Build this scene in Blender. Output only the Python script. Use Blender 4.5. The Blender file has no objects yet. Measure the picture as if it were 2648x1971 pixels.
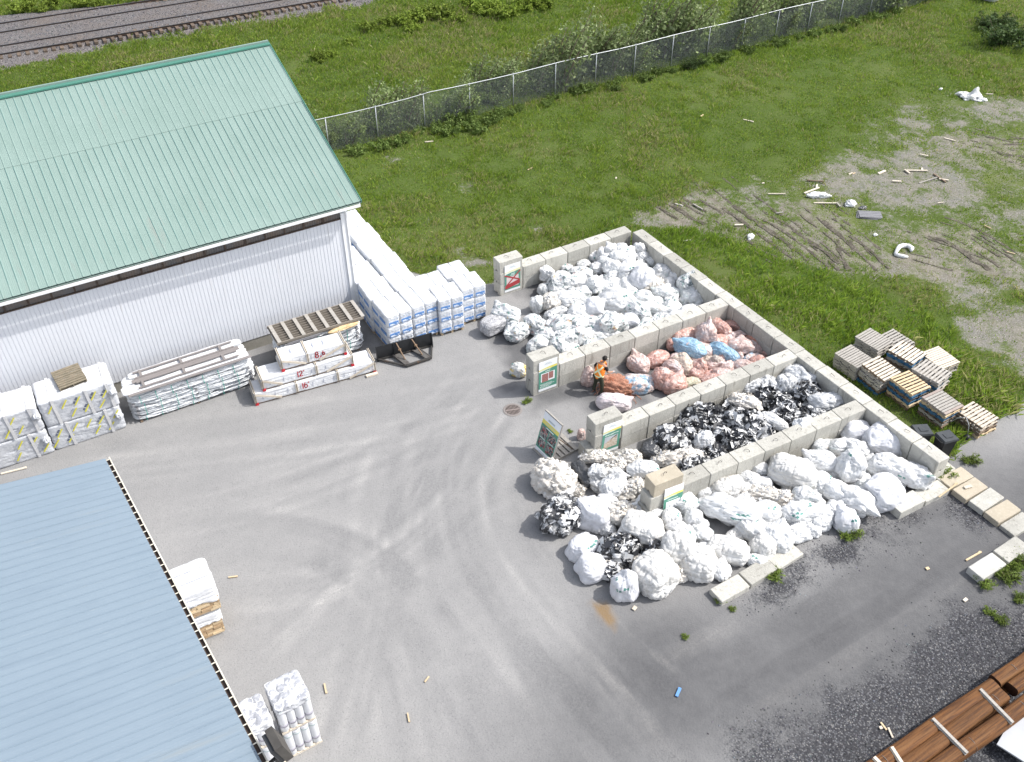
import bpy, math, random
import numpy as np
from mathutils import Matrix, Vector
S = bpy.context.scene
COL = S.collection
rnd = random.Random(7)
rad = math.radians

# ------------------------------------------------------------------ camera (solved from the block walls)
CF, CP, CR, CY = 2482.74, rad(40.525), rad(-0.1885), rad(58.773)
CC = np.array([-26.326, -31.141, 25.916])
FW = np.array([math.cos(CY)*math.cos(CP), math.sin(CY)*math.cos(CP), -math.sin(CP)])
_r = np.array([math.sin(CY), -math.cos(CY), 0.0]); _u = np.cross(_r, FW)
RT = math.cos(CR)*_r + math.sin(CR)*_u
UP = -math.sin(CR)*_r + math.cos(CR)*_u
FH = np.array([math.cos(CY), math.sin(CY), 0.0])
RH = np.array([math.sin(CY), -math.cos(CY), 0.0])
cd = bpy.data.cameras.new('camera'); cam = bpy.data.objects.new('camera', cd); COL.objects.link(cam)
cd.sensor_width = 36.0; cd.sensor_fit = 'HORIZONTAL'; cd.lens = 36.0*CF/2648.0
cd.clip_start = 0.5; cd.clip_end = 3000
M = Matrix([[RT[i], UP[i], -FW[i], CC[i]] for i in range(3)] + [[0, 0, 0, 1]])
cam.matrix_world = M
S.camera = cam

def gp(px, py, z=0.0):
    """photo pixel (2648 wide) -> the point of that sight line at height z"""
    d = FW + RT*(px-1324)/CF - UP*(py-985.5)/CF
    t = (z-CC[2])/d[2]
    return CC + d*t
def depth(p): return float((np.array(p)-CC) @ FW)

# ------------------------------------------------------------------ light
SUN = np.array([0.78, -0.37, 1.0]); SUN /= np.linalg.norm(SUN)
SEL = math.asin(SUN[2]); SROT = math.atan2(SUN[0], SUN[1])
W = bpy.data.worlds.new('World'); S.world = W; W.use_nodes = True
nt = W.node_tree; bg = nt.nodes['Background']
sky = nt.nodes.new('ShaderNodeTexSky'); sky.sky_type = 'NISHITA'; sky.sun_disc = False
sky.sun_elevation = SEL; sky.sun_rotation = SROT; sky.dust_density = 2.5; sky.air_density = 1.0
hsv = nt.nodes.new('ShaderNodeHueSaturation'); hsv.inputs['Saturation'].default_value = .48
nt.links.new(sky.outputs[0], hsv.inputs['Color']); nt.links.new(hsv.outputs[0], bg.inputs[0]); bg.inputs[1].default_value = 0.15
sl = bpy.data.lights.new('sun', 'SUN'); sl.energy = 2.6; sl.angle = rad(0.6); sl.color = (1.0, 0.965, 0.91)
so = bpy.data.objects.new('sun', sl); COL.objects.link(so)
so.rotation_euler = Vector(-SUN).to_track_quat('-Z', 'Y').to_euler(); so.location = (0, 0, 60)
S.view_settings.view_transform = 'Standard'; S.view_settings.look = 'None'
S.view_settings.exposure = 0.86; S.view_settings.gamma = 1.0; S.view_settings.use_curve_mapping = False

# ------------------------------------------------------------------ numpy noise
def _h(a, b, c, seed):
    n = (a*374761393 + b*668265263 + c*2147483647 + seed*1274126177) & 0xffffffff
    n = ((n ^ (n >> 13))*1274126177) & 0xffffffff
    n = ((n ^ (n >> 16))*2246822519) & 0xffffffff
    return ((n ^ (n >> 15)) & 0xffff)/65535.0*2-1
def vn3(p, seed=0):
    p = np.asarray(p, float); i = np.floor(p).astype(np.int64); f = p-i; f = f*f*f*(f*(f*6-15)+10)
    o = 0
    for dx in (0, 1):
        for dy in (0, 1):
            for dz in (0, 1):
                w = (f[:, 0] if dx else 1-f[:, 0])*(f[:, 1] if dy else 1-f[:, 1])*(f[:, 2] if dz else 1-f[:, 2])
                o = o + w*_h(i[:, 0]+dx, i[:, 1]+dy, i[:, 2]+dz, seed)
    return o
def vn2(x, y, seed=0):
    xi = np.floor(x).astype(np.int64); yi = np.floor(y).astype(np.int64); fx = x-xi; fy = y-yi
    fx = fx*fx*(3-2*fx); fy = fy*fy*(3-2*fy); o = 0
    for dx in (0, 1):
        for dy in (0, 1):
            o = o + (fx if dx else 1-fx)*(fy if dy else 1-fy)*_h(xi+dx, yi+dy, xi*0, seed)
    return o
def fb2(x, y, seed=0, n=3):
    o = 0; a = 1.0
    for k in range(n):
        o = o + a*vn2(x*2**k, y*2**k, seed+k); a *= .5
    return o
def sstep(a, b, x):
    t = np.clip((x-a)/(b-a), 0, 1); return t*t*(3-2*t)

# ------------------------------------------------------------------ mesh builder
class MB:
    def __init__(s): s.v = []; s.f = []; s.m = []
    def add(s, vs, fs, mi=0):
        o = len(s.v); s.v += [tuple(map(float, v)) for v in vs]; s.f += [tuple(i+o for i in f) for f in fs]; s.m += [mi]*len(fs); return s
    def box(s, c, d, mi=0, rz=0.0, R=None):
        x, y, z = d[0]/2, d[1]/2, d[2]/2
        vs = [(-x,-y,-z),(x,-y,-z),(x,y,-z),(-x,y,-z),(-x,-y,z),(x,-y,z),(x,y,z),(-x,y,z)]
        if R is None: R = Matrix.Rotation(rz, 3, 'Z')
        vs = [tuple(R @ Vector(v) + Vector(c)) for v in vs]
        return s.add(vs, [(0,3,2,1),(4,5,6,7),(0,1,5,4),(1,2,6,5),(2,3,7,6),(3,0,4,7)], mi)
    def bar(s, a, b, w, h, mi=0, up=(0,0,1)):
        a, b = Vector(a), Vector(b); d = b-a; l = d.length; d.normalize(); u = Vector(up)
        if abs(d.dot(u)) > .98: u = Vector((0, 1, 0))
        sd = d.cross(u).normalized(); u = sd.cross(d)
        R = Matrix((d, sd, u)).transposed()
        return s.box((a+b)/2, (l, w, h), mi, R=R)
    def prism(s, prof, x0, x1, mi=0, cap=True):
        """profile in (y,z), swept along x"""
        n = len(prof)
        vs = [(x0, p[0], p[1]) for p in prof]+[(x1, p[0], p[1]) for p in prof]
        fs = [(i, (i+1) % n, n+(i+1) % n, n+i) for i in range(n)]
        if cap: fs += [tuple(range(n-1, -1, -1)), tuple(range(n, 2*n))]
        return s.add(vs, fs, mi)
    def tube(s, pts, r, n=6, mi=0, cap=True):
        pts = [Vector(p) for p in pts]; vs = []; fs = []
        for i, p in enumerate(pts):
            d = (pts[min(i+1, len(pts)-1)]-pts[max(i-1, 0)])
            d = d.normalized() if d.length > 1e-9 else Vector((0, 0, 1))
            u = Vector((0, 0, 1)) if abs(d.z) < .95 else Vector((1, 0, 0))
            a = d.cross(u).normalized(); b = d.cross(a)
            rr = r[i] if isinstance(r, (list, tuple)) else r
            for k in range(n):
                t = 2*math.pi*k/n; vs.append(p+(a*math.cos(t)+b*math.sin(t))*rr)
        for i in range(len(pts)-1):
            for k in range(n):
                fs.append((i*n+k, i*n+(k+1) % n, (i+1)*n+(k+1) % n, (i+1)*n+k))
        if cap: fs += [tuple(range(n-1, -1, -1)), tuple(range((len(pts)-1)*n, len(pts)*n))]
        return s.add(vs, fs, mi)
    def lathe(s, prof, n=16, c=(0,0,0), mi=0):
        vs = []; fs = []
        for r, z in prof:
            for k in range(n):
                t = 2*math.pi*k/n; vs.append((c[0]+r*math.cos(t), c[1]+r*math.sin(t), c[2]+z))
        for i in range(len(prof)-1):
            for k in range(n):
                fs.append((i*n+k, i*n+(k+1) % n, (i+1)*n+(k+1) % n, (i+1)*n+k))
        fs.append(tuple(range(n-1, -1, -1))); fs.append(tuple(range((len(prof)-1)*n, len(prof)*n)))
        return s.add(vs, fs, mi)
    def quad(s, a, b, c, d, mi=0): return s.add([a, b, c, d], [(0,1,2,3)], mi)
    def mesh(s, name, mats, smooth=False):
        me = bpy.data.meshes.new(name); me.from_pydata(s.v, [], s.f)
        for m in (mats if isinstance(mats, (list, tuple)) else [mats]): me.materials.append(m)
        me.polygons.foreach_set('material_index', np.array(s.m, dtype=np.int32))
        if smooth: me.polygons.foreach_set('use_smooth', np.ones(len(s.f), dtype=bool))
        me.update(); return me
def link(name, me, parent=None, loc=(0,0,0), rot=(0,0,0)):
    o = bpy.data.objects.new(name, me); COL.objects.link(o)
    o.location = loc; o.rotation_euler = rot
    if parent is not None: o.parent = parent
    return o
def tag(o, label, cat, group=None, kind=None):
    if label: o['label'] = label
    if cat: o['category'] = cat
    if group: o['group'] = group
    if kind: o['kind'] = kind
    return o
def thing(name, label, cat, loc=(0,0,0), rz=0.0, group=None):
    o = bpy.data.objects.new(name, None); COL.objects.link(o); o.empty_display_size = .2
    o.location = loc; o.rotation_euler = (0, 0, rz)
    return tag(o, label, cat, group)
def part(name, mb, mats, parent, smooth=False, loc=(0,0,0), rot=(0,0,0)):
    return link(name, mb.mesh(name, mats, smooth), parent, loc, rot)
def copy_tree(o, loc, rz, label, group=None, parent=None):
    def rec(x, par):
        c = x.copy(); COL.objects.link(c)
        if par is not None: c.parent = par
        for ch in kids.get(x.name, []): rec(ch, c)
        return c
    kids = {}
    def gather(x):
        kids[x.name] = list(x.children)
        for ch in x.children: gather(ch)
    gather(o)
    c = rec(o, None); c.location = loc; c.rotation_euler = (o.rotation_euler[0], o.rotation_euler[1], rz)
    if label: c['label'] = label
    if group: c['group'] = group
    return c
ORD = ['first','second','third','fourth','fifth','sixth','seventh','eighth','ninth','tenth','eleventh','twelfth','thirteenth','fourteenth','fifteenth','sixteenth','seventeenth','eighteenth','nineteenth','twentieth']
def ordn(i):
    if i < 20: return ORD[i]
    n = i+1; t = {2:'twenty',3:'thirty',4:'forty',5:'fifty',6:'sixty',7:'seventy',8:'eighty',9:'ninety'}[n//10]
    tt = {2:'twentieth',3:'thirtieth',4:'fortieth',5:'fiftieth',6:'sixtieth',7:'seventieth',8:'eightieth',9:'ninetieth'}[n//10]
    return tt if n % 10 == 0 else t+'-'+ORD[n % 10-1]

# ------------------------------------------------------------------ materials
def mat(name, base, rough=.7, layers=(), bump=0.0, bscale=20, vary=0.0, spec=.3, coord='Object', metal=0.0, attr=None, offs=True, bdetail=4):
    """layers: (kind, scale, lo, hi, colour[, stretch]) mixed over the base one after the other"""
    m = bpy.data.materials.new(name); m.use_nodes = True; t = m.node_tree; N = t.nodes; Lk = t.links
    bs = N['Principled BSDF']; bs.inputs['Roughness'].default_value = rough; bs.inputs['Metallic'].default_value = metal
    bs.inputs['Specular IOR Level'].default_value = spec
    tc = N.new('ShaderNodeTexCoord')
    if coord == 'World':
        geo = N.new('ShaderNodeNewGeometry'); vec = geo.outputs['Position']
    else:
        vec = tc.outputs['Object']
    oi = N.new('ShaderNodeObjectInfo')
    if offs and coord != 'World':
        ad = N.new('ShaderNodeVectorMath'); ad.operation = 'ADD'
        ml = N.new('ShaderNodeMath'); ml.operation = 'MULTIPLY'; ml.inputs[1].default_value = 37.0
        Lk.new(oi.outputs['Random'], ml.inputs[0]); Lk.new(vec, ad.inputs[0]); Lk.new(ml.outputs[0], ad.inputs[1]); vec = ad.outputs[0]
    def mix(fac, a, b):
        x = N.new('ShaderNodeMix'); x.data_type = 'RGBA'
        Lk.new(fac, x.inputs[0])
        if isinstance(a, (tuple, list)): x.inputs[6].default_value = (*a[:3], 1)
        else: Lk.new(a, x.inputs[6])
        if isinstance(b, (tuple, list)): x.inputs[7].default_value = (*b[:3], 1)
        else: Lk.new(b, x.inputs[7])
        return x.outputs[2]
    if attr:
        at = N.new('ShaderNodeAttribute'); at.attribute_name = attr; cur = at.outputs['Color']
    else: cur = tuple(base)
    for ly in layers:
        k, sc, lo, hi, c = ly[:5]
        v = vec
        if len(ly) > 5:
            mp = N.new('ShaderNodeMapping'); mp.inputs['Scale'].default_value = ly[5]; Lk.new(vec, mp.inputs[0]); v = mp.outputs[0]
        if k == 'n':
            tx = N.new('ShaderNodeTexNoise'); tx.inputs['Scale'].default_value = sc; tx.inputs['Detail'].default_value = 4; tx.inputs['Roughness'].default_value = .62; out = tx.outputs[0]
        elif k == 'v':
            tx = N.new('ShaderNodeTexVoronoi'); tx.inputs['Scale'].default_value = sc
            sp = N.new('ShaderNodeSeparateColor'); Lk.new(tx.outputs['Color'], sp.inputs[0]); out = sp.outputs[0]
        elif k == 'e':
            tx = N.new('ShaderNodeTexVoronoi'); tx.feature = 'DISTANCE_TO_EDGE'; tx.inputs['Scale'].default_value = sc; out = tx.outputs['Distance']
        elif k == 'w':
            tx = N.new('ShaderNodeTexWave'); tx.inputs['Scale'].default_value = sc; tx.inputs['Distortion'].default_value = 6; tx.inputs['Detail'].default_value = 3; out = tx.outputs['Fac']
        Lk.new(v, tx.inputs['Vector'])
        mr = N.new('ShaderNodeMapRange'); mr.inputs[1].default_value = lo; mr.inputs[2].default_value = hi
        mr.interpolation_type = 'LINEAR'; Lk.new(out, mr.inputs[0])
        cur = mix(mr.outputs[0], cur, c)
    if vary > 0:
        hs = N.new('ShaderNodeHueSaturation')
        mr = N.new('ShaderNodeMapRange'); mr.inputs[3].default_value = 1-vary; mr.inputs[4].default_value = 1+vary
        Lk.new(oi.outputs['Random'], mr.inputs[0]); Lk.new(mr.outputs[0], hs.inputs['Value'])
        if isinstance(cur, tuple): hs.inputs['Color'].default_value = (*cur, 1)
        else: Lk.new(cur, hs.inputs['Color'])
        cur = hs.outputs[0]
    if isinstance(cur, tuple): bs.inputs['Base Color'].default_value = (*cur, 1)
    else: Lk.new(cur, bs.inputs['Base Color'])
    if bump > 0:
        tx = N.new('ShaderNodeTexNoise'); tx.inputs['Scale'].default_value = bscale; tx.inputs['Detail'].default_value = bdetail
        Lk.new(vec, tx.inputs['Vector'])
        b = N.new('ShaderNodeBump'); b.inputs['Strength'].default_value = bump; b.inputs['Distance'].default_value = .05
        Lk.new(tx.outputs[0], b.inputs['Height']); Lk.new(b.outputs[0], bs.inputs['Normal'])
    return m

MC = mat('concrete', (.44,.43,.39), .9, [('n',1.3,.40,.68,(.365,.355,.32)),('n',9,.5,.75,(.49,.475,.435)),('n',2.6,.55,.72,(.28,.27,.24),(2.6,2.6,.4)),('n',14,.66,.74,(.22,.215,.20))], .4, 24, vary=.16)
MCT = mat('concrete_tan', (.42,.37,.29), .9, [('n',1.3,.42,.7,(.36,.32,.25)),('n',11,.5,.75,(.46,.42,.34))], .25, 30, vary=.06)
MCP = mat('concrete_pale', (.45,.445,.42), .9, [('n',3,.42,.72,(.37,.365,.34)),('n',14,.5,.75,(.49,.48,.46))], .25, 30, vary=.1)
MIR = mat('dark_steel', (.05,.048,.046), .55, [('n',6,.55,.75,(.13,.07,.04))], 0)
MBK = mat('black_plastic', (.018,.019,.021), .45, [('n',5,.5,.9,(.03,.03,.032))], 0)
MBL = mat('bin_lid_plastic', (.045,.05,.055), .5, [('n',4,.5,.8,(.065,.07,.075))], 0)
MWP = mat('white_paint', (.78,.79,.80), .5, [('n',3,.55,.8,(.70,.71,.72))], 0)
MCOR = mat('white_siding', (.66,.675,.71), .55, [('n',.5,.4,.8,(.63,.645,.68)),('n',1.2,.62,.85,(.57,.56,.56),(4,1,.35))], 0)
MTEAL = mat('teal_roof', (.190,.268,.240), .6, [('n',.35,.35,.75,(.215,.295,.268)),('n',1.1,.5,.8,(.172,.248,.22),(3,.4,1)),('n',5,.60,.75,(.235,.30,.275),(3,.2,1)),('n',1.3,.62,.76,(.215,.255,.23),(2.5,.12,1))], 0, spec=.4)
MTEALD = mat('teal_trim', (.07,.20,.155), .45, [('n',.6,.4,.8,(.07,.24,.19))], 0)
MTEALR = mat('teal_roof_rib_shade', (.10,.20,.19), .5)
MBLUE = mat('blue_roof', (.166,.216,.264), .6, [('n',.3,.35,.75,(.182,.233,.281)),('n',1.4,.5,.8,(.152,.20,.248),(.4,3,1)),('n',6,.62,.74,(.20,.245,.285),(.25,3,1)),('n',1.0,.62,.78,(.19,.225,.25),(.12,2.5,1))], 0, spec=.4)
MBLUED = mat('blue_roof_rib_shade', (.125,.175,.225), .5)
MVENT = mat('dark_vent_panel', (.17,.165,.165), .35, [('n',1.2,.4,.7,(.22,.165,.13))], 0)
MFOUND = mat('foundation_concrete', (.30,.285,.25), .9, [('n',2,.4,.7,(.23,.22,.19))], .2)
MBROWN = mat('brown_fascia', (.075,.055,.045), .8, [('n',8,.45,.7,(.12,.09,.07))], 0)
MCREAM = mat('cream_trim', (.62,.58,.48), .5, [('n',3,.5,.7,(.7,.68,.62))], 0)
MWOODG = mat('weathered_wood', (.36,.34,.31), .85, [('n',3,.45,.7,(.27,.25,.225),(1,8,8)),('n',7,.5,.8,(.42,.40,.37))], .1, vary=.16)
MWOODT = mat('fresh_wood', (.58,.46,.30), .8, [('n',3,.45,.7,(.48,.36,.22),(1,8,8))], .1, vary=.1)
MWOODP = mat('pale_wood', (.60,.54,.45), .8, [('n',3,.45,.7,(.50,.43,.35),(1,8,8))], .1, vary=.1)
MWOODB = mat('blue_painted_wood', (.045,.14,.26), .7, [('n',5,.5,.7,(.08,.17,.27))], .1, vary=.15)
MWOODD = mat('brown_wood', (.16,.115,.08), .85, [('n',4,.45,.7,(.22,.17,.13))], .1, vary=.15)
MWOODR = mat('redbrown_board', (.30,.24,.215), .8, [('n',5,.4,.7,(.37,.32,.29))], .1)
MDECKOLD = mat('old_brown_wood', (.19,.165,.12), .85, [('n',5,.4,.7,(.26,.22,.16))], .1)
MLOG = mat('brown_stained_post', (.135,.056,.016), .75, [('n',2,.42,.62,(.062,.025,.009),(.5,9,9)),('n',1.2,.5,.72,(.165,.080,.030),(.35,7,7))], .3, 25, vary=.14)
MLOGE = mat('post_end_grain', (.06,.024,.01), .9, [('n',20,.4,.7,(.03,.012,.006))], .3)
MSTRAP = mat('steel_strap', (.40,.36,.32), .4, [('n',9,.5,.7,(.2,.13,.09))], 0, metal=.6)
MRED = mat('red_spray_paint', (.47,.025,.035), .7)
MREDP = mat('red_poster_paint', (.36,.05,.055), .7)
MGREEN = mat('poster_green', (.09,.27,.20), .5); MYEL = mat('poster_yellow', (.74,.66,.16), .5); MLYEL = mat('poster_pale_yellow', (.74,.70,.42), .5)
MPW = mat('poster_white', (.80,.82,.84), .5)
MPGREY = mat('poster_photo_grey', (.40,.43,.47), .5, [('n',6,.4,.7,(.55,.57,.60))])
MPTAN = mat('poster_photo_tan', (.42,.33,.25), .6, [('v',22,.2,.8,(.58,.52,.45))])
MPRUST = mat('poster_photo_rust', (.26,.11,.10), .6, [('n',25,.4,.65,(.42,.22,.20))])
MPDARK = mat('poster_photo_dark', (.06,.065,.07), .6, [('v',16,.3,.9,(.34,.33,.31)),('v',23,.93,.94,(.5,.06,.05))])
MPINK = mat('poster_photo_pink', (.62,.52,.52), .6)
MPTXT = mat('poster_print_line', (.45,.52,.54), .6)
MPTXTW = mat('poster_white_print', (.72,.78,.76), .6)

# wrapped goods
MWRAPTOP = mat('white_wrap_sheet', (.64,.65,.67), .45, [('n',2,.5,.8,(.58,.59,.61)),('n',1.2,.56,.72,(.52,.53,.555),(.3,6,1))], .25, 9)
MWRAP = mat('clear_wrapped_bundle', (.47,.485,.515), .3, [('n',2.5,.42,.68,(.56,.575,.60),(.6,2,3)),('n',7,.52,.72,(.38,.395,.43),(.5,1,2))], .5, 9, spec=.5)
MFILMSTRIP = mat('stretch_film_strip', (.53,.53,.535), .3, [('n',6,.4,.7,(.63,.63,.64),(4,4,.4))], .3, spec=.6)
MSLASHY = mat('yellow_slash_print', (.62,.58,.06), .5); MSLASHD = mat('navy_lettering_print', (.04,.06,.12), .5); MSLASHB = mat('faded_grey_lettering', (.36,.38,.45), .5)
MSIDING = mat('white_plastic_sleeve', (.72,.735,.75), .4, [('n',3,.45,.7,(.62,.64,.655),(.4,2,3)),('n',5,.58,.75,(.48,.49,.50),(.3,2,2))], .5, 8, spec=.5)
MGSTRAP = mat('green_strap', (.06,.33,.27), .5)
MGREYB = mat('grey_board', (.19,.19,.205), .7, [('n',6,.4,.7,(.24,.24,.25),(.5,8,8))])
MBATTEN = mat('grey_batten', (.23,.21,.205), .8, [('n',6,.4,.7,(.18,.165,.16),(.5,8,8))])
MBOXW = mat('white_shrink_wrap', (.66,.67,.69), .35, [('n',2,.45,.7,(.75,.76,.78),(.5,2,3)),('n',9,.58,.8,(.56,.57,.60),(.4,3,3))], .5, 8, spec=.5)
MBALE = mat('white_bale_plastic', (.63,.645,.67), .4, [('n',2,.45,.75,(.57,.585,.62)),('n',8,.58,.75,(.50,.525,.57))], .5, 10)
MBLABEL = mat('blue_bale_label', (.10,.235,.52), .5, [('n',6,.45,.7,(.15,.29,.57))])
MBICON = mat('pale_blue_icon', (.40,.48,.60), .5)
MROLL = mat('white_roll_sleeve', (.60,.61,.63), .4, [('n',4,.45,.7,(.60,.61,.64))], .1)
MROLLD = mat('roll_core_end', (.30,.31,.345), .6, [('n',14,.4,.65,(.46,.47,.50)),('n',5,.55,.75,(.20,.21,.24))])
MROLLB = mat('violet_grey_roll_band', (.36,.35,.40), .5)
MROLLT = mat('teal_grey_roll_band', (.38,.45,.455), .5)
MROLLF = mat('cloudy_film_hood', (.52,.53,.555), .3, [('v',4.6,.45,.75,(.30,.31,.345)),('n',6,.5,.65,(.66,.67,.69))], .6, 9, spec=.6)
MRIM = mat('glossy_film_ridge', (.82,.83,.85), .25, spec=.6)
MFOIL = mat('grey_crinkled_film', (.36,.36,.37), .35, [('n',16,.45,.65,(.55,.55,.57)),('n',9,.5,.7,(.22,.22,.23))], .8, 22, spec=.6)

# ------------------------------------------------------------------ GROUND
D = 2648/2219.0
def dg(pts, z=0): return [tuple(gp(x*D, y*D, z)[:2]) for x, y in pts]
def zg(zx, zy, sc, pts): return [tuple(gp(zx+x*sc, zy+y*sc)[:2]) for x, y in pts]
def sdf(x, y, poly):
    d = np.full(x.shape, 1e9); ins = np.zeros(x.shape, bool); n = len(poly)
    for i in range(n):
        ax, ay = poly[i]; bx, by = poly[(i+1) % n]
        ex, ey = bx-ax, by-ay; wx, wy = x-ax, y-ay
        t = np.clip((wx*ex+wy*ey)/(ex*ex+ey*ey+1e-12), 0, 1)
        d = np.minimum(d, np.hypot(wx-ex*t, wy-ey*t))
        c = (ay > y) != (by > y)
        ins ^= c & (x < (bx-ax)*(y-ay)/((by-ay) if abs(by-ay) > 1e-12 else 1e-12)+ax)
    return np.where(ins, -d, d)
def sweep(x, y, pl, wd, seed, fr=1.5):
    d = np.full(x.shape, 1e9); sd = np.zeros(x.shape); al = np.zeros(x.shape); acc = 0.0
    for (ax, ay), (bx, by) in zip(pl[:-1], pl[1:]):
        ex, ey = bx-ax, by-ay; L = math.hypot(ex, ey); wx, wy = x-ax, y-ay
        t = np.clip((wx*ex+wy*ey)/(L*L+1e-12), 0, 1); dd = np.hypot(wx-ex*t, wy-ey*t); m = dd < d
        d = np.where(m, dd, d); sd = np.where(m, np.sign(ex*wy-ey*wx)*dd, sd); al = np.where(m, acc+t*L, al); acc += L
    st = .75*vn2(sd*fr*1.6+seed*13.7, al*.12+seed, seed)+.75*vn2(sd*fr*3.4+seed*5.1, al*.16, seed+40)
    tracks = .55*np.exp(-((np.abs(sd)-.85)/.22)**2)*(.6+.8*vn2(al*.5, sd*0+seed, seed+9))
    return (st+tracks-.25)*np.exp(-(d/wd)**2)*sstep(0, 2.5, al)*sstep(0, 2.5, acc-al)
def smooth(pl, n=3):
    for _ in range(n):
        q = [pl[0]]
        for a, b in zip(pl[:-1], pl[1:]): q += [(a[0]*.75+b[0]*.25, a[1]*.75+b[1]*.25), (a[0]*.25+b[0]*.75, a[1]*.25+b[1]*.75)]
        pl = q+[pl[-1]]
    return pl
def ldist(x, y, pl):
    d = np.full(x.shape, 1e9)
    for (ax, ay), (bx, by) in zip(pl[:-1], pl[1:]):
        ex, ey = bx-ax, by-ay; wx, wy = x-ax, y-ay
        t = np.clip((wx*ex+wy*ey)/(ex*ex+ey*ey+1e-12), 0, 1)
        d = np.minimum(d, np.hypot(wx-ex*t, wy-ey*t))
    return d
YARD = [(-300,8),(-12.3,8),(-11.2,4.6),(-9.0,2.3),(-8.2,1.2),(-.3,.4),(.15,.2),(.2,-16.6),(1.3,-17.6),(2.8,-17.5),(5.2,-17.6),(9,-16.6),(40,-14),(300,-14),(300,-400),(-300,-400)]
BARE = dg([(1335,480),(1420,440),(1500,400),(1600,385),(1700,365),(1760,330),(1830,280),(1905,215),(2000,195),(2070,190),(2150,200),(2600,230),(2600,640),(2219,650),(2130,700),(2040,690),(1990,640),(1900,610),(1810,600),(1700,560),(1600,520),(1510,490),(1420,495)])
PATCH = [dg(p) for p in ([(1580,400),(1630,388),(1690,410),(1650,450),(1600,440)], [(830,340),(890,335),(895,352),(840,356)], [(1000,390),(1035,398),(1040,412),(1010,408)],
         [(980,530),(1010,535),(1005,552),(975,548)], [(1340,470),(1480,455),(1560,500),(1480,510),(1400,500)], [(2040,690),(2219,640),(2300,700),(2260,850),(2180,800),(2110,790),(2060,740)],
         [(2100,205),(2230,215),(2260,265),(2150,275),(2060,235)], [(1960,230),(2010,235),(2000,262),(1950,255)], [(940,455),(965,458),(960,480),(938,476)], [(1000,555),(1085,560),(1080,585),(1010,580)],
         [(1900,330),(1990,335),(2000,365),(1920,372)], [(1840,380),(2120,375),(2160,450),(1900,470)], [(1140,490),(1175,490),(1170,505),(1140,503)])]
LUSH = dg([(1400,498),(1500,495),(1610,525),(1710,565),(1850,615),(1950,650),(2040,700),(2090,760),(2150,800),(2219,880),(2219,910),(2080,1005),(2060,1000),(1950,880),(1740,740),(1560,600)])
RUTS = [zg(1700,0,.427,p) for p in ([(235,1120),(330,1200),(480,1330),(620,1430),(760,1530)], [(400,1260),(520,1350),(690,1470),(860,1600)], [(80,1240),(180,1300),(300,1360),(420,1440),(560,1530),(700,1600)],
        [(820,1270),(950,1370),(1060,1450),(1180,1560)], [(1000,1340),(1120,1440),(1250,1560),(1330,1640)], [(1090,1450),(1110,1560),(1160,1640)], [(930,1480),(1020,1560),(1100,1640)],
        [(1480,1430),(1640,1490),(1800,1540),(2000,1620)], [(1520,1570),(1680,1610),(1800,1640)], [(1850,865),(1980,900),(2100,930),(2230,950)], [(1950,850),(2080,880),(2230,870)], [(2040,955),(2140,980),(2240,1010)],
        [(1640,1430),(1760,1470),(1900,1560),(2010,1640)], [(1900,1440),(1990,1500),(2080,1560)], [(640,1330),(760,1400),(900,1500),(1040,1620)], [(0,1250),(120,1330),(240,1390)])]
GRAV = dg([(1420,1480),(1500,1500),(1690,1320),(1740,1270),(1900,1420),(2000,1370),(2100,1260),(2300,1130),(2500,1600),(2300,1900),(1600,1900)])
GRAV2 = [dg(p) for p in ([(1640,1290),(1760,1200),(1800,1165),(1880,1125),(1920,1115),(1990,1130),(1900,1170),(1780,1240),(1700,1290)], [(1900,1440),(2090,1290),(2300,1220),(2300,1750),(1700,1750),(1480,1660),(1600,1600),(1800,1530)],
          [(2060,1060),(2130,1080),(2190,1130),(2150,1160),(2070,1110)])]
DARK = [dg(p) for p in ([(1050,690),(1150,720),(1160,780),(1110,800),(1070,750)], [(1100,830),(1270,830),(1400,870),(1330,880),(1160,880)], [(1180,560),(1240,600),(1230,660),(1130,650),(1060,600)], [(1300,800),(1420,840),(1480,880),(1560,850),(1460,770),(1320,790)],
         [(560,740),(620,720),(640,800),(580,790)], [(790,690),(830,760),(800,780),(770,720)], [(1830,1190),(1920,1130),(2080,1050),(2140,1110),(2050,1150),(1900,1200)])]
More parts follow.
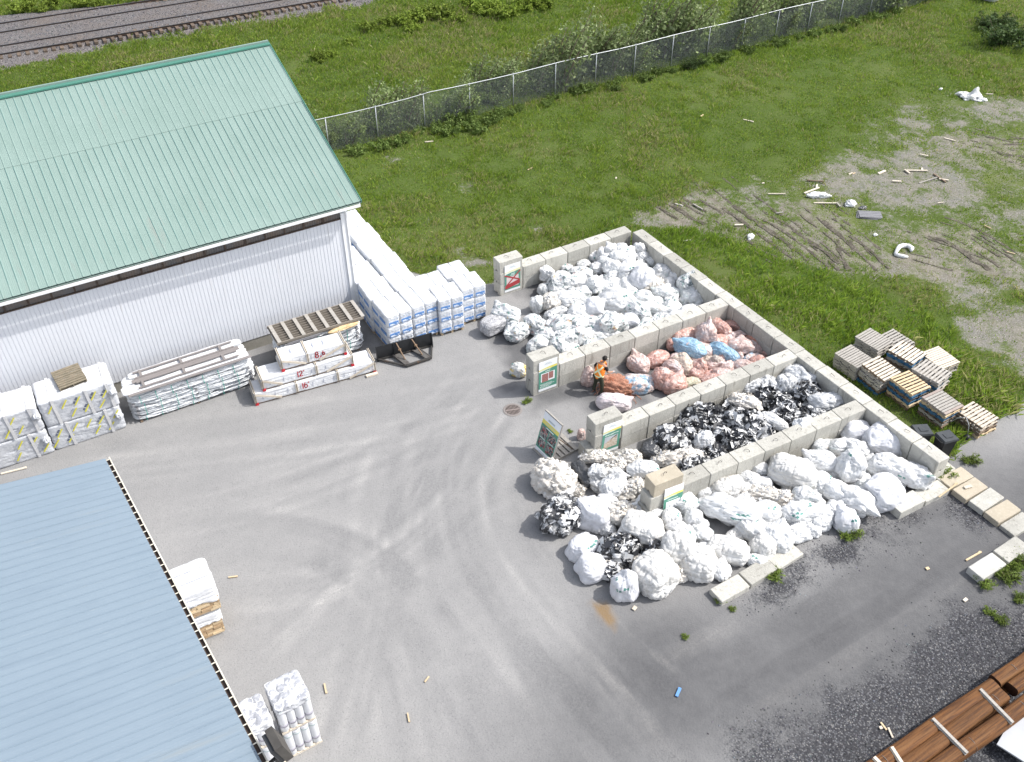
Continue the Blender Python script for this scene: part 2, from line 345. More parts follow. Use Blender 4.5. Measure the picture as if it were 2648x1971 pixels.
SWEEPS = [(smooth(dg(p), 2), w, fr) for p, w, fr in (
    ([(-100,1010),(200,985),(450,945),(620,910),(820,880),(1000,850),(1120,820)], 1.7, 1.4), ([(-100,1050),(250,1020),(520,985),(720,960),(900,925),(1060,880)], 1.6, 1.6), ([(300,1130),(520,1090),(760,1010),(960,900),(1060,790)], 1.6, 1.5),
    ([(1090,840),(1020,930),(990,1040),(1010,1160),(1080,1290),(1190,1420),(1300,1530),(1450,1720)], 1.9, 1.3), ([(1180,880),(1080,960),(1040,1060),(1060,1180),(1150,1310),(1260,1420),(1400,1560),(1560,1720)], 1.7, 1.5),
    ([(960,880),(930,1000),(930,1150),(980,1320),(1060,1480),(1160,1720)], 1.9, 1.4), ([(880,900),(830,1040),(820,1190),(850,1340),(900,1500),(930,1720)], 1.8, 1.5), ([(700,1720),(760,1520),(800,1340),(830,1180),(880,1040),(960,920)], 1.7, 1.5),
    ([(400,1180),(560,1140),(720,1170),(830,1230),(920,1320),(1020,1450),(1120,1620)], 1.7, 1.5), ([(420,1290),(600,1290),(760,1260),(900,1180),(1010,1060),(1090,930)], 1.6, 1.6), ([(560,1500),(680,1390),(790,1280),(930,1150),(1080,1040)], 1.6, 1.4),
    ([(1400,1500),(1560,1430),(1720,1340),(1880,1240),(2010,1140)], 1.5, 1.5), ([(1500,1560),(1660,1470),(1830,1370),(1980,1270),(2080,1180)], 1.5, 1.5), ([(1230,1230),(1260,1330),(1340,1420),(1440,1500),(1560,1580)], 1.2, 1.6), ([(1120,1010),(1110,1100),(1150,1200),(1220,1290)], 1.2, 1.5))]
STAIN = dg([(1285,1308),(1315,1312),(1335,1345),(1340,1375),(1315,1360),(1290,1335)])
RAILBED = [(-60,43.3),(-23.3,39.9),(-14,39.9),(5.2,38.0),(60,33.0),(60,42),(-2.5,45),(-21.8,50.4),(-60,54)]

def zones(x, y, lite=False):
    n1 = fb2(x*.9, y*.9, 11); n2 = fb2(x*.22, y*.22, 31); n3 = fb2(x*2.3, y*2.3, 51, 2)
    yd = sdf(x, y, YARD)
    grass = sstep(-.25, .45, yd+n1*.35)
    bd = sdf(x, y, BARE)
    bare = 1-sstep(-2.2, .9, bd+n1*.9)
    bare = bare*(.33+.34*sstep(-.35, .5, n2+n1*.55))
    for p in PATCH:
        bare = np.maximum(bare, (.72+.16*n3+.14*n1)*(1-sstep(-1.3, .6, sdf(x, y, p)+n1*.85)))
    lush = 1-sstep(-.5, .3, sdf(x, y, LUSH)+n1*.4)
    bare = bare*(1-lush*.96)
    rut = np.zeros_like(x); rz_ = np.zeros_like(x)
    for p in RUTS:
        ld = ldist(x+n3*.06, y+n1*.08, p)
        rut = np.maximum(rut, .35*np.maximum(1-sstep(.04, .22, ld), .75*(1-sstep(.03, .16, np.abs(ld-.62)))))
        rz_ = np.maximum(rz_, np.exp(-(ld/.9)**2))
    rut = rut*sstep(-.7, .35, n1+.45*n3+.2)
    rail = 1-sstep(-.6, .5, sdf(x, y, RAILBED)+n1*.45)
    edge = np.exp(-((sdf(x, y, RAILBED)-.5)/.5)**2)
    gfac = grass*(1-bare)*(1-rail)*(1-.8*rut)*(1-.35*rz_*(1-lush))
    grav = np.zeros_like(x)
    for p in (() if lite else GRAV2):
        grav = np.maximum(grav, 1-sstep(-1.7, 1.1, sdf(x, y, p)+n1*.6))
    dark = np.zeros_like(x)
    for p in (() if lite else DARK): dark = np.maximum(dark, 1-sstep(-.7, .6, sdf(x, y, p)+n1*.5))
    rg = (1-sstep(-3.0, 3.0, sdf(x, y, dg([(1150,1700),(1250,1530),(1330,1440),(1420,1360),(1560,1290),(1900,1110),(2100,1000),(2400,900),(2400,1900)]))+n2*1.5))
    worn = np.zeros_like(x); wsum = np.ones_like(x)*.6
    for k, (p, w, fr) in enumerate(() if lite else SWEEPS): worn = worn+sweep(x, y, p, w, k+3, fr)
    worn = np.clip((.5+.29*worn*(.75+.5*n1)), 0, 1)
    stain = 1-sstep(-.2, .12, sdf(x, y, STAIN)+n3*.16)
    return dict(grass=gfac, yard=1-grass, bare=bare, lush=lush, rut=rut, rail=rail, grav=grav, dark=np.maximum(dark, rg*1.0), worn=worn, stain=stain, n1=n1, n2=n2, n3=n3, redge=rz_*(1-lush*.8))
def hgt(x, y, z=None):
    h = .55*(1-sstep(-1.6, 1.2, sdf(x, y, RAILBED)))
    return h
def axis(a, b, st, far):
    c = list(np.arange(a, b+1e-6, st)); lo = []; v = st; p = a
    while p > -far: v *= 1.35; p -= v; lo.append(p)
    hi = []; v = st; p = c[-1]
    while p < far: v *= 1.35; p += v; hi.append(p)
    return np.array(lo[::-1]+c+hi)
gx = axis(-34, 48, .16, 700); gy = axis(-30, 60, .16, 700)
X, Y = np.meshgrid(gx, gy); xf, yf = X.ravel(), Y.ravel()
Z = zones(xf, yf)
zf = hgt(xf, yf) - .05*Z['rut']*(1-Z['yard']) + .04*Z['n1']*(1-Z['yard'])*(1-Z['rail'])
zf = np.where(Z['yard'] > .5, np.minimum(zf, 0.0), zf)
me = bpy.data.meshes.new('ground'); nx, ny = len(gx), len(gy)
me.vertices.add(nx*ny); me.vertices.foreach_set('co', np.stack([xf, yf, zf], 1).ravel())
ii, jj = np.meshgrid(np.arange(nx-1), np.arange(ny-1)); b0 = (jj*nx+ii).ravel()
q = np.stack([b0, b0+1, b0+nx+1, b0+nx], 1)
me.loops.add(q.size); me.polygons.add(len(q))
me.loops.foreach_set('vertex_index', q.ravel().astype(np.int32)); me.polygons.foreach_set('loop_start', np.arange(0, q.size, 4, dtype=np.int32))
me.update(calc_edges=True); me.polygons.foreach_set('use_smooth', np.ones(len(q), bool))
def vcol(me, name, r, g, b):
    a = me.color_attributes.new(name, 'FLOAT_COLOR', 'POINT')
    a.data.foreach_set('color', np.stack([r, g, b, np.ones_like(r)], 1).astype(np.float32).ravel())
vcol(me, 'za', Z['grass'], 1-Z['yard'], Z['rail'])
vcol(me, 'zb', Z['grav'], Z['dark'], Z['worn'])
vcol(me, 'zc', Z['rut'], Z['stain'], Z['redge'])
def ground_mat():
    m = bpy.data.materials.new('ground'); m.use_nodes = True; t = m.node_tree; N = t.nodes; L = t.links
    bs = N['Principled BSDF']; bs.inputs['Roughness'].default_value = .95; bs.inputs['Specular IOR Level'].default_value = .15
    geo = N.new('ShaderNodeNewGeometry'); P = geo.outputs['Position']
    def at(n):
        a = N.new('ShaderNodeAttribute'); a.attribute_name = n; s = N.new('ShaderNodeSeparateColor'); L.new(a.outputs['Color'], s.inputs[0]); return s.outputs
    za, zb, zc = at('za'), at('zb'), at('zc')
    def noise(sc, det=4, ro=.6, st=None):
        v = P
        if st:
            mp = N.new('ShaderNodeMapping'); mp.inputs['Scale'].default_value = st; L.new(P, mp.inputs[0]); v = mp.outputs[0]
        n = N.new('ShaderNodeTexNoise'); n.inputs['Scale'].default_value = sc; n.inputs['Detail'].default_value = det; n.inputs['Roughness'].default_value = ro; L.new(v, n.inputs[0]); return n.outputs[0]
    def vor(sc):
        n = N.new('ShaderNodeTexVoronoi'); n.inputs['Scale'].default_value = sc; L.new(P, n.inputs['Vector']); s = N.new('ShaderNodeSeparateColor'); L.new(n.outputs['Color'], s.inputs[0]); return s.outputs, n.outputs['Distance']
    def rng(x, a, b, c=0, d=1):
        r = N.new('ShaderNodeMapRange'); r.inputs[1].default_value = a; r.inputs[2].default_value = b; r.inputs[3].default_value = c; r.inputs[4].default_value = d; L.new(x, r.inputs[0]); return r.outputs[0]
    def mth(op, a, b):
        r = N.new('ShaderNodeMath'); r.operation = op
        for i, v in enumerate((a, b)):
            if isinstance(v, (int, float)): r.inputs[i].default_value = v
            else: L.new(v, r.inputs[i])
        return r.outputs[0]
    def mix(f, a, b):
        x = N.new('ShaderNodeMix'); x.data_type = 'RGBA'
        for i, v in ((0, f), (6, a), (7, b)):
            if isinstance(v, tuple): x.inputs[i].default_value = (*v, 1)
            elif isinstance(v, (int, float)): x.inputs[i].default_value = v
            else: L.new(v, x.inputs[i])
        return x.outputs[2]
    nf = noise(26, 5, .75); nm = noise(2.6, 5, .65); nl = noise(.45, 4, .6); nff = noise(70, 3, .7)
    vc, vd = vor(16.0); vc2, vd2 = vor(38.0)
    # worn asphalt / stone dust
    c = mix(rng(nl, .3, .72), (.268,.266,.264), (.305,.301,.297))
    c = mix(mth('MULTIPLY', rng(nm, .4, .72), .5), c, (.245,.243,.242))
    dk = mth('MULTIPLY', zb[1], rng(mth('ADD', nm, nl), .6, 1.2, .75, 1))
    c = mix(dk, c, (.105,.105,.108))
    sg = noise(9.0, 6, .8)
    up_ = mth('MULTIPLY', rng(zb[2], .5, .95), rng(sg, .34, .60, .1, 1)); dn_ = mth('MULTIPLY', rng(zb[2], .5, .1), rng(sg, .34, .60, .2, 1))
    c = mix(mth('MULTIPLY', up_, .95), c, mix(zb[1], (.43,.42,.405), (.30,.29,.275)))
    c = mix(mth('MULTIPLY', dn_, .75), c, mix(zb[1], (.185,.185,.187), (.072,.072,.075)))
    c = mix(mth('MULTIPLY', rng(nf, .36, .66), .55), c, mix(.5, c, (.10,.10,.105)))
    c = mix(mth('MULTIPLY', rng(vc2[0], .93, .96), .35), c, (.10,.10,.11)); c = mix(mth('MULTIPLY', rng(nff, .66, .8), .18), c, (.42,.41,.39))
    # loose dark crushed stone
    g = mix(vc[0], (.045,.047,.053), (.165,.167,.178)); g = mix(rng(vc2[1], .86, .9), g, (.28,.27,.255)); g = mix(rng(vd, .25, .6), g, (.05,.05,.055))
    c = mix(rng(mth('ADD', zb[0], mth('ADD', rng(nm, .2, .8, -.2, .2), rng(noise(9,4,.8), .25, .75, -.3, .3))), .3, .7), c, g)
    c = mix(mth('MULTIPLY', zc[1], rng(nf, .2, .6, .5, 1)), c, (.215,.145,.075))
    # bare earth of the field: dust, gravel, mud
    d = mix(rng(nl, .35, .68), (.190,.176,.150), (.185,.184,.180)); d = mix(rng(noise(1.6, 5, .7), .42, .66), d, (.235,.218,.185)); d = mix(mth('MULTIPLY', zc[2], .55), d, (.235,.205,.155)); d = mix(mth('MULTIPLY', rng(nf, .4, .66), .7), d, (.095,.088,.072)); d = mix(mth('MULTIPLY', rng(noise(5, 5, .8), .5, .7), .55), d, (.105,.118,.05))
    d = mix(rng(vc2[2], .9, .93), d, (.33,.315,.29))
    d = mix(mth('MULTIPLY', zc[0], rng(nm, .2, .5, .6, 1)), d, (.04,.034,.027))
    # turf under the blades
    tf = mix(rng(nl, .35, .7), (.066,.102,.019), (.082,.122,.024)); tf = mix(rng(nm, .45, .75), tf, (.060,.090,.019)); tf = mix(rng(noise(6, 5, .8), .46, .7), tf, (.088,.108,.032)); tf = mix(mth('MULTIPLY', rng(noise(22, 4, .8), .45, .68), .75), tf, (.04,.062,.014)); tf = mix(rng(noise(.13, 3, .6), .5, .75), tf, mix(.5, tf, (.16,.17,.07)))
    gm = rng(mth('ADD', za[0], mth('ADD', rng(noise(1.3, 6, .78), .25, .75, -.55, .55), rng(noise(9, 4, .75), .25, .75, -.32, .32))), .32, .68)
    f = mix(gm, d, tf)
    ym = rng(mth('ADD', za[1], rng(noise(3.0, 5, .7), .25, .75, -.3, .3)), .4, .6)
    c = mix(ym, c, f)
    # railway ballast
    bl = mix(vc[1], (.06,.057,.060), (.185,.176,.178)); bl = mix(rng(vc2[0], .8, .84), bl, (.25,.22,.205)); bl = mix(rng(nl, .45, .7), bl, mix(.5, bl, (.15,.12,.10)))
    rm = rng(mth('ADD', za[2], rng(nm, .25, .75, -.25, .25)), .42, .6)
    c = mix(rm, c, bl)
    L.new(c, bs.inputs['Base Color'])
    hh = mth('ADD', mth('MULTIPLY', nf, .6), mth('MULTIPLY', vd, .7))
    st = mth('ADD', mth('ADD', .22, mth('MULTIPLY', zb[0], .6)), mth('MULTIPLY', za[2], .8))
    b = N.new('ShaderNodeBump'); b.inputs['Distance'].default_value = .05; L.new(st, b.inputs['Strength']); L.new(hh, b.inputs['Height']); L.new(b.outputs[0], bs.inputs['Normal'])
    return m
me.materials.append(ground_mat())
go = link('ground', me); go['kind'] = 'structure'
def tyre_ruts():
    mb = MB(); k = 0
    for pi_, p in enumerate(RUTS):
        p = smooth(p, 3); P_ = np.array(p); sl = np.concatenate([[0], np.cumsum(np.hypot(*np.diff(P_, axis=0).T))]); u = np.arange(0, sl[-1], .09); cx = np.interp(u, sl, P_[:, 0]); cy = np.interp(u, sl, P_[:, 1])
        tx = np.gradient(cx); ty = np.gradient(cy); ln = np.hypot(tx, ty)+1e-9; nx_, ny_ = -ty/ln, tx/ln
        for off in (0, .62, 1.7, 2.3)[:(4 if pi_ % 3 == 0 else 2)]:
            k += 1; lat = off+.05*vn2(u*1.2, u*0+k, 5); w = .055+.06*vn2(u*2.2, u*0+k*3, 6)+.055*vn2(u*.35, u*0+k*7, 8)-.02*(off > 1); x, y = cx+nx_*lat, cy+ny_*lat
            z = zones(x, y, True); h = .04*z['n1']*(1-z['yard'])+.014; w = np.where((z['yard'] > .4), 0, w)
            for i in range(len(u)-1):
                if w[i] > .015 and w[i+1] > .015:
                    j = .02*math.sin(i*2.1); mb.quad((x[i]-nx_[i]*w[i], y[i]-ny_[i]*w[i], h[i]), (x[i+1]-nx_[i+1]*(w[i+1]+j), y[i+1]-ny_[i+1]*(w[i+1]+j), h[i+1]), (x[i+1]+nx_[i+1]*w[i+1], y[i+1]+ny_[i+1]*w[i+1], h[i+1]), (x[i]+nx_[i]*(w[i]+j), y[i]+ny_[i]*(w[i]+j), h[i]))
    o = part('tyre_ruts', mb, mat('dark_mud', (.078,.068,.053), .95, [('n',2.2,.44,.62,(.15,.135,.108)),('n',9,.46,.64,(.055,.048,.038)),('n',5,.58,.7,(.19,.17,.135))], .6, 20, offs=False), None); o['kind'] = 'structure'
tyre_ruts()

# ------------------------------------------------------------------ WAREHOUSE with the teal roof
WA = rad(-1.5)
wh = thing('warehouse', 'long white sided warehouse with a teal metal roof and white gutter', 'building', (-14.25, 2.28, 0), WA)
WL, WD, WE, RH_, OV, RK = 34.0, 18.9, 5.75, 9.22, .45, .7   # length, depth, eave height, ridge height, eave overhang, rake overhang
half = WD/2
def roof_z(y): return 5.93 + (RH_-5.93)*((y+OV)/(half+OV))
mb = MB()
# front siding: ribbed sheet on the south side, from the foundation to the vent strip
prof = []; x = 0.0; pit = .152
while x > -WL:
    prof += [(x, 0.0), (x-pit+.030, 0.0), (x-pit+.024, .016), (x-pit+.006, .016)]; x -= pit
prof.append((x, 0.0))
vs = []; fs = []
for px_, py_ in prof: vs += [(px_, py_, .55), (px_, py_, 5.08)]
for i in range(len(prof)-1): fs.append((2*i+2, 2*i, 2*i+1, 2*i+3))
mb.add(vs, fs)
mb.box((-WL/2, .16, 2.8), (WL, .2, 4.5)); mb.box((-.1, WD/2, 2.95), (.2, WD-.1, 4.8))
gv = [(0.0, 0.06, 5.3), (0.0, WD, 5.3), (0.0, half, RH_-.12)]
mb.add(gv, [(0, 1, 2)]); mb.box((-WL/2, WD-.1, 2.95), (WL, .2, 4.8))
part('wall', mb, MCOR, wh)
mb = MB(); mb.box((-WL/2-.02, WD/2+.03, .275), (WL-.02, WD, .55)); part('foundation', mb, MFOUND, wh)
mb = MB(); mb.box((-WL/2, .10, 5.36), (WL-.1, .1, .56))
x = -.1
while x > -WL: mb.box((x, .035, 5.36), (.03, .03, .56)); x -= .1
part('vent_strip', mb, MVENT, wh)
mb = MB(); x = -.9
while x > -WL: mb.box((x, .015, 5.36), (.07, .05, .56)); x -= .82
mb.box((-WL/2, .0, 5.105), (WL-.15, .06, .05))
part('vent_frame', mb, MBROWN, wh)
mb = MB(); mb.box((-.03, .05, 2.95), (.20, .2, 4.85)); mb.box((.052, .3, 2.95), (.04, .5, 4.85)); part('corner_trim', mb, MWP, wh)
mb = MB(); mb.tube([(.10, -.28, 5.78), (.10, -.05, 5.6), (.10, -.05, 2.0), (.12, -.07, .3)], .05, 8); part('downspout', mb, MWP, wh, True)
# roof: major ribs every 305 mm
mb = MB()
def slope_sheet(mb, y0, y1, dz):
    prof = [(RK, 0)]; x = RK; p = .305
    while x > -WL:
        prof += [(x-.012, .0), (x-.025, .016), (x-.05, .016), (x-.064, 0)]
        for k in (.12, .18, .24): prof += [(x-k+.008, 0), (x-k, .004), (x-k-.008, 0)]
        x -= p
    vs = []; fs = []
    for a, h in prof: vs += [(a, y0, roof_z(y0)+h+dz), (a, y1, roof_z(y1)+h+dz)]
    for i in range(len(prof)-1): fs.append((2*i, 2*i+1, 2*i+3, 2*i+2))
    mb.add(vs, fs)
ylap = half*.585
slope_sheet(mb, -OV, ylap+.06, 0.0); slope_sheet(mb, ylap, half-.02, .012)
b = [(RK, half, RH_-.02), (-WL, half, RH_-.02), (-WL, WD+OV, 4.9), (RK, WD+OV, 4.9)]
mb.add(b, [(0, 3, 2, 1)])
mb.add([(RK,-OV,5.84),(-WL,-OV,5.84),(-WL,half,RH_-.14),(RK,half,RH_-.14)], [(0,1,2,3)])
part('roof', mb, MTEAL, wh)
# dark strips beside the ribs: their cast shade painted in as colour
mb = MB(); x = RK-.032
while x > -WL:
    mb.add([(x-.006, -OV+.01, roof_z(-OV)+.0185), (x-.026, -OV+.01, roof_z(-OV)+.0185), (x-.026, half-.3, roof_z(half-.3)+.0185+.012), (x-.006, half-.3, roof_z(half-.3)+.0185+.012)], [(0, 3, 2, 1)])
    x -= .305
part('roof_rib_shade', mb, MTEALR, wh)
mb = MB(); mb.box((RK-WL/2, half, RH_+.05), (WL, .10, .10), 0); mb.box((RK-WL/2, half-.17, RH_-.01), (WL, .24, .06), 1)
part('ridge_cap', mb, [MTEAL, MTEALD], wh)
mb = MB(); L_ = math.hypot(half+OV, RH_-5.93)
for sgn in (1,):
    mb.bar((RK+.01, -OV, 5.90), (RK+.01, half, RH_-.02), .03, .14)
    mb.bar((RK+.01, half, RH_-.02), (RK+.01, WD+OV, 4.86), .03, .14)
part('rake_trim', mb, MTEALD, wh)
mb = MB(); mb.box((RK-WL/2-.1, -OV-.13, 5.82), (WL, .015, .13)); mb.box((RK-WL/2-.1, -OV-.07, 5.76), (WL, .12, .015)); mb.box((RK-.11, -OV-.07, 5.82), (.015, .12, .12))
gut = part('gutter', mb, MWP, wh)
mb = MB(); mb.box((RK-WL/2-.1, -OV-.07, 5.80), (WL-.05, .10, .06)); part('gutter_debris', mb, MBROWN, gut)

# ------------------------------------------------------------------ BUILDING with the pale blue roof
c0 = gp(282, 1182, 4.5); c1 = gp(692, 1969, 4.5)
ba = math.atan2(c1[1]-c0[1], c1[0]-c0[0])
bb = thing('shed_building', 'low building with a pale blue metal roof and a narrow eave gutter', 'building', (c0[0], c0[1], 0), ba+math.pi/2)
# local: x = outwards (right), y = back along the eave (negative runs to the camera)
BL_, BW_, SLP = 26.0, 11.0, .2
mb = MB(); prof = [(0.0, 0.0)]; y = 0.0; p = .296
while y > -BL_:
    prof += [(y-.10, .0), (y-.11, .005), (y-.12, 0), (y-.18, 0), (y-.19, .005), (y-.2, 0), (y-p+.038, 0), (y-p+.030, .018), (y-p+.012, .018), (y-p, 0)]; y -= p
vs = []; fs = []
for a, h in prof: vs += [(-.12, a, 4.5+h), (-BW_, a, 4.5+h+SLP*(BW_-.12))]
for i in range(len(prof)-1): fs.append((2*i, 2*i+2, 2*i+3, 2*i+1))
mb.add(vs, fs)
mb.add([(-.13, 0, 4.43), (-.13, -BL_, 4.43), (-BW_, -BL_, 4.43+SLP*BW_), (-BW_, 0, 4.43+SLP*BW_)], [(0, 1, 2, 3)])
mb.add([(-.12, .0, 4.5), (-BW_, 0, 4.5+SLP*BW_), (-BW_, 0, 4.36+SLP*BW_), (-.12, 0, 4.36)], [(0, 1, 2, 3)])
part('roof', mb, MBLUE, bb)
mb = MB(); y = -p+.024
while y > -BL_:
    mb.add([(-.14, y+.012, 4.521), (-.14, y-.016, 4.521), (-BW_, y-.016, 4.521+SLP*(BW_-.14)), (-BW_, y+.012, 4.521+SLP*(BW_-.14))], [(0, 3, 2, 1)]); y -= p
part('roof_rib_shade', mb, MBLUED, bb)  # darker blue strips put the shading of the ribs into the colour
mb = MB(); mb.box((-.9, -BL_/2, 2.2), (.2, BL_-.8, 4.4)); mb.box((-BW_/2-.5, -.4, 2.2), (BW_-1, .2, 4.4)); part('wall', mb, MCOR, bb)
mb = MB(); mb.box((.0, -BL_/2, 4.46), (.035, BL_, .09)); part('gutter_lip', mb, MCREAM, bb)
mb = MB(); mb.box((-.10, -BL_/2, 4.40), (.2, BL_-.02, .02)); mb.box((-.19, -BL_/2, 4.42), (.02, BL_-.02, .12)); gt = part('gutter', mb, MBROWN, bb)
y = -.1
mb = MB(); mb.box((-.075, 0, 4.49), (.13, .03, .012))
hm = mb.mesh('gutter_hanger', [MCREAM])
while y > -BL_+6:
    link('gutter_hanger', hm, gt, (0, y, 0)); y -= .296

# floodlight fixed outside the eave
fl = thing('floodlight', 'dark grey box floodlight on a bracket at the blue roof eave', 'floodlight', tuple(gp(722, 1935, 4.5)), ba+math.pi/2)
mb = MB(); mb.box((0.06, .02, .12), (.20, .60, .74)); part('housing', mb, mat('flood_grey', (.065,.06,.055), .6, [('n',4,.4,.7,(.085,.08,.072))]), fl, rot=(0, rad(-14), 0))
mb = MB(); mb.box((-.105, .02, .11), (.10, .52, .66)); part('lens_frame', mb, mat('flood_dark', (.045,.047,.05), .45), fl, rot=(0, rad(-14), 0))
mb = MB(); mb.bar((-.42, -.1, -.25), (.0, -.02, -.2), .07, .07); mb.bar((0, -.02, -.24), (0.02, -.02, .05), .08, .06); mb.lathe([(.09,-.12),(.1,0),(.09,.1)], 10, (-.1, -.08, -.24)); part('bracket', mb, MIR, fl)

# ------------------------------------------------------------------ CONCRETE BLOCKS
BT, BLN = .604, 1.196
def block_mesh(mats):
    mb = MB(); w = .302; h = BT; c = .022
    prof = [(-w, 0), (-.09, 0), (-.05, .085), (.05, .085), (.09, 0), (w, 0), (w, h-c), (w-c, h), (-w+c, h), (-w, h-c)]
    x0 = -BLN/2; x1 = BLN/2
    n = len(prof)
    rings = []
    def sh(pf, k): return [(a*(1-k), h/2+(b-h/2)*(1-k)) for a, b in pf]
    for x, k in ((x0, .035), (x0+c, 0), (x1-c, 0), (x1, .035)): rings.append([(x, a, b) for a, b in sh(prof, k)])
    vs = sum(rings, []); fs = []
    for r in range(3):
        for i in range(n): fs.append((r*n+i, r*n+(i+1) % n, (r+1)*n+(i+1) % n, (r+1)*n+i))
    fs += [tuple(range(n-1, -1, -1)), tuple(range(3*n, 4*n))]
    mb.add(vs, fs); return mb.mesh('concrete_block', mats)
BM = block_mesh([MC]); BMT = block_mesh([MCT]); BMP = block_mesh([MCP])
mb = MB(); mb.tube([(-.11, .0, -.03), (-.10, .01, .05), (-.05, .03, .085), (.04, .02, .08), (.09, -.02, .05), (.11, -.03, -.03)], .009, 5)
LOOP = mb.mesh('lifting_loop', [MIR], True)
def block(x, y, z, rz, label, group, me=BM, loop=True, rx=0.0):
    o = link('concrete_block', me, None, (x, y, z), (rx, 0, rz)); tag(o, label, 'concrete block', group)
    if loop: link('lifting_loop', LOOP, o, (rnd.uniform(-.12, .12), rnd.uniform(-.04, .04), BT), (0, 0, rnd.uniform(-.6, .6)))
    return o
SPB = 1.2222
for k in range(15):
    jx = rnd.uniform(-.012, .012)
    for c, nm in ((0, 'bottom'), (1, 'top')):
        if c == 0 and k < 0: continue
        y = -(k+.5)*SPB + (0 if c else (SPB/2 if k > 0 else .0)*0)
        block(-.304+jx*(1+c), y, c*.607, math.pi/2+rnd.uniform(-.008, .008), '%s-course concrete block of the long rear wall, %s from its far corner' % (nm, ordn(k)), 'blocks of the long rear wall', loop=(c == 1))
WALLS = {'A': (-.593, -.061, -1.277, 5, 'crossed-out poster', 'blocks of the wall with the crossed-out poster'),
         'B': (-.607, 6.978, -2.871, 7, 'rust bale poster', 'blocks of the wall with the rust bale poster'),
         'C': (-.612, 11.21, -2.609, 7, 'tan heap poster', 'blocks of the wall with the tan heap poster'),
         'D': (-.64, 14.92, -3.455, 7, 'white sack poster', 'blocks of the wall with the white sack poster')}
def wpos(w, l, off, z=0.0):
    u, v, a = WALLS[w][:3]; a = rad(a)
    return (u-l*math.cos(a)-off*math.sin(a), -v-l*math.sin(a)+off*math.cos(a), z)
for w, (u, v, a, n, desc, grp) in WALLS.items():
    for k in range(n):
        for c in (0, 1):
            l = (k+.5)*1.224+(.0 if c else (.5 if 0 < k < n-1 else .0)*0); off = .302+rnd.uniform(-.012, .012)
            block(*wpos(w, l, off, c*.607), rad(a)+rnd.uniform(-.006, .006), '%s-course concrete block of the %s wall, %s from the rear end' % (('bottom','top')[c], desc, ordn(k)), grp, loop=(c == 1), me=BM)
    l = n*1.224+.612+.01
    for c in range(3):
        lo = l+(.30 if (w in 'C' and c == 0) else (.12 if (w == 'D' and c == 1) else (.2 if (w == 'D' and c == 0) else 0)))
        nm = ('lowest', 'middle', 'top')[c]
        block(*wpos(w, lo-(.0), .302+(.012 if c == 2 else 0), c*.607), rad(a)+(0, .01, -.012)[c], '%s of three stacked concrete blocks carrying the %s' % (nm, desc), grp.replace('blocks of the wall with', 'blocks stacked behind'), loop=(c == 2), me=(BMT if (w == 'D' and c == 2) else BM))

# half-buried kerb blocks round the empty dark bay
def kerb(p0, p1, wid, z, label, me=BM, rx=0.0):
    (x0, y0), (x1, y1) = p0, p1
    return block((x0+x1)/2, (y0+y1)/2, z-BT, math.atan2(y1-y0, x1-x0), label, 'sunken kerb blocks round the empty bay', me=me, loop=False, rx=rx)
KH = .24
kb = [((-10.72,-18.12), (-9.44,-18.12)), ((-9.42,-18.10), (-8.2,-18.05)), ((-8.15,-18.06), (-6.95,-18.0)), ((-2.86,-18.55),(-1.62,-18.60)), ((-1.58,-18.60),(-.32,-18.66)), ((-.26,-18.62),(.96,-18.66)),
      ((.95,-19.28),(-.28,-19.28)), ((1.02,-19.92),(-.22,-19.96)), ((1.02,-20.62),(-.2,-20.6)), ((1.05,-21.25),(-.15,-21.25)), ((-2.82,-21.95),(-1.5,-21.95)), ((-1.48,-21.93),(-.22,-21.9))]
kl = ['sunken kerb block at the free end of the front row, below the netted bale', 'sunken kerb block under the ribbed white sack, second in the front row', 'sunken kerb block half covered by dark gravel in the front row',
      'sunken kerb block beside the big clean white sack, at the gap', 'sunken kerb block in the front row, between the end block and the corner block', 'broken-edged corner kerb block with a wood strip lying on it',
      'wide kerb block on the right side, nearest the corner block', 'kerb block on the right side with dark mud on its top', 'tan kerb block on the right side, third from the corner', 'kerb block on the right side with a gravel smear, at the frame edge',
      'pale grey kerb block standing clear at the lower right entrance', 'kerb block next to the pale grey one, running to the right frame edge']
for (a_, b_), lb in zip(kb, kl):
    hh = .30 if 'pale grey kerb' in lb or 'next to the pale' in lb else (.36 if 'beside the big' in lb else (.16 if 'gravel' in lb else KH))
    kerb(a_, b_, .6, hh, lb, me=(BMP if 'pale grey kerb block' in lb else (BMT if ('tan' in lb or 'corner kerb' in lb or 'wide' in lb) else BM)))
o = link('concrete_block', BM, None, (.15, -18.0, -.38), (.3, .1, .3)); tag(o, 'broken block stub sticking out between the rear wall end and the kerb corner', 'concrete block', 'sunken kerb blocks round the empty bay')

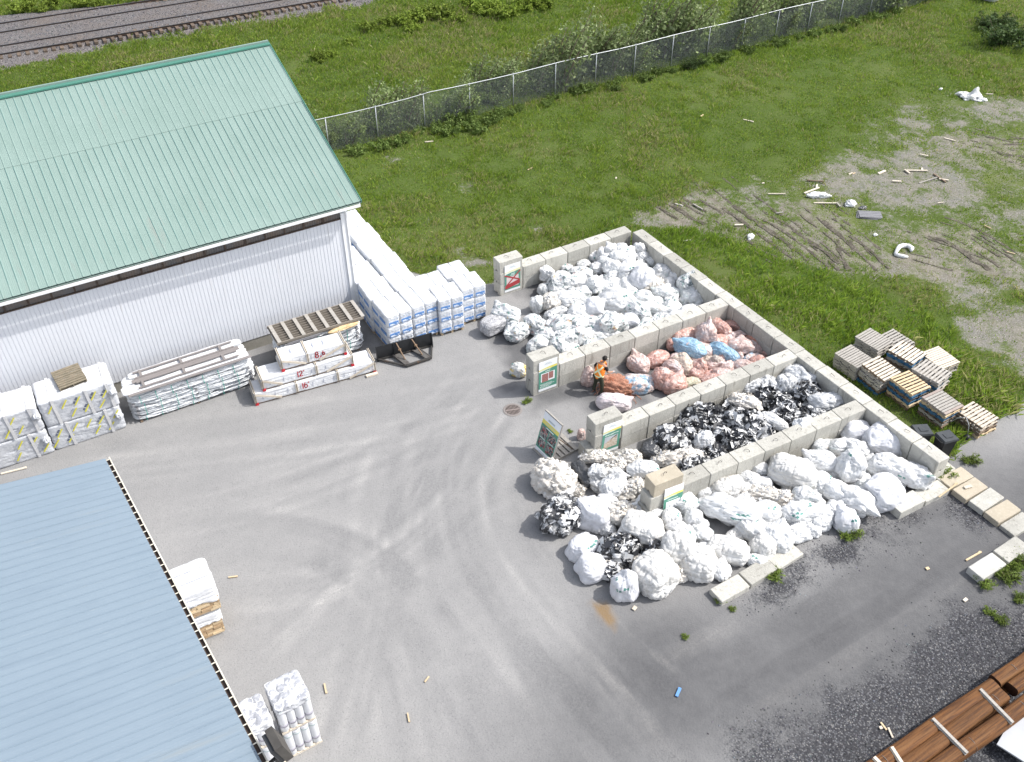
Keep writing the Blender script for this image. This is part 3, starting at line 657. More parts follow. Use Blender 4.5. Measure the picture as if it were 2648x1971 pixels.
# ------------------------------------------------------------------ POSTERS on the block stacks
def poster(w, l0, wd, z0, z1, label, draw, tilt=0.0, off=-.012, rotz=0.0):
    """flat board leaning on the near face of the block stack; local x right, z up, y back"""
    a = rad(WALLS[w][2]); c = wpos(w, l0, off, z0)
    o = thing('poster_board', label, 'sign', c, a, 'posters at the ends of the block walls'); o.rotation_euler = (tilt, 0, a)
    H = z1-z0; mb = MB(); mb.box((0, 0, H/2), (wd, .012, H)); b = part('board', mb, MPW, o, rot=(0, rotz, 0))
    def rect(nm, x0, x1, y0, y1, m, lift=1):
        mb = MB(); y = -.006-.0015*lift
        mb.quad((x0*wd-wd/2, y, y0*H), (x1*wd-wd/2, y, y0*H), (x1*wd-wd/2, y, y1*H), (x0*wd-wd/2, y, y1*H)); part(nm, mb, m, o, rot=(0, rotz, 0))
    def curve(nm, m, base, top, lift=1, n=10):
        mb = MB(); y = -.006-.0015*lift
        for i in range(n):
            u0, u1 = i/n, (i+1)/n
            mb.quad((u0*wd-wd/2, y, base(u0)*H), (u1*wd-wd/2, y, base(u1)*H), (u1*wd-wd/2, y, top(u1)*H), (u0*wd-wd/2, y, top(u0)*H))
        part(nm, mb, m, o, rot=(0, rotz, 0))
    def lines(nm, m, rows, lift=3):
        mb = MB(); y = -.006-.0015*lift
        for (x0, x1, yy, h) in rows:
            x = x0; r = random.Random(int(x0*91+yy*977))
            while x < x1:
                s = r.uniform(.03, .08); mb.quad((x*wd-wd/2, y, yy*H), (min(x+s, x1)*wd-wd/2, y, yy*H), (min(x+s, x1)*wd-wd/2, y, (yy+h)*H), (x*wd-wd/2, y, (yy+h)*H)); x += s+.018
        part(nm, mb, m, o, rot=(0, rotz, 0))
    draw(rect, curve, lines, wd, H, o, rotz)
    return o
def std(rect, curve, lines, photo):
    curve('yellow_band', MLYEL if photo == 'x' else MYEL, lambda u: .70+.02*u, lambda u: .735+.06*math.sin(u*1.5+.1), 1)
    curve('green_field', MGREEN, lambda u: .085, lambda u: .66+.07*math.sin(u*1.4), 2)
    lines('small_print', MPTXT, [(.3,.7,.875,.018), (.36,.62,.91,.02)])
    lines('slogan_print', MPTXTW, [(.06,.62,.725,.014), (.06,.66,.70,.014)], 4)
def dA(rect, curve, lines, wd, H, o, rz):
    std(rect, curve, lines, 'x'); rect('photo', .11, .89, .16, .56, MPINK, 3); lines('title_print', MPTXTW, [(.4,.64,.63,.03), (.36,.66,.585,.025)], 4)
    mb = MB(); y = -.016
    def st(a, b, w):
        a = Vector((a[0]*wd-wd/2, 0, a[1]*H)); b = Vector((b[0]*wd-wd/2, 0, b[1]*H)); d = (b-a).normalized(); s = Vector((-d.z, 0, d.x))*w/2
        mb.quad(*[tuple(v+Vector((0, y, 0))) for v in (a-s, b-s, b+s, a+s)])
    st((.0,.64), (.94,.36), .07); y = -.0168; st((.05,.22), (.99,.70), .07); y = -.0176; st((.02,.17), (.97,.27), .16); y = -.0184; st((.1,.24), (.97,.34), .09)
    part('red_cross', mb, MREDP, o)
def dB(rect, curve, lines, wd, H, o, rz):
    std(rect, curve, lines, 'b'); rect('photo', .12, .88, .31, .60, MPW, 3)
    curve('photo_bale', MPRUST, lambda u: .30, lambda u: .30, 4)
    rect('photo_bale', .17, .52, .30, .575, MPRUST, 5); rect('photo_bale', .55, .80, .36, .59, MPRUST, 5); lines('title_print', MPTXTW, [(.36,.62,.635,.025)], 4); lines('body_print', MPTXTW, [(.08,.72,.22,.018), (.12,.86,.185,.018), (.08,.7,.15,.018), (.08,.6,.115,.018)], 4)
def dC(rect, curve, lines, wd, H, o, rz):
    std(rect, curve, lines, 'c'); rect('photo', .13, .87, .17, .56, MPGREY, 3); curve('photo_heap', MPTAN, lambda u: .17, lambda u: .17+.02+(.30*max(0, u-.0) if .13 < u < .87 else 0), 4, 16) if False else rect('photo_heap', .13, .87, .17, .34, MPTAN, 4)
    mb = MB(); y = -.0135; mb.add([(.13*wd-wd/2, y, .34*H), (.87*wd-wd/2, y, .34*H), (.87*wd-wd/2, y, .53*H)], [(0, 1, 2)]); part('photo_slope', mb, MPTAN, o)
    mb = MB(); y = -.015; mb.add([(.45*wd-wd/2, y, .43*H), (.87*wd-wd/2, y, .50*H), (.87*wd-wd/2, y, .545*H), (.62*wd-wd/2, y, .49*H)], [(0, 1, 2, 3)]); part('photo_shadow', mb, MPDARK, o)
    lines('title_print', MPTXTW, [(.14,.6,.60,.03), (.5,.9,.62,.025)], 4)
def dD(rect, curve, lines, wd, H, o, rz):
    std(rect, curve, lines, 'd'); rect('photo', .13, .87, .12, .56, MPW, 3); lines('title_print', MPTXTW, [(.2,.75,.60,.03)], 4)
    mb = MB(); y = -.014
    for x in (.33, .7): mb.add([(x*wd-wd/2-.01, y, .25*H), (x*wd-wd/2+.015, y, .25*H), (x*wd-wd/2+.03, y, .52*H), (x*wd-wd/2+.02, y, .52*H)], [(0, 1, 2, 3)])
    part('photo_sack_outline', mb, MPTXT, o, rot=(0, rz, 0))
poster('A', 5*1.224+.57, .82, .12, 1.58, 'poster with a red painted cross over it, on the far-left block stack', dA)
poster('B', 7*1.224+.55, .84, .13, 1.66, 'poster showing two rust-coloured bales, on the stack beside the worker', dB)
poster('C', 7*1.224+.52, .80, .15, 1.60, 'poster showing a tan stone heap, on the stack behind the white bags', dC, rotz=rad(3))
poster('D', 7*1.224+.45, .80, .02, 1.42, 'poster showing white sacks, leaning low behind the front white bags', dD, tilt=rad(-6), off=-.16, rotz=rad(3))

# A-frame notice board by the drain
sb = gp(1280+800*.14525, 980+1310*.14525)
af = thing('leaning_notice_board', 'leaning notice board on a wooden pallet base, with four dark photos', 'sign', (-11.93, -9.62, 0), math.atan2(-.92, .06))
bw, bh, tl = 1.0, 1.75, rad(-15)
mb = MB(); mb.box((0, 0, bh/2+.05), (bw, .03, bh)); part('board', mb, MPW, af, rot=(tl, 0, 0))
mb = MB()
for x in (-bw/2, bw/2): mb.box((x, .03, bh/2+.05), (.05, .05, bh+.04))
mb.box((0, .03, bh+.075), (bw+.05, .06, .05)); mb.box((0, -.02, .04), (bw+.1, .12, .07)); part('wooden_frame', mb, MWOODG, af, rot=(tl, 0, 0))
def ar(nm, x0, x1, y0, y1, m, lift):
    mb = MB(); y = -.016-.0015*lift; mb.quad(((x0-.5)*bw, y, .05+y0*bh), ((x1-.5)*bw, y, .05+y0*bh), ((x1-.5)*bw, y, .05+y1*bh), ((x0-.5)*bw, y, .05+y1*bh)); part(nm, mb, m, af, rot=(tl, 0, 0))
ar('yellow_band', 0, 1, .70, .82, MYEL, 1); ar('green_field', 0, 1, .10, .72, MGREEN, 2)
for (x0, x1, y0, y1) in ((.05,.47,.40,.66), (.53,.95,.42,.64), (.05,.47,.16,.36), (.53,.95,.13,.38)): ar('photo', x0, x1, y0, y1, MPDARK, 3)
ar('title_print', .30, .75, .665, .69, MPTXTW, 4); ar('logo_print', .3, .7, .86, .90, MPTXT, 4); ar('slogan_print', .2, .8, .76, .775, MPTXT, 4); ar('footer_print', .2, .55, .04, .055, MPTXT, 4); ar('caption_print', .08, .4, .375, .39, MPTXTW, 4); ar('caption_print', .56, .9, .395, .41, MPTXTW, 4)
mb = MB()
for k in range(5): mb.box((0, .35+k*.22, .12), (1.05, .16, .025))
for x in (-.48, 0, .48): mb.box((x, .75, .055), (.05, 1.2, .10))
part('pallet_base', mb, MWOODG, af)
mb = MB(); mb.bar((.4, 1.1, .14), (.4, .42, 1.05), .05, .04); mb.bar((-.4, 1.1, .14), (-.4, .42, 1.05), .05, .04); part('brace', mb, MWOODD, af)

# drain cover
dr = thing('drain_cover', 'round iron drain grate in the asphalt beside the rust bale poster', 'drain cover', (-11.52, -6.76, 0), rad(70))
mb = MB(); mb.lathe([(.33, .002), (.39, .012), (.36, .02), (.30, .02), (.30, .004)], 32); part('rim', mb, mat('drain_rim', (.22,.20,.19), .8), dr)
mb = MB(); mb.lathe([(.30, .004), (.30, .006)], 28); part('dark_pit', mb, mat('drain_pit', (.02,.018,.018), .9), dr)
mb = MB()
for k in range(-5, 6):
    y = k*.052; h = math.sqrt(max(.0, .30**2-y*y)); mb.box((0, y, .014), (2*h, .024, .012))
mb.box((0, 0, .018), (.05, .58, .012)); part('grate_bars', mb, mat('grate_iron', (.24,.20,.185), .7), dr)

# ------------------------------------------------------------------ soft bodies (bags, bales)
def cube_sphere(n):
    vs = {}; V = []; F = []
    def key(i, j, k):
        if (i, j, k) not in vs:
            vs[(i, j, k)] = len(V); V.append((i, j, k))
        return vs[(i, j, k)]
    for ax in range(3):
        for side in (0, n):
            for a in range(n):
                for b in range(n):
                    qd = []
                    for da, db in ((0,0),(1,0),(1,1),(0,1)):
                        c = [0, 0, 0]; c[ax] = side; c[(ax+1) % 3] = a+da; c[(ax+2) % 3] = b+db; qd.append(key(*c))
                    F.append(qd if side == n else qd[::-1])
    P = np.array(V, float)/n*2-1
    P = np.tan(P*math.pi/4)
    d = P/np.linalg.norm(P, axis=1)[:, None]
    return d, np.array(F, np.int32)
CS = {}
def npmesh(name, v, f, mats, mi=None, smooth=True):
    me = bpy.data.meshes.new(name); me.vertices.add(len(v)); me.vertices.foreach_set('co', np.asarray(v, np.float32).ravel())
    me.loops.add(f.size); me.polygons.add(len(f)); k = f.shape[1]
    me.loops.foreach_set('vertex_index', f.ravel().astype(np.int32)); me.polygons.foreach_set('loop_start', np.arange(0, f.size, k, dtype=np.int32))
    for m in (mats if isinstance(mats, (list, tuple)) else [mats]): me.materials.append(m)
    me.update(calc_edges=True)
    if mi is not None: me.polygons.foreach_set('material_index', mi.astype(np.int32))
    me.polygons.foreach_set('use_smooth', np.full(len(f), smooth)); me.update(); return me
def soft(name, a, b, c, seed, mats, n=20, e=2.5, low=.13, mid=.06, wr=.03, lumps=0, lamp=.12, quilt=0, qamp=.06, tip=None, marks=0, flat=.82, crisp=0, sag=0.0):
    """a pillow-like body with semi-axes a,b,c resting on z = 0: slack folds, wrinkles, lumps, quilting by a net"""
    if n not in CS: CS[n] = cube_sphere(n)
    d, F = CS[n]; r = np.random.RandomState(seed)
    k = (np.abs(d)**e).sum(1)**(-1/e); p = d*k[:, None]*np.array([a, b, c])
    s = (a*b*c)**(1/3); o = r.uniform(-50, 50, 3)
    h = low*vn3(d*1.3+o, seed)+mid*vn3(d*3.1+o, seed+1)
    w1 = 1-np.abs(vn3(d*np.array([4.2, 4.2, 3.0])+vn3(d*2+o, seed+5)[:, None]*.7+o, seed+2)); w2 = 1-np.abs(vn3(d*9+o, seed+3))
    ta = r.normal(size=3); ta /= np.linalg.norm(ta); tb = r.normal(size=3); tb /= np.linalg.norm(tb)
    da = d-(d @ ta)[:, None]*ta*.78; db = d-(d @ tb)[:, None]*tb*.78
    g1 = vn3(da*4.2+vn3(d*1.7+o, seed+8)[:, None]*.5+o, seed+9); g3 = vn3(db*6.5+vn3(d*2.2+o, seed+10)[:, None]*.4+o, seed+12); g2 = vn3(d*7.0+vn3(d*3+o, seed+6)[:, None]*.8+o, seed+7)
    h = h+wr*(w1**2-.4)*.7+wr*.25*(w2**2-.4)-wr*2.3*np.exp(-np.abs(g1)*8)-wr*1.0*np.exp(-np.abs(g3)*6)-wr*.35*np.exp(-np.abs(g2)*6)
    if lumps:
        q = r.normal(size=(lumps, 3)); q /= np.linalg.norm(q, axis=1)[:, None]
        ds = np.arccos(np.clip(d @ q.T, -1, 1)); ds.sort(axis=1)
        R = 1.6/math.sqrt(lumps); h = h+lamp*(np.sqrt(np.clip(1-(ds[:, 0]/(R*1.25))**2, 0, 1))-.5)+ (crisp*np.clip((ds[:, 1]-ds[:, 0])/R, 0, .6) if crisp else 0)
    if quilt:
        u = p/s*quilt
        h = h+qamp*(np.minimum(np.minimum(np.abs(np.sin(u[:, 0]*1.57)), np.abs(np.sin(u[:, 1]*1.57+.4))*1.0), 1)**.5-.6)*(.6+.4*(np.abs(d[:, 2]) > .5))
        h = h+qamp*.8*(np.abs(np.sin(u[:, 2]*1.57+.7))**.5-.6)*(np.abs(d[:, 2]) < .75)
    p = p+d*(h*s)[:, None]
    if tip is not None:
        t = np.array(tip, float); tl_ = np.linalg.norm(t); t /= tl_
        ang = np.arccos(np.clip(d @ t, -1, 1)); g_ = np.exp(-(ang/.26)**2)
        e1_ = np.cross(t, [.3, .5, .81]); e1_ /= np.linalg.norm(e1_); e2_ = np.cross(t, e1_); ph_ = np.arctan2(d @ e2_, d @ e1_)+vn3(d*2+o, seed+14)*.8
        p = p*(1+.055*np.cos(9*ph_)*np.exp(-(ang/.75)**2)*(ang > .12))[:, None]
        p = p+t*(g_*tl_*s)[:, None]; fl = np.exp(-(ang/.55)**2)*.16
        p = p*(1-fl[:, None]*(1-np.abs(d @ t))[:, None])
    if sag: p[:, :2] *= (1-sag*np.clip(d[:, 2], -.9, .9))[:, None]
    z0 = -c*flat; zz = p[:, 2]; p[:, 2] = np.where(zz < z0, z0+(zz-z0)*.12, zz)
    p[:, 2] -= p[:, 2].min()
    mi = np.zeros(len(F))
    if marks:
        fc = d[F].mean(1); fc /= np.linalg.norm(fc, axis=1)[:, None]
        for m in range(marks):
            q = r.normal(size=3); q[2] = abs(q[2])*.8+.15; q[1] = -abs(q[1]); q /= np.linalg.norm(q)
            t2 = np.cross(q, [0, 0, 1.]); t2 /= np.linalg.norm(t2)+1e-9
            for sg in (-1, 1):
                qq = q+t2*sg*.055/s; qq /= np.linalg.norm(qq)
                an = np.arccos(np.clip(fc @ qq, -1, 1)); mi[an < .045/s] = 1
    return npmesh(name, p, F, mats, mi)

# ------------------------------------------------------------------ WRAPPED BUNDLES with yellow slashes, against the warehouse
def slash_print(par, L_, H, r, x0=0.0):
    ye, nv, fd = MB(), MB(), MB()
    x = x0+.15; k = 0
    def st(mb, cx, cz, ln, wd, ang, y):
        dx, dz = math.cos(ang)*ln/2, math.sin(ang)*ln/2; sx, sz = -math.sin(ang)*wd/2, math.cos(ang)*wd/2
        mb.quad((cx-dx-sx, y, cz-dz-sz), (cx+dx-sx, y, cz+dz-sz), (cx+dx+sx, y, cz+dz+sz), (cx-dx+sx, y, cz-dz+sz))
    while x < L_-.25:
        for row in (0, 1):
            cx = x+row*.26+r.uniform(-.05, .05); cz = H*(.30+.40*row)+r.uniform(-.04, .04); a = rad(52)+r.uniform(-.06, .06)
            if cx > L_-.15: continue
            if r.random() < .25: continue
            st(ye, cx, cz, .42, .05, a, -.022)
            t = nv if r.random() < .55 else fd
            ox, oz = -math.sin(a)*.085, math.cos(a)*.085
            for q_ in range(6):
                if q_ == 2: continue
                f = (q_-2.5)*.05
                st(t, cx+ox+math.cos(a)*f, cz+oz+math.sin(a)*f, .036, .075, a, -.022)
        x += .50+r.uniform(-.03, .03)
    for mb, m, nm in ((ye, MSLASHY, 'yellow_slash'), (nv, MSLASHD, 'dark_lettering'), (fd, MSLASHB, 'faded_lettering')):
        if mb.f: part(nm, mb, m, par)
ub = thing
def wrap_bundle(x0, x1, z0, z1, y0, y1, label, seed, top):
    o = thing('wrapped_bundle', label, 'wrapped bundle', (x0, y0, z0), rad(-2.3), 'bundles wrapped in printed film')
    r = random.Random(seed); L_ = x1-x0; H = z1-z0; Dp = y1-y0
    me = soft('sleeve', L_/2, Dp/2, H/2, seed, [MWRAP, MWRAPTOP], n=30, e=26, low=.006, mid=.012, wr=.014, flat=.995)
    fz = np.zeros(len(me.polygons)*3, np.float32); me.polygons.foreach_get('normal', fz); nz = fz.reshape(-1, 3)[:, 2]
    me.polygons.foreach_set('material_index', ((nz > .6) & top).astype(np.int32))
    link('sleeve', me, o, (L_/2, Dp/2, 0)); slash_print(o, L_, H, r)
    mb = MB()
    for fx in ((.26, .79) if seed % 2 else (.18, .62, .9)):
        w = .11; x = L_*fx
        mb.quad((x, -.026, .02), (x+w, -.026, .02), (x+w-.05, -.026, H+.01), (x-.05, -.026, H+.01)); mb.quad((x-.05, -.026, H+.012), (x+w-.05, -.026, H+.012), (x+w-.02, Dp, H+.012), (x-.02, Dp, H+.012))
        part('film_strip', mb, MFILMSTRIP, o); mb = MB()
    if seed in (3, 4, 5, 6):
        me = soft('gathered_end', .16, .2, .16, seed+50, [MWRAP], n=10, e=2.3, wr=.14, mid=.12); link('gathered_end', me, o, (L_-.14, .02, H*.5))
    return o
wrap_bundle(-27.66, -24.98, 0.0, 1.16, .40, 1.86, 'lower printed wrapped bundle, right one, next to the long sleeve stack', 3, False)
wrap_bundle(-27.64, -24.92, 1.17, 2.34, .40, 1.86, 'upper printed wrapped bundle with the old brown pallet on top', 4, True)
wrap_bundle(-30.6, -27.68, 0.0, 1.16, .48, 1.94, 'lower printed wrapped bundle cut by the left frame edge', 5, False)
wrap_bundle(-30.6, -27.67, 1.17, 2.33, .49, 1.95, 'upper printed wrapped bundle cut by the left frame edge, bare white top', 6, True)

# ------------------------------------------------------------------ PALLETS
def pallet_meshes(mt, ms, seed, nb=7, solid=False, mb2=None):
    r = random.Random(seed); Lx, Ly = 1.22, 1.02
    def deck(nb, z, gap):
        mb = MB(); w = Lx/nb*(1-gap)
        for k in range(nb):
            x = -Lx/2+(k+.5)*Lx/nb+r.uniform(-.006, .006); mb.box((x, r.uniform(-.008, .008), z), (w+r.uniform(-.01, .012), Ly, .02), 1 if (mb2 and k in (0, nb-1)) else 0)
        return mb
    top = deck(nb, .131, .24 if solid else .42).mesh('top_deck', [mt, mb2 or mt]); bot = deck(5, .012, .55).mesh('bottom_deck', [mt])
    mb = MB()
    for y in (-Ly/2+.03, 0, Ly/2-.03):
        for x in (-.43, 0, .43): mb.box((x, y, .0715), (.30 if x else .34, .045, .097))
        mb.box((0, y, .1), (Lx-.01, .044, .04))
    return top, bot, mb.mesh('stringer', [ms])
def make_pallet(label, group, loc, rz, pm, rx=0.0, ry=0.0):
    o = thing('wooden_pallet', label, 'pallet', loc, rz, group); o.rotation_euler = (rx, ry, rz)
    link('top_deck', pm[0], o); link('bottom_deck', pm[1], o); link('stringer', pm[2], o); return o
PG = pallet_meshes(MWOODG, MWOODG, 1, 10, True); PG2 = pallet_meshes(MWOODG, MWOODG, 2, 8); PP = pallet_meshes(MWOODP, MWOODD, 3, 8); PT = pallet_meshes(MWOODT, MWOODT, 4, 8)
PB = pallet_meshes(MWOODB, MWOODB, 5, 7); PR = pallet_meshes(MWOODG, MWOODR, 6, 9, True, MWOODR); PD = pallet_meshes(MWOODD, MWOODD, 7, 7); POLD = pallet_meshes(MDECKOLD, MDECKOLD, 8, 9, True); PPS = pallet_meshes(MWOODP, MWOODP, 9, 11, True)
p6 = lambda x, y: (2100+x*548/2105, 800+y*548/2105)
PST = [('flat grey', ((425,265),(610,195),(820,320),(640,400)), 5, [PG]*3+[PG2, PG], 0, 'stack under the smooth grey pallet'),
       ('narrow', ((640,280),(830,185),(1020,320),(850,410)), 4, [PG2, PD, PG2, PG2], 0, 'low hindmost stack'),
       ('left', ((220,460),(430,345),(620,455),(420,605)), 5, [PG]*5, 0, 'all-grey stack nearest the blocks'),
       ('tilted', ((460,570),(720,460),(870,610),(690,720)), 6, [PB, PD, PG2, PG2, PG2, PP], .09, 'stack with a tilted top'),
       ('blue2', ((735,385),(890,320),(1150,460),(1000,525)), 6, [PD, PG2, PD, PG2, PB, PP], .0, 'stack with blue under its top'),
       ('fine', ((1110,435),(1230,365),(1440,500),(1300,590)), 5, [PG2, PG, PG2, PPS, PPS], 0, 'finely slatted stack'),
       ('fresh', ((770,690),(940,580),(1195,765),(1030,890)), 6, [PD, PT, PB, PD, PB, PT], -.03, 'stack with the fresh yellow top'),
       ('greyblue', ((1000,580),(1120,500),(1400,620),(1265,745)), 6, [PG2, PP, PG2, PB, PG2, PG2], .0, 'worn grey stack behind the yellow-topped one'),
       ('red', ((1080,870),(1280,780),(1510,940),(1335,1050)), 6, [PD, PG2, PD, PB, PT, PR], 0, 'stack with the reddish-edged top'),
       ('front', ((1470,1050),(1640,925),(1815,1040),(1660,1190)), 4, [PT, PD, PP, PP], .05, 'low pale stack by the bins')]
for nm, qd, n, pms, tiltv, desc in PST:
    zt = n*.144
    pts = [gp(*p6(*q_), zt) for q_ in qd]; c = sum(pts)/4
    e1 = (pts[2]-pts[1])+(pts[3]-pts[0]); e2 = (pts[1]-pts[0])+(pts[2]-pts[3])
    e = e1 if np.linalg.norm(e1) > 0 else e2; rz = math.atan2(e[1], e[0])
    cw = {PP: 'pale', PT: 'fresh yellow', PB: 'blue', PD: 'brown'}
    for k in range(n):
        col = 'grey'
        for t_, w_ in ((PP, 'pale'), (PT, 'yellow'), (PB, 'blue'), (PD, 'brown'), (PR, 'red-edged'), (PPS, 'pale slatted')):
            if pms[k] is t_: col = w_
        pos = 'topmost' if k == n-1 else (ordn(k)+' from bottom')
        make_pallet('%s pallet, %s of the %s' % (col, pos, desc), 'stacked wooden pallets', (c[0]+rnd.uniform(-.03, .03), c[1]+rnd.uniform(-.03, .03), k*.144+(.02 if k == n-1 and tiltv else 0)), rz+rnd.uniform(-.03, .03)+(tiltv if k == n-1 else 0), pms[k], ry=(.07 if nm == 'tilted' and k == n-1 else 0), rx=0)
c = gp(*(150/1.0, 815), 2.36); q4 = lambda x, y: (x/3.0043, 700+y/3.0043)
pts = [gp(*q4(*p), 2.5) for p in ((390,775), (595,700), (690,855), (455,935))]; c = sum(pts)/4; e = pts[1]-pts[0]
make_pallet('old brown pallet lying on the white printed bundle', None, (c[0], c[1], 2.35), math.atan2(e[1], e[0])+math.pi/2, POLD)

# ------------------------------------------------------------------ LONG STACKS of sleeved boards
def sleeve_stack(x0, y0, L_, Dp, n, h, desc, grp, seed, rz):
    ex = Vector((math.cos(rz), math.sin(rz), 0)); ey = Vector((-math.sin(rz), math.cos(rz), 0)); r = random.Random(seed)
    for k in range(n):
        loc = Vector((x0, y0, .06+k*h))+ex*r.uniform(-.06, .06)+ey*r.uniform(-.02, .02)
        o = thing('sleeved_board_pack', 'plastic-sleeved board pack, %s the %s' % (ordn(k)+' from bottom of' if k < n-1 else 'topmost of', desc), 'board pack', tuple(loc), rz, grp)
        me = soft('sleeve', L_/2, Dp/2, h*.5, seed+k*7, [MSIDING], n=30, e=7, low=.02, mid=.03, wr=.10, flat=.98); link('sleeve', me, o, (L_/2, Dp/2, 0))
        mb = MB(); x = .45
        while x < L_-.2: mb.box((x, -.012, h*.5), (.022, .012, h*.9)); x += .62
        part('strap', mb, MGSTRAP, o)
        if k < n-1 and k > 0:
            mb = MB()
            for x in (.15, L_*.5, L_-.2): mb.box((x, Dp/2, .0), (.09, Dp+.02, .03))
            part('spacer_batten', mb, MGREYB, o)
    mb = MB()
    o = thing('timber_bearers', 'timber bearers under the %s' % desc, 'timber', (x0, y0, 0), rz)
    for x in (.2, L_*.5, L_-.3): mb.box((x, Dp/2, .03), (.1, Dp-.05, .06))
    part('bearer', mb, MWOODD, o)
sleeve_stack(-24.6, .26, 4.95, 1.5, 6, .215, 'long stack beside the printed bundles', 'sleeved packs of the long stack', 100, rad(-1.6))
fr = thing('batten_frame', 'grey batten frames lying on the long white sleeve stack', 'timber frame', (-24.6, .26, 1.47), rad(-1.6))
mb = MB()
for y, ln_, wd_, z_ in ((.25, 4.0, .085, .05), (.62, 4.0, .085, .05), (.92, 4.0, .085, .05), (1.28, 4.0, .085, .05), (.77, 4.3, .2, .03), (.02, 4.9, .14, .0)): mb = MB(); mb.box((2.48, y, z_), (ln_, wd_, .03), rz=rad(.6)); part('batten', mb, MBATTEN, fr)
for x in (.7, 2.3, 3.9):
    for cx_, cy_ in ((x, .43), (x+.05, 1.1)): mb = MB(); mb.box((cx_, cy_, .066), (.1, .42, .03)); part('cross_batten', mb, MBATTEN, fr)
for k, (x, y, a, b, rzz, lb) in enumerate(((2.2, .42, 2.35, .36, 0, 'long white wrap sheet at the front top of the sleeve stack'), (2.6, 1.28, 2.3, .24, .01, 'narrow white wrap sheet along the back top of the sleeve stack'))):
    me = soft('white_wrap_sheet', a, b, .07, 300+k, [MWRAPTOP], n=22, e=5, low=.03, mid=.05, wr=.06, flat=.9); o = link('white_wrap_sheet', me, None, (-24.6+x, .26+y-.04*x*.7, 1.33), (0, 0, rad(-1.6)+rzz)); tag(o, lb, 'plastic sheet', 'white sheets on the sleeve stack')
sleeve_stack(-18.5, .08, 3.62, 1.3, 7, .215, 'shorter stack behind the lettered boxes', 'sleeved packs of the shorter stack', 200, rad(-2.2))
fr = thing('slatted_crate_top', 'grey slatted frame with seven cross boards on the shorter stack', 'timber frame', (-18.55, .05, 1.57), rad(-2.2))
mb = MB()
for k in range(8): mb.box((.09+k*.52, .66, .16), (.15, 1.32, .025))
part('cross_board', mb, MWOODG, fr)
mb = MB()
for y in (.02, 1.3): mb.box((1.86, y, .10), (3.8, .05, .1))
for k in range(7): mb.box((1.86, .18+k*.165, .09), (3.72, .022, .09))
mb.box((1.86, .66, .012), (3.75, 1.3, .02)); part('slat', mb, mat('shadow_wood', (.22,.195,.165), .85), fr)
me = soft('torn_insulation_sheet', .72, .12, .08, 55, [mat('tan_insulation', (.55,.40,.22), .9, [('n',8,.45,.7,(.66,.55,.38))])], n=14, e=3, wr=.1); o = link('torn_insulation_sheet', me, None, (-15.75, -.12, 1.46), (0, 0, rad(2))); tag(o, 'torn tan insulation strip sticking out under the slatted frame', 'insulation')
mb = MB(); mb.box((0, 0, 0), (1.5, .16, .03)); mb.box((.1, .03, .04), (1.45, .16, .03)); o = part('grey_board', mb, MGREYB, None, loc=(-17.55, .02, 1.53), rot=(0, 0, rad(-3))); tag(o, 'grey boards poking out between the slatted frame and the top box', 'board')

# lettered long boxes
def stroke(pts, w, y, mb):
    for a, b in zip(pts[:-1], pts[1:]):
        a = Vector((a[0], 0, a[1])); b = Vector((b[0], 0, b[1])); d = b-a
        if d.length < 1e-6: continue
        d.normalize(); s = Vector((-d.z, 0, d.x))*w/2; a = a-d*w*.3; b = b+d*w*.3
        mb.quad(*[(v.x, y, v.z) for v in (a-s, b-s, b+s, a+s)])
def arc(cx, cz, rx, rz_, a0, a1, n=12): return [(cx+rx*math.cos(rad(a0+(a1-a0)*i/n)), cz+rz_*math.sin(rad(a0+(a1-a0)*i/n))) for i in range(n+1)]
GLY = {'1': [[(.1, 0), (.12, 1)]], '6': [arc(.32, .30, .28, .30, 0, 360, 16), [(.06, .36), (.10, .7), (.26, 1.0)]], '2': [arc(.3, .74, .26, .27, 170, -50, 12)+[(.02, .05)], [(.02, .04), (.22, .12), (.38, .0), (.6, .08)]],
       '8': [arc(.3, .25, .27, .26, 0, 360, 16), arc(.32, .74, .22, .24, 0, 360, 14)], '.': [[(.0, .02), (.2, .16)]], "'": [[(.0, .82), (.06, 1.0)]]}
def letter(par, txt, x, z, h, y):
    mb = MB()
    for ch in txt:
        sc = h
        wv = {'1': .3, '6': .72, '2': .75, '8': .72, '.': .36, "'": .3}[ch]
        k = .62 if (ch == '6' and txt.startswith('8')) else 1
        for pl in GLY[ch]: stroke([(x+a*sc*.8*k, z+b*sc*k+(sc*.22 if k < 1 else 0)) for a, b in pl], h*.14, y, mb)
        x += wv*sc*.95
    part('red_lettering', mb, MRED, par)
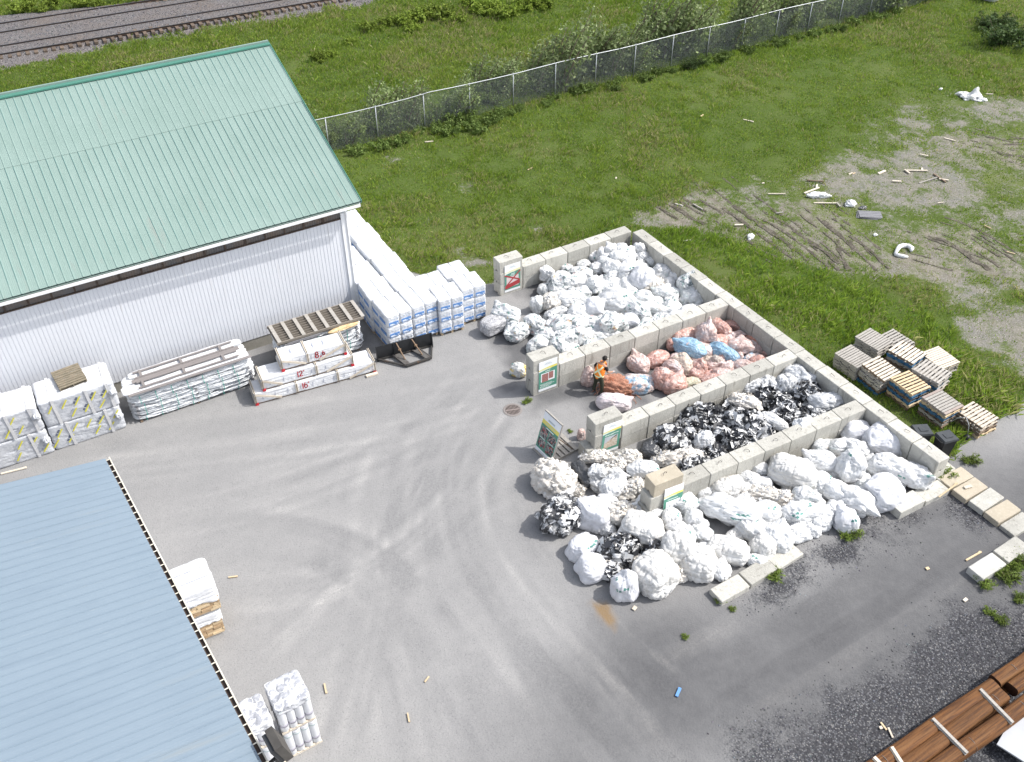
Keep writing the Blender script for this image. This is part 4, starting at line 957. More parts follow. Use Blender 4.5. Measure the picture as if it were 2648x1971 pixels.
def longbox(x0, x1, yL, yR, z0, h, dp, label, txt, tx, bands, seed, th=.3):
    ang = math.atan2(yR-yL, x1-x0); L_ = math.hypot(x1-x0, yR-yL)
    o = thing('lettered_long_box', label, 'box', (x0, yL, z0), ang, 'long boxes with red lettering')
    mb = MB(); mb.box((L_/2, dp/2, .03), (L_-.06, dp-.06, .06), 1); me = soft('wrapped_body', L_/2-.01, dp/2, h/2-.025, seed, [MBOXW], n=24, e=26, low=.004, mid=.006, wr=.012, flat=.995)
    link('wrapped_body', me, o, (L_/2, dp/2, .05)); part('base_boards', mb, [MWOODP, MWOODD], o)
    mb = MB()
    def one(nm, c, d, m): q_ = MB(); q_.box(c, d); part(nm, q_, m, o)
    for bx in bands: one('batten', (bx, -.025, h/2+.05), (.09, .045, h*.72), MWOODP); one('batten', (bx, dp/2, h+.03), (.09, dp, .03), MWOODP)
    for ex in (.03, L_-.03): one('batten', (ex, dp/2, h+.025), (.08, dp, .03), MWOODP); one('batten', (ex, -.02, h/2+.02), (.07, .04, h*.6), MWOODP)
    one('batten', (-.02, dp/2, h*.25), (.03, dp, .1), MWOODP)
    for bx in list(bands)+[.03, L_-.03]: one('steel_band', (bx, -.05, h/2+.02), (.018, .008, h), MIR); one('steel_band', (bx, dp/2, h+.05), (.018, dp+.06, .008), MIR)
    mb = MB(); mb.bar((.0, -.04, h*.95), (L_*.21 if seed != 703 else 1.0, -.04, h*.18), .09, .02, up=(0,1,0)); part('diagonal_brace', mb, MWOODP, o); mb = MB(); mb.bar((L_-.0, -.04, h*.95), (L_-(1.15), -.04, h*.14), .09, .02, up=(0,1,0)); part('diagonal_brace', mb, MWOODP, o)
    mb = MB(); r = random.Random(seed); x = .3
    while x < L_-.3:
        mb.quad((x, -.012, h*.35), (x+.035, -.012, h*.38), (x+.04, -.012, h*.72), (x+.005, -.012, h*.69))
        if r.random() < .6: mb.quad((x+.2, dp*.3, h+.032), (x+.24, dp*.3, h+.032), (x+.24, dp*.3+.3, h+.032), (x+.2, dp*.3+.3, h+.032))
        x += r.uniform(.42, .6)
    part('film_print', mb, MSLASHB, o)
    mb = MB(); mb.box((.05, -.02, .03), (.13, .07, .075)); mb.box((L_-.05, -.02, .03), (.13, .07, .075)); part('red_corner', mb, MRED, o)
    letter(o, txt, tx, h*.36, th, -.055 if False else -.016)
longbox(-20.2, -15.17, -1.10, -1.73, 0, .575, .92, "lowest and longest white box, lettered 16' in red", "16'", 1.95, (1.72, 3.45), 701, .27)
longbox(-19.8, -16.02, -1.11, -1.52, .60, .55, .92, "middle white box of the pile, lettered 12' in red", "12'", 1.45, (2.25,), 702, .27)
longbox(-18.88, -16.2, -1.05, -1.37, 1.18, .56, .82, 'topmost and shortest white box, lettered 8.6 in red', '8.6', 1.40, (1.1,), 703, .30)
mb = MB(); mb.box((0, 0, .05), (.5, .14, .08)); o = part('wood_offcut', mb, MWOODP, None, loc=(-15.42, -1.86, 0), rot=(0, 0, -.1)); tag(o, 'short wood offcut under the right end of the longest white box', 'wood')

# ------------------------------------------------------------------ PALLETS OF WHITE BALES with blue labels
TZ = .6
def bale_proto():
    o = thing('bale_stack', 'x', 'bale stack', (0, 0, 0), 0, 'stacked white bales with blue labels')
    mb = MB()
    for x in (-.5, 0, .5): mb.box((x, 0, .05), (.1, 1.4, .09))
    for y in (-.6, -.2, .2, .6): mb.box((0, y, .11), (1.16, .16, .02))
    part('pallet', mb, MWOODT, o)
    for t in range(3):
        for s_ in (0, 1):
            me = soft('bale', .303, .74, TZ/2, 900+t*2+s_, [MBALE], n=14, e=16, low=.02, mid=.025, wr=.02, flat=.985)
            b = link('bale', me, o, (-.295+.59*s_, 0, .12+t*TZ*.985))
            mb = MB(); y = -.752; r = random.Random(t*2+s_)
            x0, x1 = -.215, .235; z0 = .075; z1 = .245
            mb.box(((x0+x1)/2, y, (z0+z1)/2), (x1-x0, .012, z1-z0), 0)
            mb.box((x0+.12, y-.007, z0+.075), (.17, .003, .028), 1); mb.box((x0+.16, y-.007, z0+.035), (.24, .003, .026), 1); mb.box((x1-.115, y-.007, z0+.085), (.004, .003, .11), 1); mb.box((x1-.06, y-.007, z0+.05), (.05, .003, .05), 1)
            mb.box((x0+.10, y, .035), (.13, .008, .028), 2)
            for k in range(4): mb.box((-.2+k*.135, y+.004, .36+.02*(k % 2)), (.06, .012, .035), 2)
            part('label', mb, [MBLABEL, MPW, MBICON], b)
            if s_ == 0:
                mb = MB(); mb.box((-.308, -.30, .16), (.012, .55, .15), 0); mb.box((-.308, .38, .16), (.012, .5, .15), 0); mb.box((-.308, 0, .4), (.012, .9, .04), 2); part('side_label', mb, [MBLABEL, MPW, MBICON], b)
            mb = MB(); mb.quad((-.02, -.28, TZ-.004), (.0, -.28, TZ-.004), (.03, .1, TZ-.001), (.01, .1, TZ-.001)); part('top_seam', mb, MBICON, b)
    return o
proto = bale_proto()
BL = []
for row in range(6):
    yy = -.14+row*1.47
    BL.append((-13.52-.03*row, yy, 1, 'bale stack %s in the column along the gable wall' % ('behind the plow, foremost' if row == 0 else ordn(row)+' from the front')))
    BL.append((-12.28+.03*row-.05*(row % 2), yy+.03, 1, 'bale stack %s in the second column from the gable' % ('foremost' if row == 0 else ordn(row)+' from the front')))
BL += [(-11.08, -.50, 1, 'bale stack in the front row, third from the warehouse, on a visible pallet'), (-9.86, -.30, 1, 'bale stack at the right end of the front row, beside the grey roll'),
       (-11.1, .86, .9, 'bale stack behind the third front stack, with a domed top'), (-9.90, 1.05, .92, 'rearmost bale stack at the right corner of the group')]
for i, (x, y, s_, lb) in enumerate(BL):
    o = proto if i == 0 else copy_tree(proto, (0, 0, 0), 0, lb)
    o.location = (x, y, rnd.uniform(0, .01)); o.rotation_euler = (0, 0, rad(-1.5)+rnd.uniform(-.035, .035)+(-.05 if i >= 12 else 0)); o['label'] = lb; o.scale = (1.0 if i < 12 else .97, 1 if i < 12 else .78, s_)

# ------------------------------------------------------------------ SNOW PLOW blade
p0 = gp(950+290*.0908, 820+1270*.0908); p1 = gp(950+1860*.0908, 820+850*.0908)
PLl = float(np.linalg.norm((p1-p0)[:2])); pr_ = math.atan2(p1[1]-p0[1], p1[0]-p0[0])
pl = thing('plow_blade', 'black snow plow blade standing on its frame before the bale stacks', 'snow plow', tuple(p0), pr_)
mb = MB(); prof = [(.05-.05*math.sin(t*math.pi), .04+t*.68) for t in [i/8 for i in range(9)]]
prof2 = [(y+.03, z) for y, z in prof[::-1]]
mb.prism(prof+prof2, 0, PLl)
part('moldboard', mb, MBK, pl)
mb = MB()
for x in (.01, PLl*.31, PLl*.69, PLl-.01): mb.prism([(-.06, .02), (.08, .02), (.05, .4), (.08, .74), (.0, .72), (-.05, .3)], x-.02, x+.02)
part('rib', mb, MBK, pl)
mb = MB(); A = (PLl*.40, -.88, .10); B_ = (PLl*.86, -.80, .10)
mb.bar(A, B_, .10, .08); mb.bar((.05, .02, .08), A, .07, .07); mb.bar((PLl-.03, .02, .08), B_, .07, .07); mb.box((PLl/2, .05, .06), (PLl-.05, .08, .1)); part('frame', mb, MIR, pl)
mb = MB(); mb.add([(PLl*.28, .0, .13), (PLl*.40, .0, .13), (PLl*.475, -.86, .16), (PLl*.385, -.86, .16)], [(0, 3, 2, 1)]); mb.add([(PLl*.62, .0, .13), (PLl*.75, .0, .13), (PLl*.86, -.80, .16), (PLl*.76, -.80, .16)], [(0, 3, 2, 1)])
for xa, xb, yb in ((.28, .385, -.86), (.75, .86, -.8)): mb.bar((PLl*xa, 0, .10), (PLl*xb, yb, .12), .03, .12)
part('push_arm', mb, mat('worn_steel', (.12,.115,.11), .6, [('n',7,.45,.7,(.07,.06,.055))]), pl)
for xa, xb in ((.36, .43), (.635, .74)):
    mb = MB(); mb.tube([(PLl*xa, .03, .70), (PLl*xb, -.52, .16)], .03, 6); mb.box((PLl*(xa*.6+xb*.4), -.19, .48), (.12, .05, .07)); part('trip_spring_rod', mb, mat('rusty_rod', (.20,.13,.08), .6), pl)

# ------------------------------------------------------------------ ROLL PALLETS and covered lumber beside the blue roof
def roll_pallet(x, y, z, nx_, ny_, label, top, seed, h=1.1):
    o = thing('roll_pallet', label, 'roll pallet', (x, y, z), rad(-88+90)-.03, 'pallets of upright wrapped rolls'); r = random.Random(seed)
    mb = MB(); d = .24; wx, wy = nx_*d, ny_*d
    for k in range(5): mb.box((-wx/2+(k+.5)*wx/5, 0, .10), (wx/5*.8, wy+.02, .02))
    for yy in (-wy/2+.04, 0, wy/2-.04): mb.box((0, yy, .045), (wx+.02, .06, .085))
    part('pallet', mb, MWOODP, o)
    for i in range(nx_):
        for j in range(ny_):
            mb = MB(); R = .116; hh = h+r.uniform(-.012, .012); c = ((i-(nx_-1)/2)*d, (j-(ny_-1)/2)*d, .115)
            R = .131; mb.lathe([(R*.92, 0), (R, .03), (R, hh-.02), (R*.97, hh)], 14, c); mb.m = [0]*len(mb.f)
            mb.lathe([(R*1.01, .22), (R*1.01, .34)], 14, c, 1); mb.lathe([(R*1.01, hh-.18), (R*1.01, hh-.12)], 14, c, 2)
            mb.lathe([(R*.86, hh+.002), (R*.8, hh+.004)], 12, c, 3)
            part('roll', mb, [MROLL, MROLLB, MROLLT, MROLLD], o, True)
    if top:
        me = soft('film_hood', wx/2+.025, wy/2+.025, .17, seed+60, [MROLLF], n=18, e=9, low=.03, mid=.05, wr=.05, flat=.98); link('film_hood', me, o, (0, 0, h-.195))
        mb = MB()
        for i in range(nx_):
            for j in range(ny_):
                if r.random() < .75:
                    c = ((i-(nx_-1)/2)*d, (j-(ny_-1)/2)*d, h+.125); n = 9; ph = r.random()
                    pts = [(c[0]+.122*math.cos(2*math.pi*(k+ph)/n)*r.uniform(.9, 1.08), c[1]+.122*math.sin(2*math.pi*(k+ph)/n)*r.uniform(.9, 1.08), c[2]+r.uniform(-.01, .015)) for k in range(n)]; mb.tube(pts+[pts[0]], .009, 4, cap=False)
        part('film_ridges', mb, MRIM, o, True)
    return o
for (x, y, nx_, ny_, nm) in ((-24.10, -15.58, 4, 4, 'taller pallet clear of the blue roof'), (-25.22, -15.66, 4, 4, 'pallet half under the blue eave')):
    roll_pallet(x, y, 0, nx_, ny_, 'lower tier of upright white rolls, on the %s' % nm, False, int(abs(x)), 1.1)
    roll_pallet(x-.02, y+.02, 1.24, nx_, ny_, 'upper tier of film-wrapped white rolls, on the %s' % nm, True, int(abs(x))+9, 1.12 if x > -25 else .98)
def lumber(x0, x1, y0, y1, z0, zc, z1, label, seed):
    o = thing('covered_lumber_bundle', label, 'lumber bundle', (x0, y0, z0), rad(-2.0), 'white covered lumber by the blue roof'); r = random.Random(seed)
    Lx, Dy = x1-x0, y1-y0; H = z1-z0; hb = zc-z0
    mb = MB(); mb.box((Lx/2, Dy/2, .045), (Lx-.1, Dy-.1, .09)); part('bearer', mb, MWOODG, o)
    mb = MB(); z = .10
    while z < hb+.12:
        y = .0
        mb2h = .095
        x = .02
        while x < Lx-.05:
            w = r.uniform(.22, .5); w = min(w, Lx-.02-x); mb.box((x+w/2, r.uniform(.0, .03)+.15, z+mb2h/2), (w-.012, .3, mb2h-.01), r.randrange(2)); x += w
        y = .31
        while y < Dy-.02:
            mb.box((Lx-.3+r.uniform(-.02, .02), y+.045, z+mb2h/2), (.55, .085, mb2h-.01), r.randrange(2)); y += .092
        z += mb2h
    mb.box((Lx/2-.1, Dy/2, hb/2+.05), (Lx-.3, Dy-.3, hb-.02)); part('timber_ends', mb, [MWOODT, mat('dark_timber', (.36,.25,.15), .85, [('n',6,.4,.7,(.46,.34,.21))])], o)
    me = soft('white_cover', Lx/2+.02, Dy/2+.02, (H-hb)/2, seed, [MWRAPTOP], n=22, e=12, low=.01, mid=.02, wr=.025, flat=.98)
    v = np.zeros(len(me.vertices)*3, np.float32); me.vertices.foreach_get('co', v); v = v.reshape(-1, 3); low = v[:, 2] < .1
    v[low, 2] += .12*np.sin(v[low, 0]*4.3+seed)+.05*np.sin(v[low, 1]*6); me.vertices.foreach_set('co', v.ravel()); me.update()
    link('white_cover', me, o, (Lx/2, Dy/2, hb))
    mb = MB()
    for y in (Dy*.33, Dy*.66): mb.box((Lx/2, y, H+.006), (Lx, .012, .012))
    part('strap', mb, MSLASHB, o)
lumber(-26.55, -24.74, -10.92, -9.72, 0, .62, 1.22, 'lower lumber bundle with a loose white cover, by the blue roof', 31)
lumber(-26.55, -24.64, -10.98, -9.74, 1.24, 1.72, 2.5, 'upper lumber bundle with a smooth white cover, by the blue roof', 32)

# ------------------------------------------------------------------ BAGS of farm plastic, twine and net
WH = (.655,.66,.662)
MMARK = mat('green_print_mark', (.10,.25,.22), .5)
def film(m):
    b_ = m.node_tree.nodes['Principled BSDF']; b_.inputs['Subsurface Weight'].default_value = .35; b_.inputs['Subsurface Radius'].default_value = (.12, .12, .12); b_.inputs['Subsurface Scale'].default_value = 1.0
MB_ = {
 'clean': [mat('white_film', WH, .42, [('n',1.8,.45,.72,(.56,.565,.57)),('n',7,.57,.70,(.47,.475,.48)),('n',3,.64,.7,(.66,.645,.62))], .35, 8, vary=.07, spec=.5), MMARK],
 'mixed': [mat('printed_white_film', (.66,.665,.668), .33, [('n',2.2,.45,.62,(.52,.535,.53)),('n',4,.57,.68,(.36,.44,.43),(1,1,2.2)),('n',2.6,.62,.72,(.53,.47,.39)),('n',6,.655,.70,(.12,.155,.16),(1,2.2,1))], .35, 8, vary=.06, spec=.5), MMARK],
 'print': [mat('dark_printed_film', (.64,.645,.65), .33, [('n',3.0,.46,.6,(.50,.515,.515)),('n',4.5,.55,.60,(.17,.20,.21),(1,2.0,1)),('n',2.6,.64,.69,(.52,.38,.20)),('n',7,.60,.64,(.17,.31,.28)),('n',4,.64,.68,(.60,.40,.37))], .35, 8, spec=.5), MMARK],
 'woven': [mat('white_woven_sack', (.635,.64,.665), .6, [('n',1.4,.45,.75,(.55,.555,.585)),('n',6,.62,.75,(.52,.52,.54))], .3, 7), MMARK],
 'cream': [mat('cream_baled_film', (.62,.595,.55), .5, [('n',4,.45,.7,(.54,.495,.44)),('n',11,.58,.68,(.38,.34,.31)),('n',2.3,.60,.70,(.70,.70,.70)),('n',6,.68,.72,(.42,.25,.22))], .5, 12, vary=.05), MMARK],
 'net': [mat('netted_white_film', (.635,.63,.615), .5, [('n',3,.45,.7,(.53,.515,.485)),('n',8,.60,.68,(.46,.445,.42))], .4, 9, vary=.04), MMARK],
 'bw': [mat('black_and_white_film', (.60,.605,.61), .35, [('n',3.0,.47,.50,(.028,.029,.032),(1,1.8,.7)),('n',6.5,.565,.585,(.028,.029,.032)),('v',7,.86,.88,(.24,.245,.25)),('n',7,.64,.70,(.56,.53,.47))], .7, 9, spec=.6), MMARK],
 'black': [mat('black_film', (.022,.023,.026), .3, [('n',5,.56,.66,(.10,.105,.11)),('v',7,.86,.88,(.62,.63,.63))], .8, 9, spec=.7), MMARK],
 'dkroll': [mat('dark_grey_film', (.045,.047,.052), .3, [('n',6,.52,.68,(.12,.125,.13),(1,6,6))], .6, 9, spec=.6), MMARK],
 'cleargrey': [mat('clear_grey_film', (.42,.43,.44), .25, [('n',4.5,.48,.56,(.76,.77,.78)),('n',6,.56,.62,(.13,.135,.145)),('n',12,.64,.7,(.75,.76,.78))], .7, 8, spec=.7), MMARK],
 'whgrey': [mat('white_film_with_grey', (.60,.61,.62), .3, [('n',2.2,.54,.60,(.33,.34,.355)),('n',7,.6,.7,(.56,.57,.585))], .6, 7, spec=.6), MMARK],
 'salmon': [mat('salmon_twine', (.42,.205,.165), .36, [('n',14,.40,.60,(.50,.31,.265)),('n',3.4,.50,.66,(.58,.44,.405)),('n',22,.56,.66,(.64,.56,.535)),('n',3.4,.66,.70,(.17,.16,.155))], .45, 16, vary=.07, spec=.6), MMARK],  # pale flecks paint glints of the film into the twine colour
 'palepink': [mat('pale_pink_twine', (.48,.335,.30), .36, [('n',12,.42,.64,(.55,.44,.41)),('n',3.2,.5,.66,(.72,.65,.64)),('n',5,.66,.72,(.30,.36,.40))], .7, 14, vary=.05, spec=.6), MMARK],
 'paletwine': [mat('pale_lilac_sack', (.66,.595,.61), .6, [('n',2.5,.48,.7,(.56,.48,.46)),('n',14,.5,.7,(.72,.67,.68),(1,5,5))], .5, 10), MMARK],
 'blue': [mat('blue_twine', (.17,.32,.46), .36, [('n',14,.40,.60,(.30,.44,.55)),('n',26,.58,.68,(.56,.66,.75)),('n',3.5,.66,.71,(.50,.36,.33)),('n',5,.69,.73,(.04,.06,.08))], .7, 16, spec=.6), MMARK],
 'bluemix': [mat('blue_and_pink_twine', (.22,.35,.47), .4, [('n',3.2,.46,.54,(.58,.45,.41)),('n',14,.5,.66,(.60,.62,.64)),('n',5,.66,.71,(.05,.08,.10))], .7, 14, spec=.6), MMARK],
 'orange': [mat('orange_red_twine', (.55,.23,.15), .4, [('n',3,.48,.6,(.52,.29,.24)),('n',14,.48,.66,(.66,.45,.38)),('n',5,.68,.72,(.06,.06,.06))], .7, 16, spec=.6), MMARK],
 'beige': [mat('beige_twine', (.50,.40,.33), .5, [('n',5,.45,.65,(.60,.52,.45)),('n',3,.64,.69,(.19,.20,.20)),('n',20,.58,.7,(.68,.63,.58))], .7, 14, spec=.5), MMARK],
 'brown': [mat('grey_brown_twine', (.36,.31,.275), .45, [('n',6,.45,.65,(.48,.43,.39)),('n',14,.6,.7,(.62,.59,.56))], .7, 14, spec=.6), MMARK],
 'green': [mat('pale_green_twine', (.42,.41,.30), .5, [('n',4,.45,.6,(.56,.44,.34)),('n',14,.5,.7,(.60,.58,.50))], .7, 14, spec=.5), MMARK],
 'yellowmix': [mat('yellow_and_teal_film', (.60,.60,.58), .35, [('n',2,.48,.53,(.62,.47,.16)),('n',3,.6,.65,(.12,.30,.28)),('n',5,.62,.68,(.45,.36,.26))], .6, 7, spec=.6), MMARK],
 'greyfoil': [MFOIL, MMARK],
}
for k_ in ('clean', 'mixed', 'woven', 'net', 'whgrey', 'cream'): film(MB_[k_][0])
KD = {'clean': ('white film bag', dict(wr=.05, low=.22, mid=.08, n=26)), 'mixed': ('white bag with coloured contents', dict(wr=.05, low=.22, mid=.09, n=26)), 'print': ('clear bag of dark printed film', dict(wr=.05, low=.2, mid=.08, n=26)), 'woven': ('clean white woven sack', dict(wr=.032, low=.17, mid=.07, n=26, e=2.9)),
      'cream': ('lumpy cream-white film bale', dict(lumps=150, lamp=.13, wr=.05, mid=.1, n=32)), 'net': ('white film bale quilted by its net', dict(quilt=5.0, qamp=.085, n=36, wr=.03, e=3.2)), 'bw': ('torn black and white film bale', dict(lumps=46, lamp=.19, crisp=.15, wr=.09, mid=.14, n=30)),
      'black': ('crumpled black film heap', dict(lumps=60, lamp=.14, crisp=.12, wr=.10, mid=.12, n=24)), 'dkroll': ('black film roll', dict(wr=.05, e=3.2)), 'cleargrey': ('clear bag of greyish film', dict(wr=.07)), 'whgrey': ('white film bag with grey patches', dict(wr=.065, low=.17, mid=.1, n=26)),
      'salmon': ('salmon pink twine bag', dict(wr=.045)), 'palepink': ('pale pink twine bag', dict(wr=.05)), 'paletwine': ('long pale lilac sack', dict(wr=.05)), 'blue': ('blue twine bag', dict(wr=.045)), 'bluemix': ('blue and pink twine bag', dict(wr=.05)),
      'orange': ('orange-red twine bag', dict(wr=.05)), 'beige': ('beige twine bag', dict(wr=.05)), 'brown': ('grey-brown twine bag', dict(wr=.05)), 'green': ('pale green and orange twine bag', dict(wr=.05)), 'yellowmix': ('bag of yellow and teal film', dict(wr=.07)), 'greyfoil': ('grey crinkled film roll', dict(wr=.03, e=5, low=.05))}
ZT = {'a': (1200,550,.3208), 'r': (1840,740,.18157), 'd': (1700,850,.3208), 'c': (1300,950,.27236), 'e': (1300,1150,.27236), 'f': (1700,1150,.4297)}
B1, B2, B3, B4, B5 = 'far bay', 'twine bay', 'black film bay', 'front bay', 'front heap'
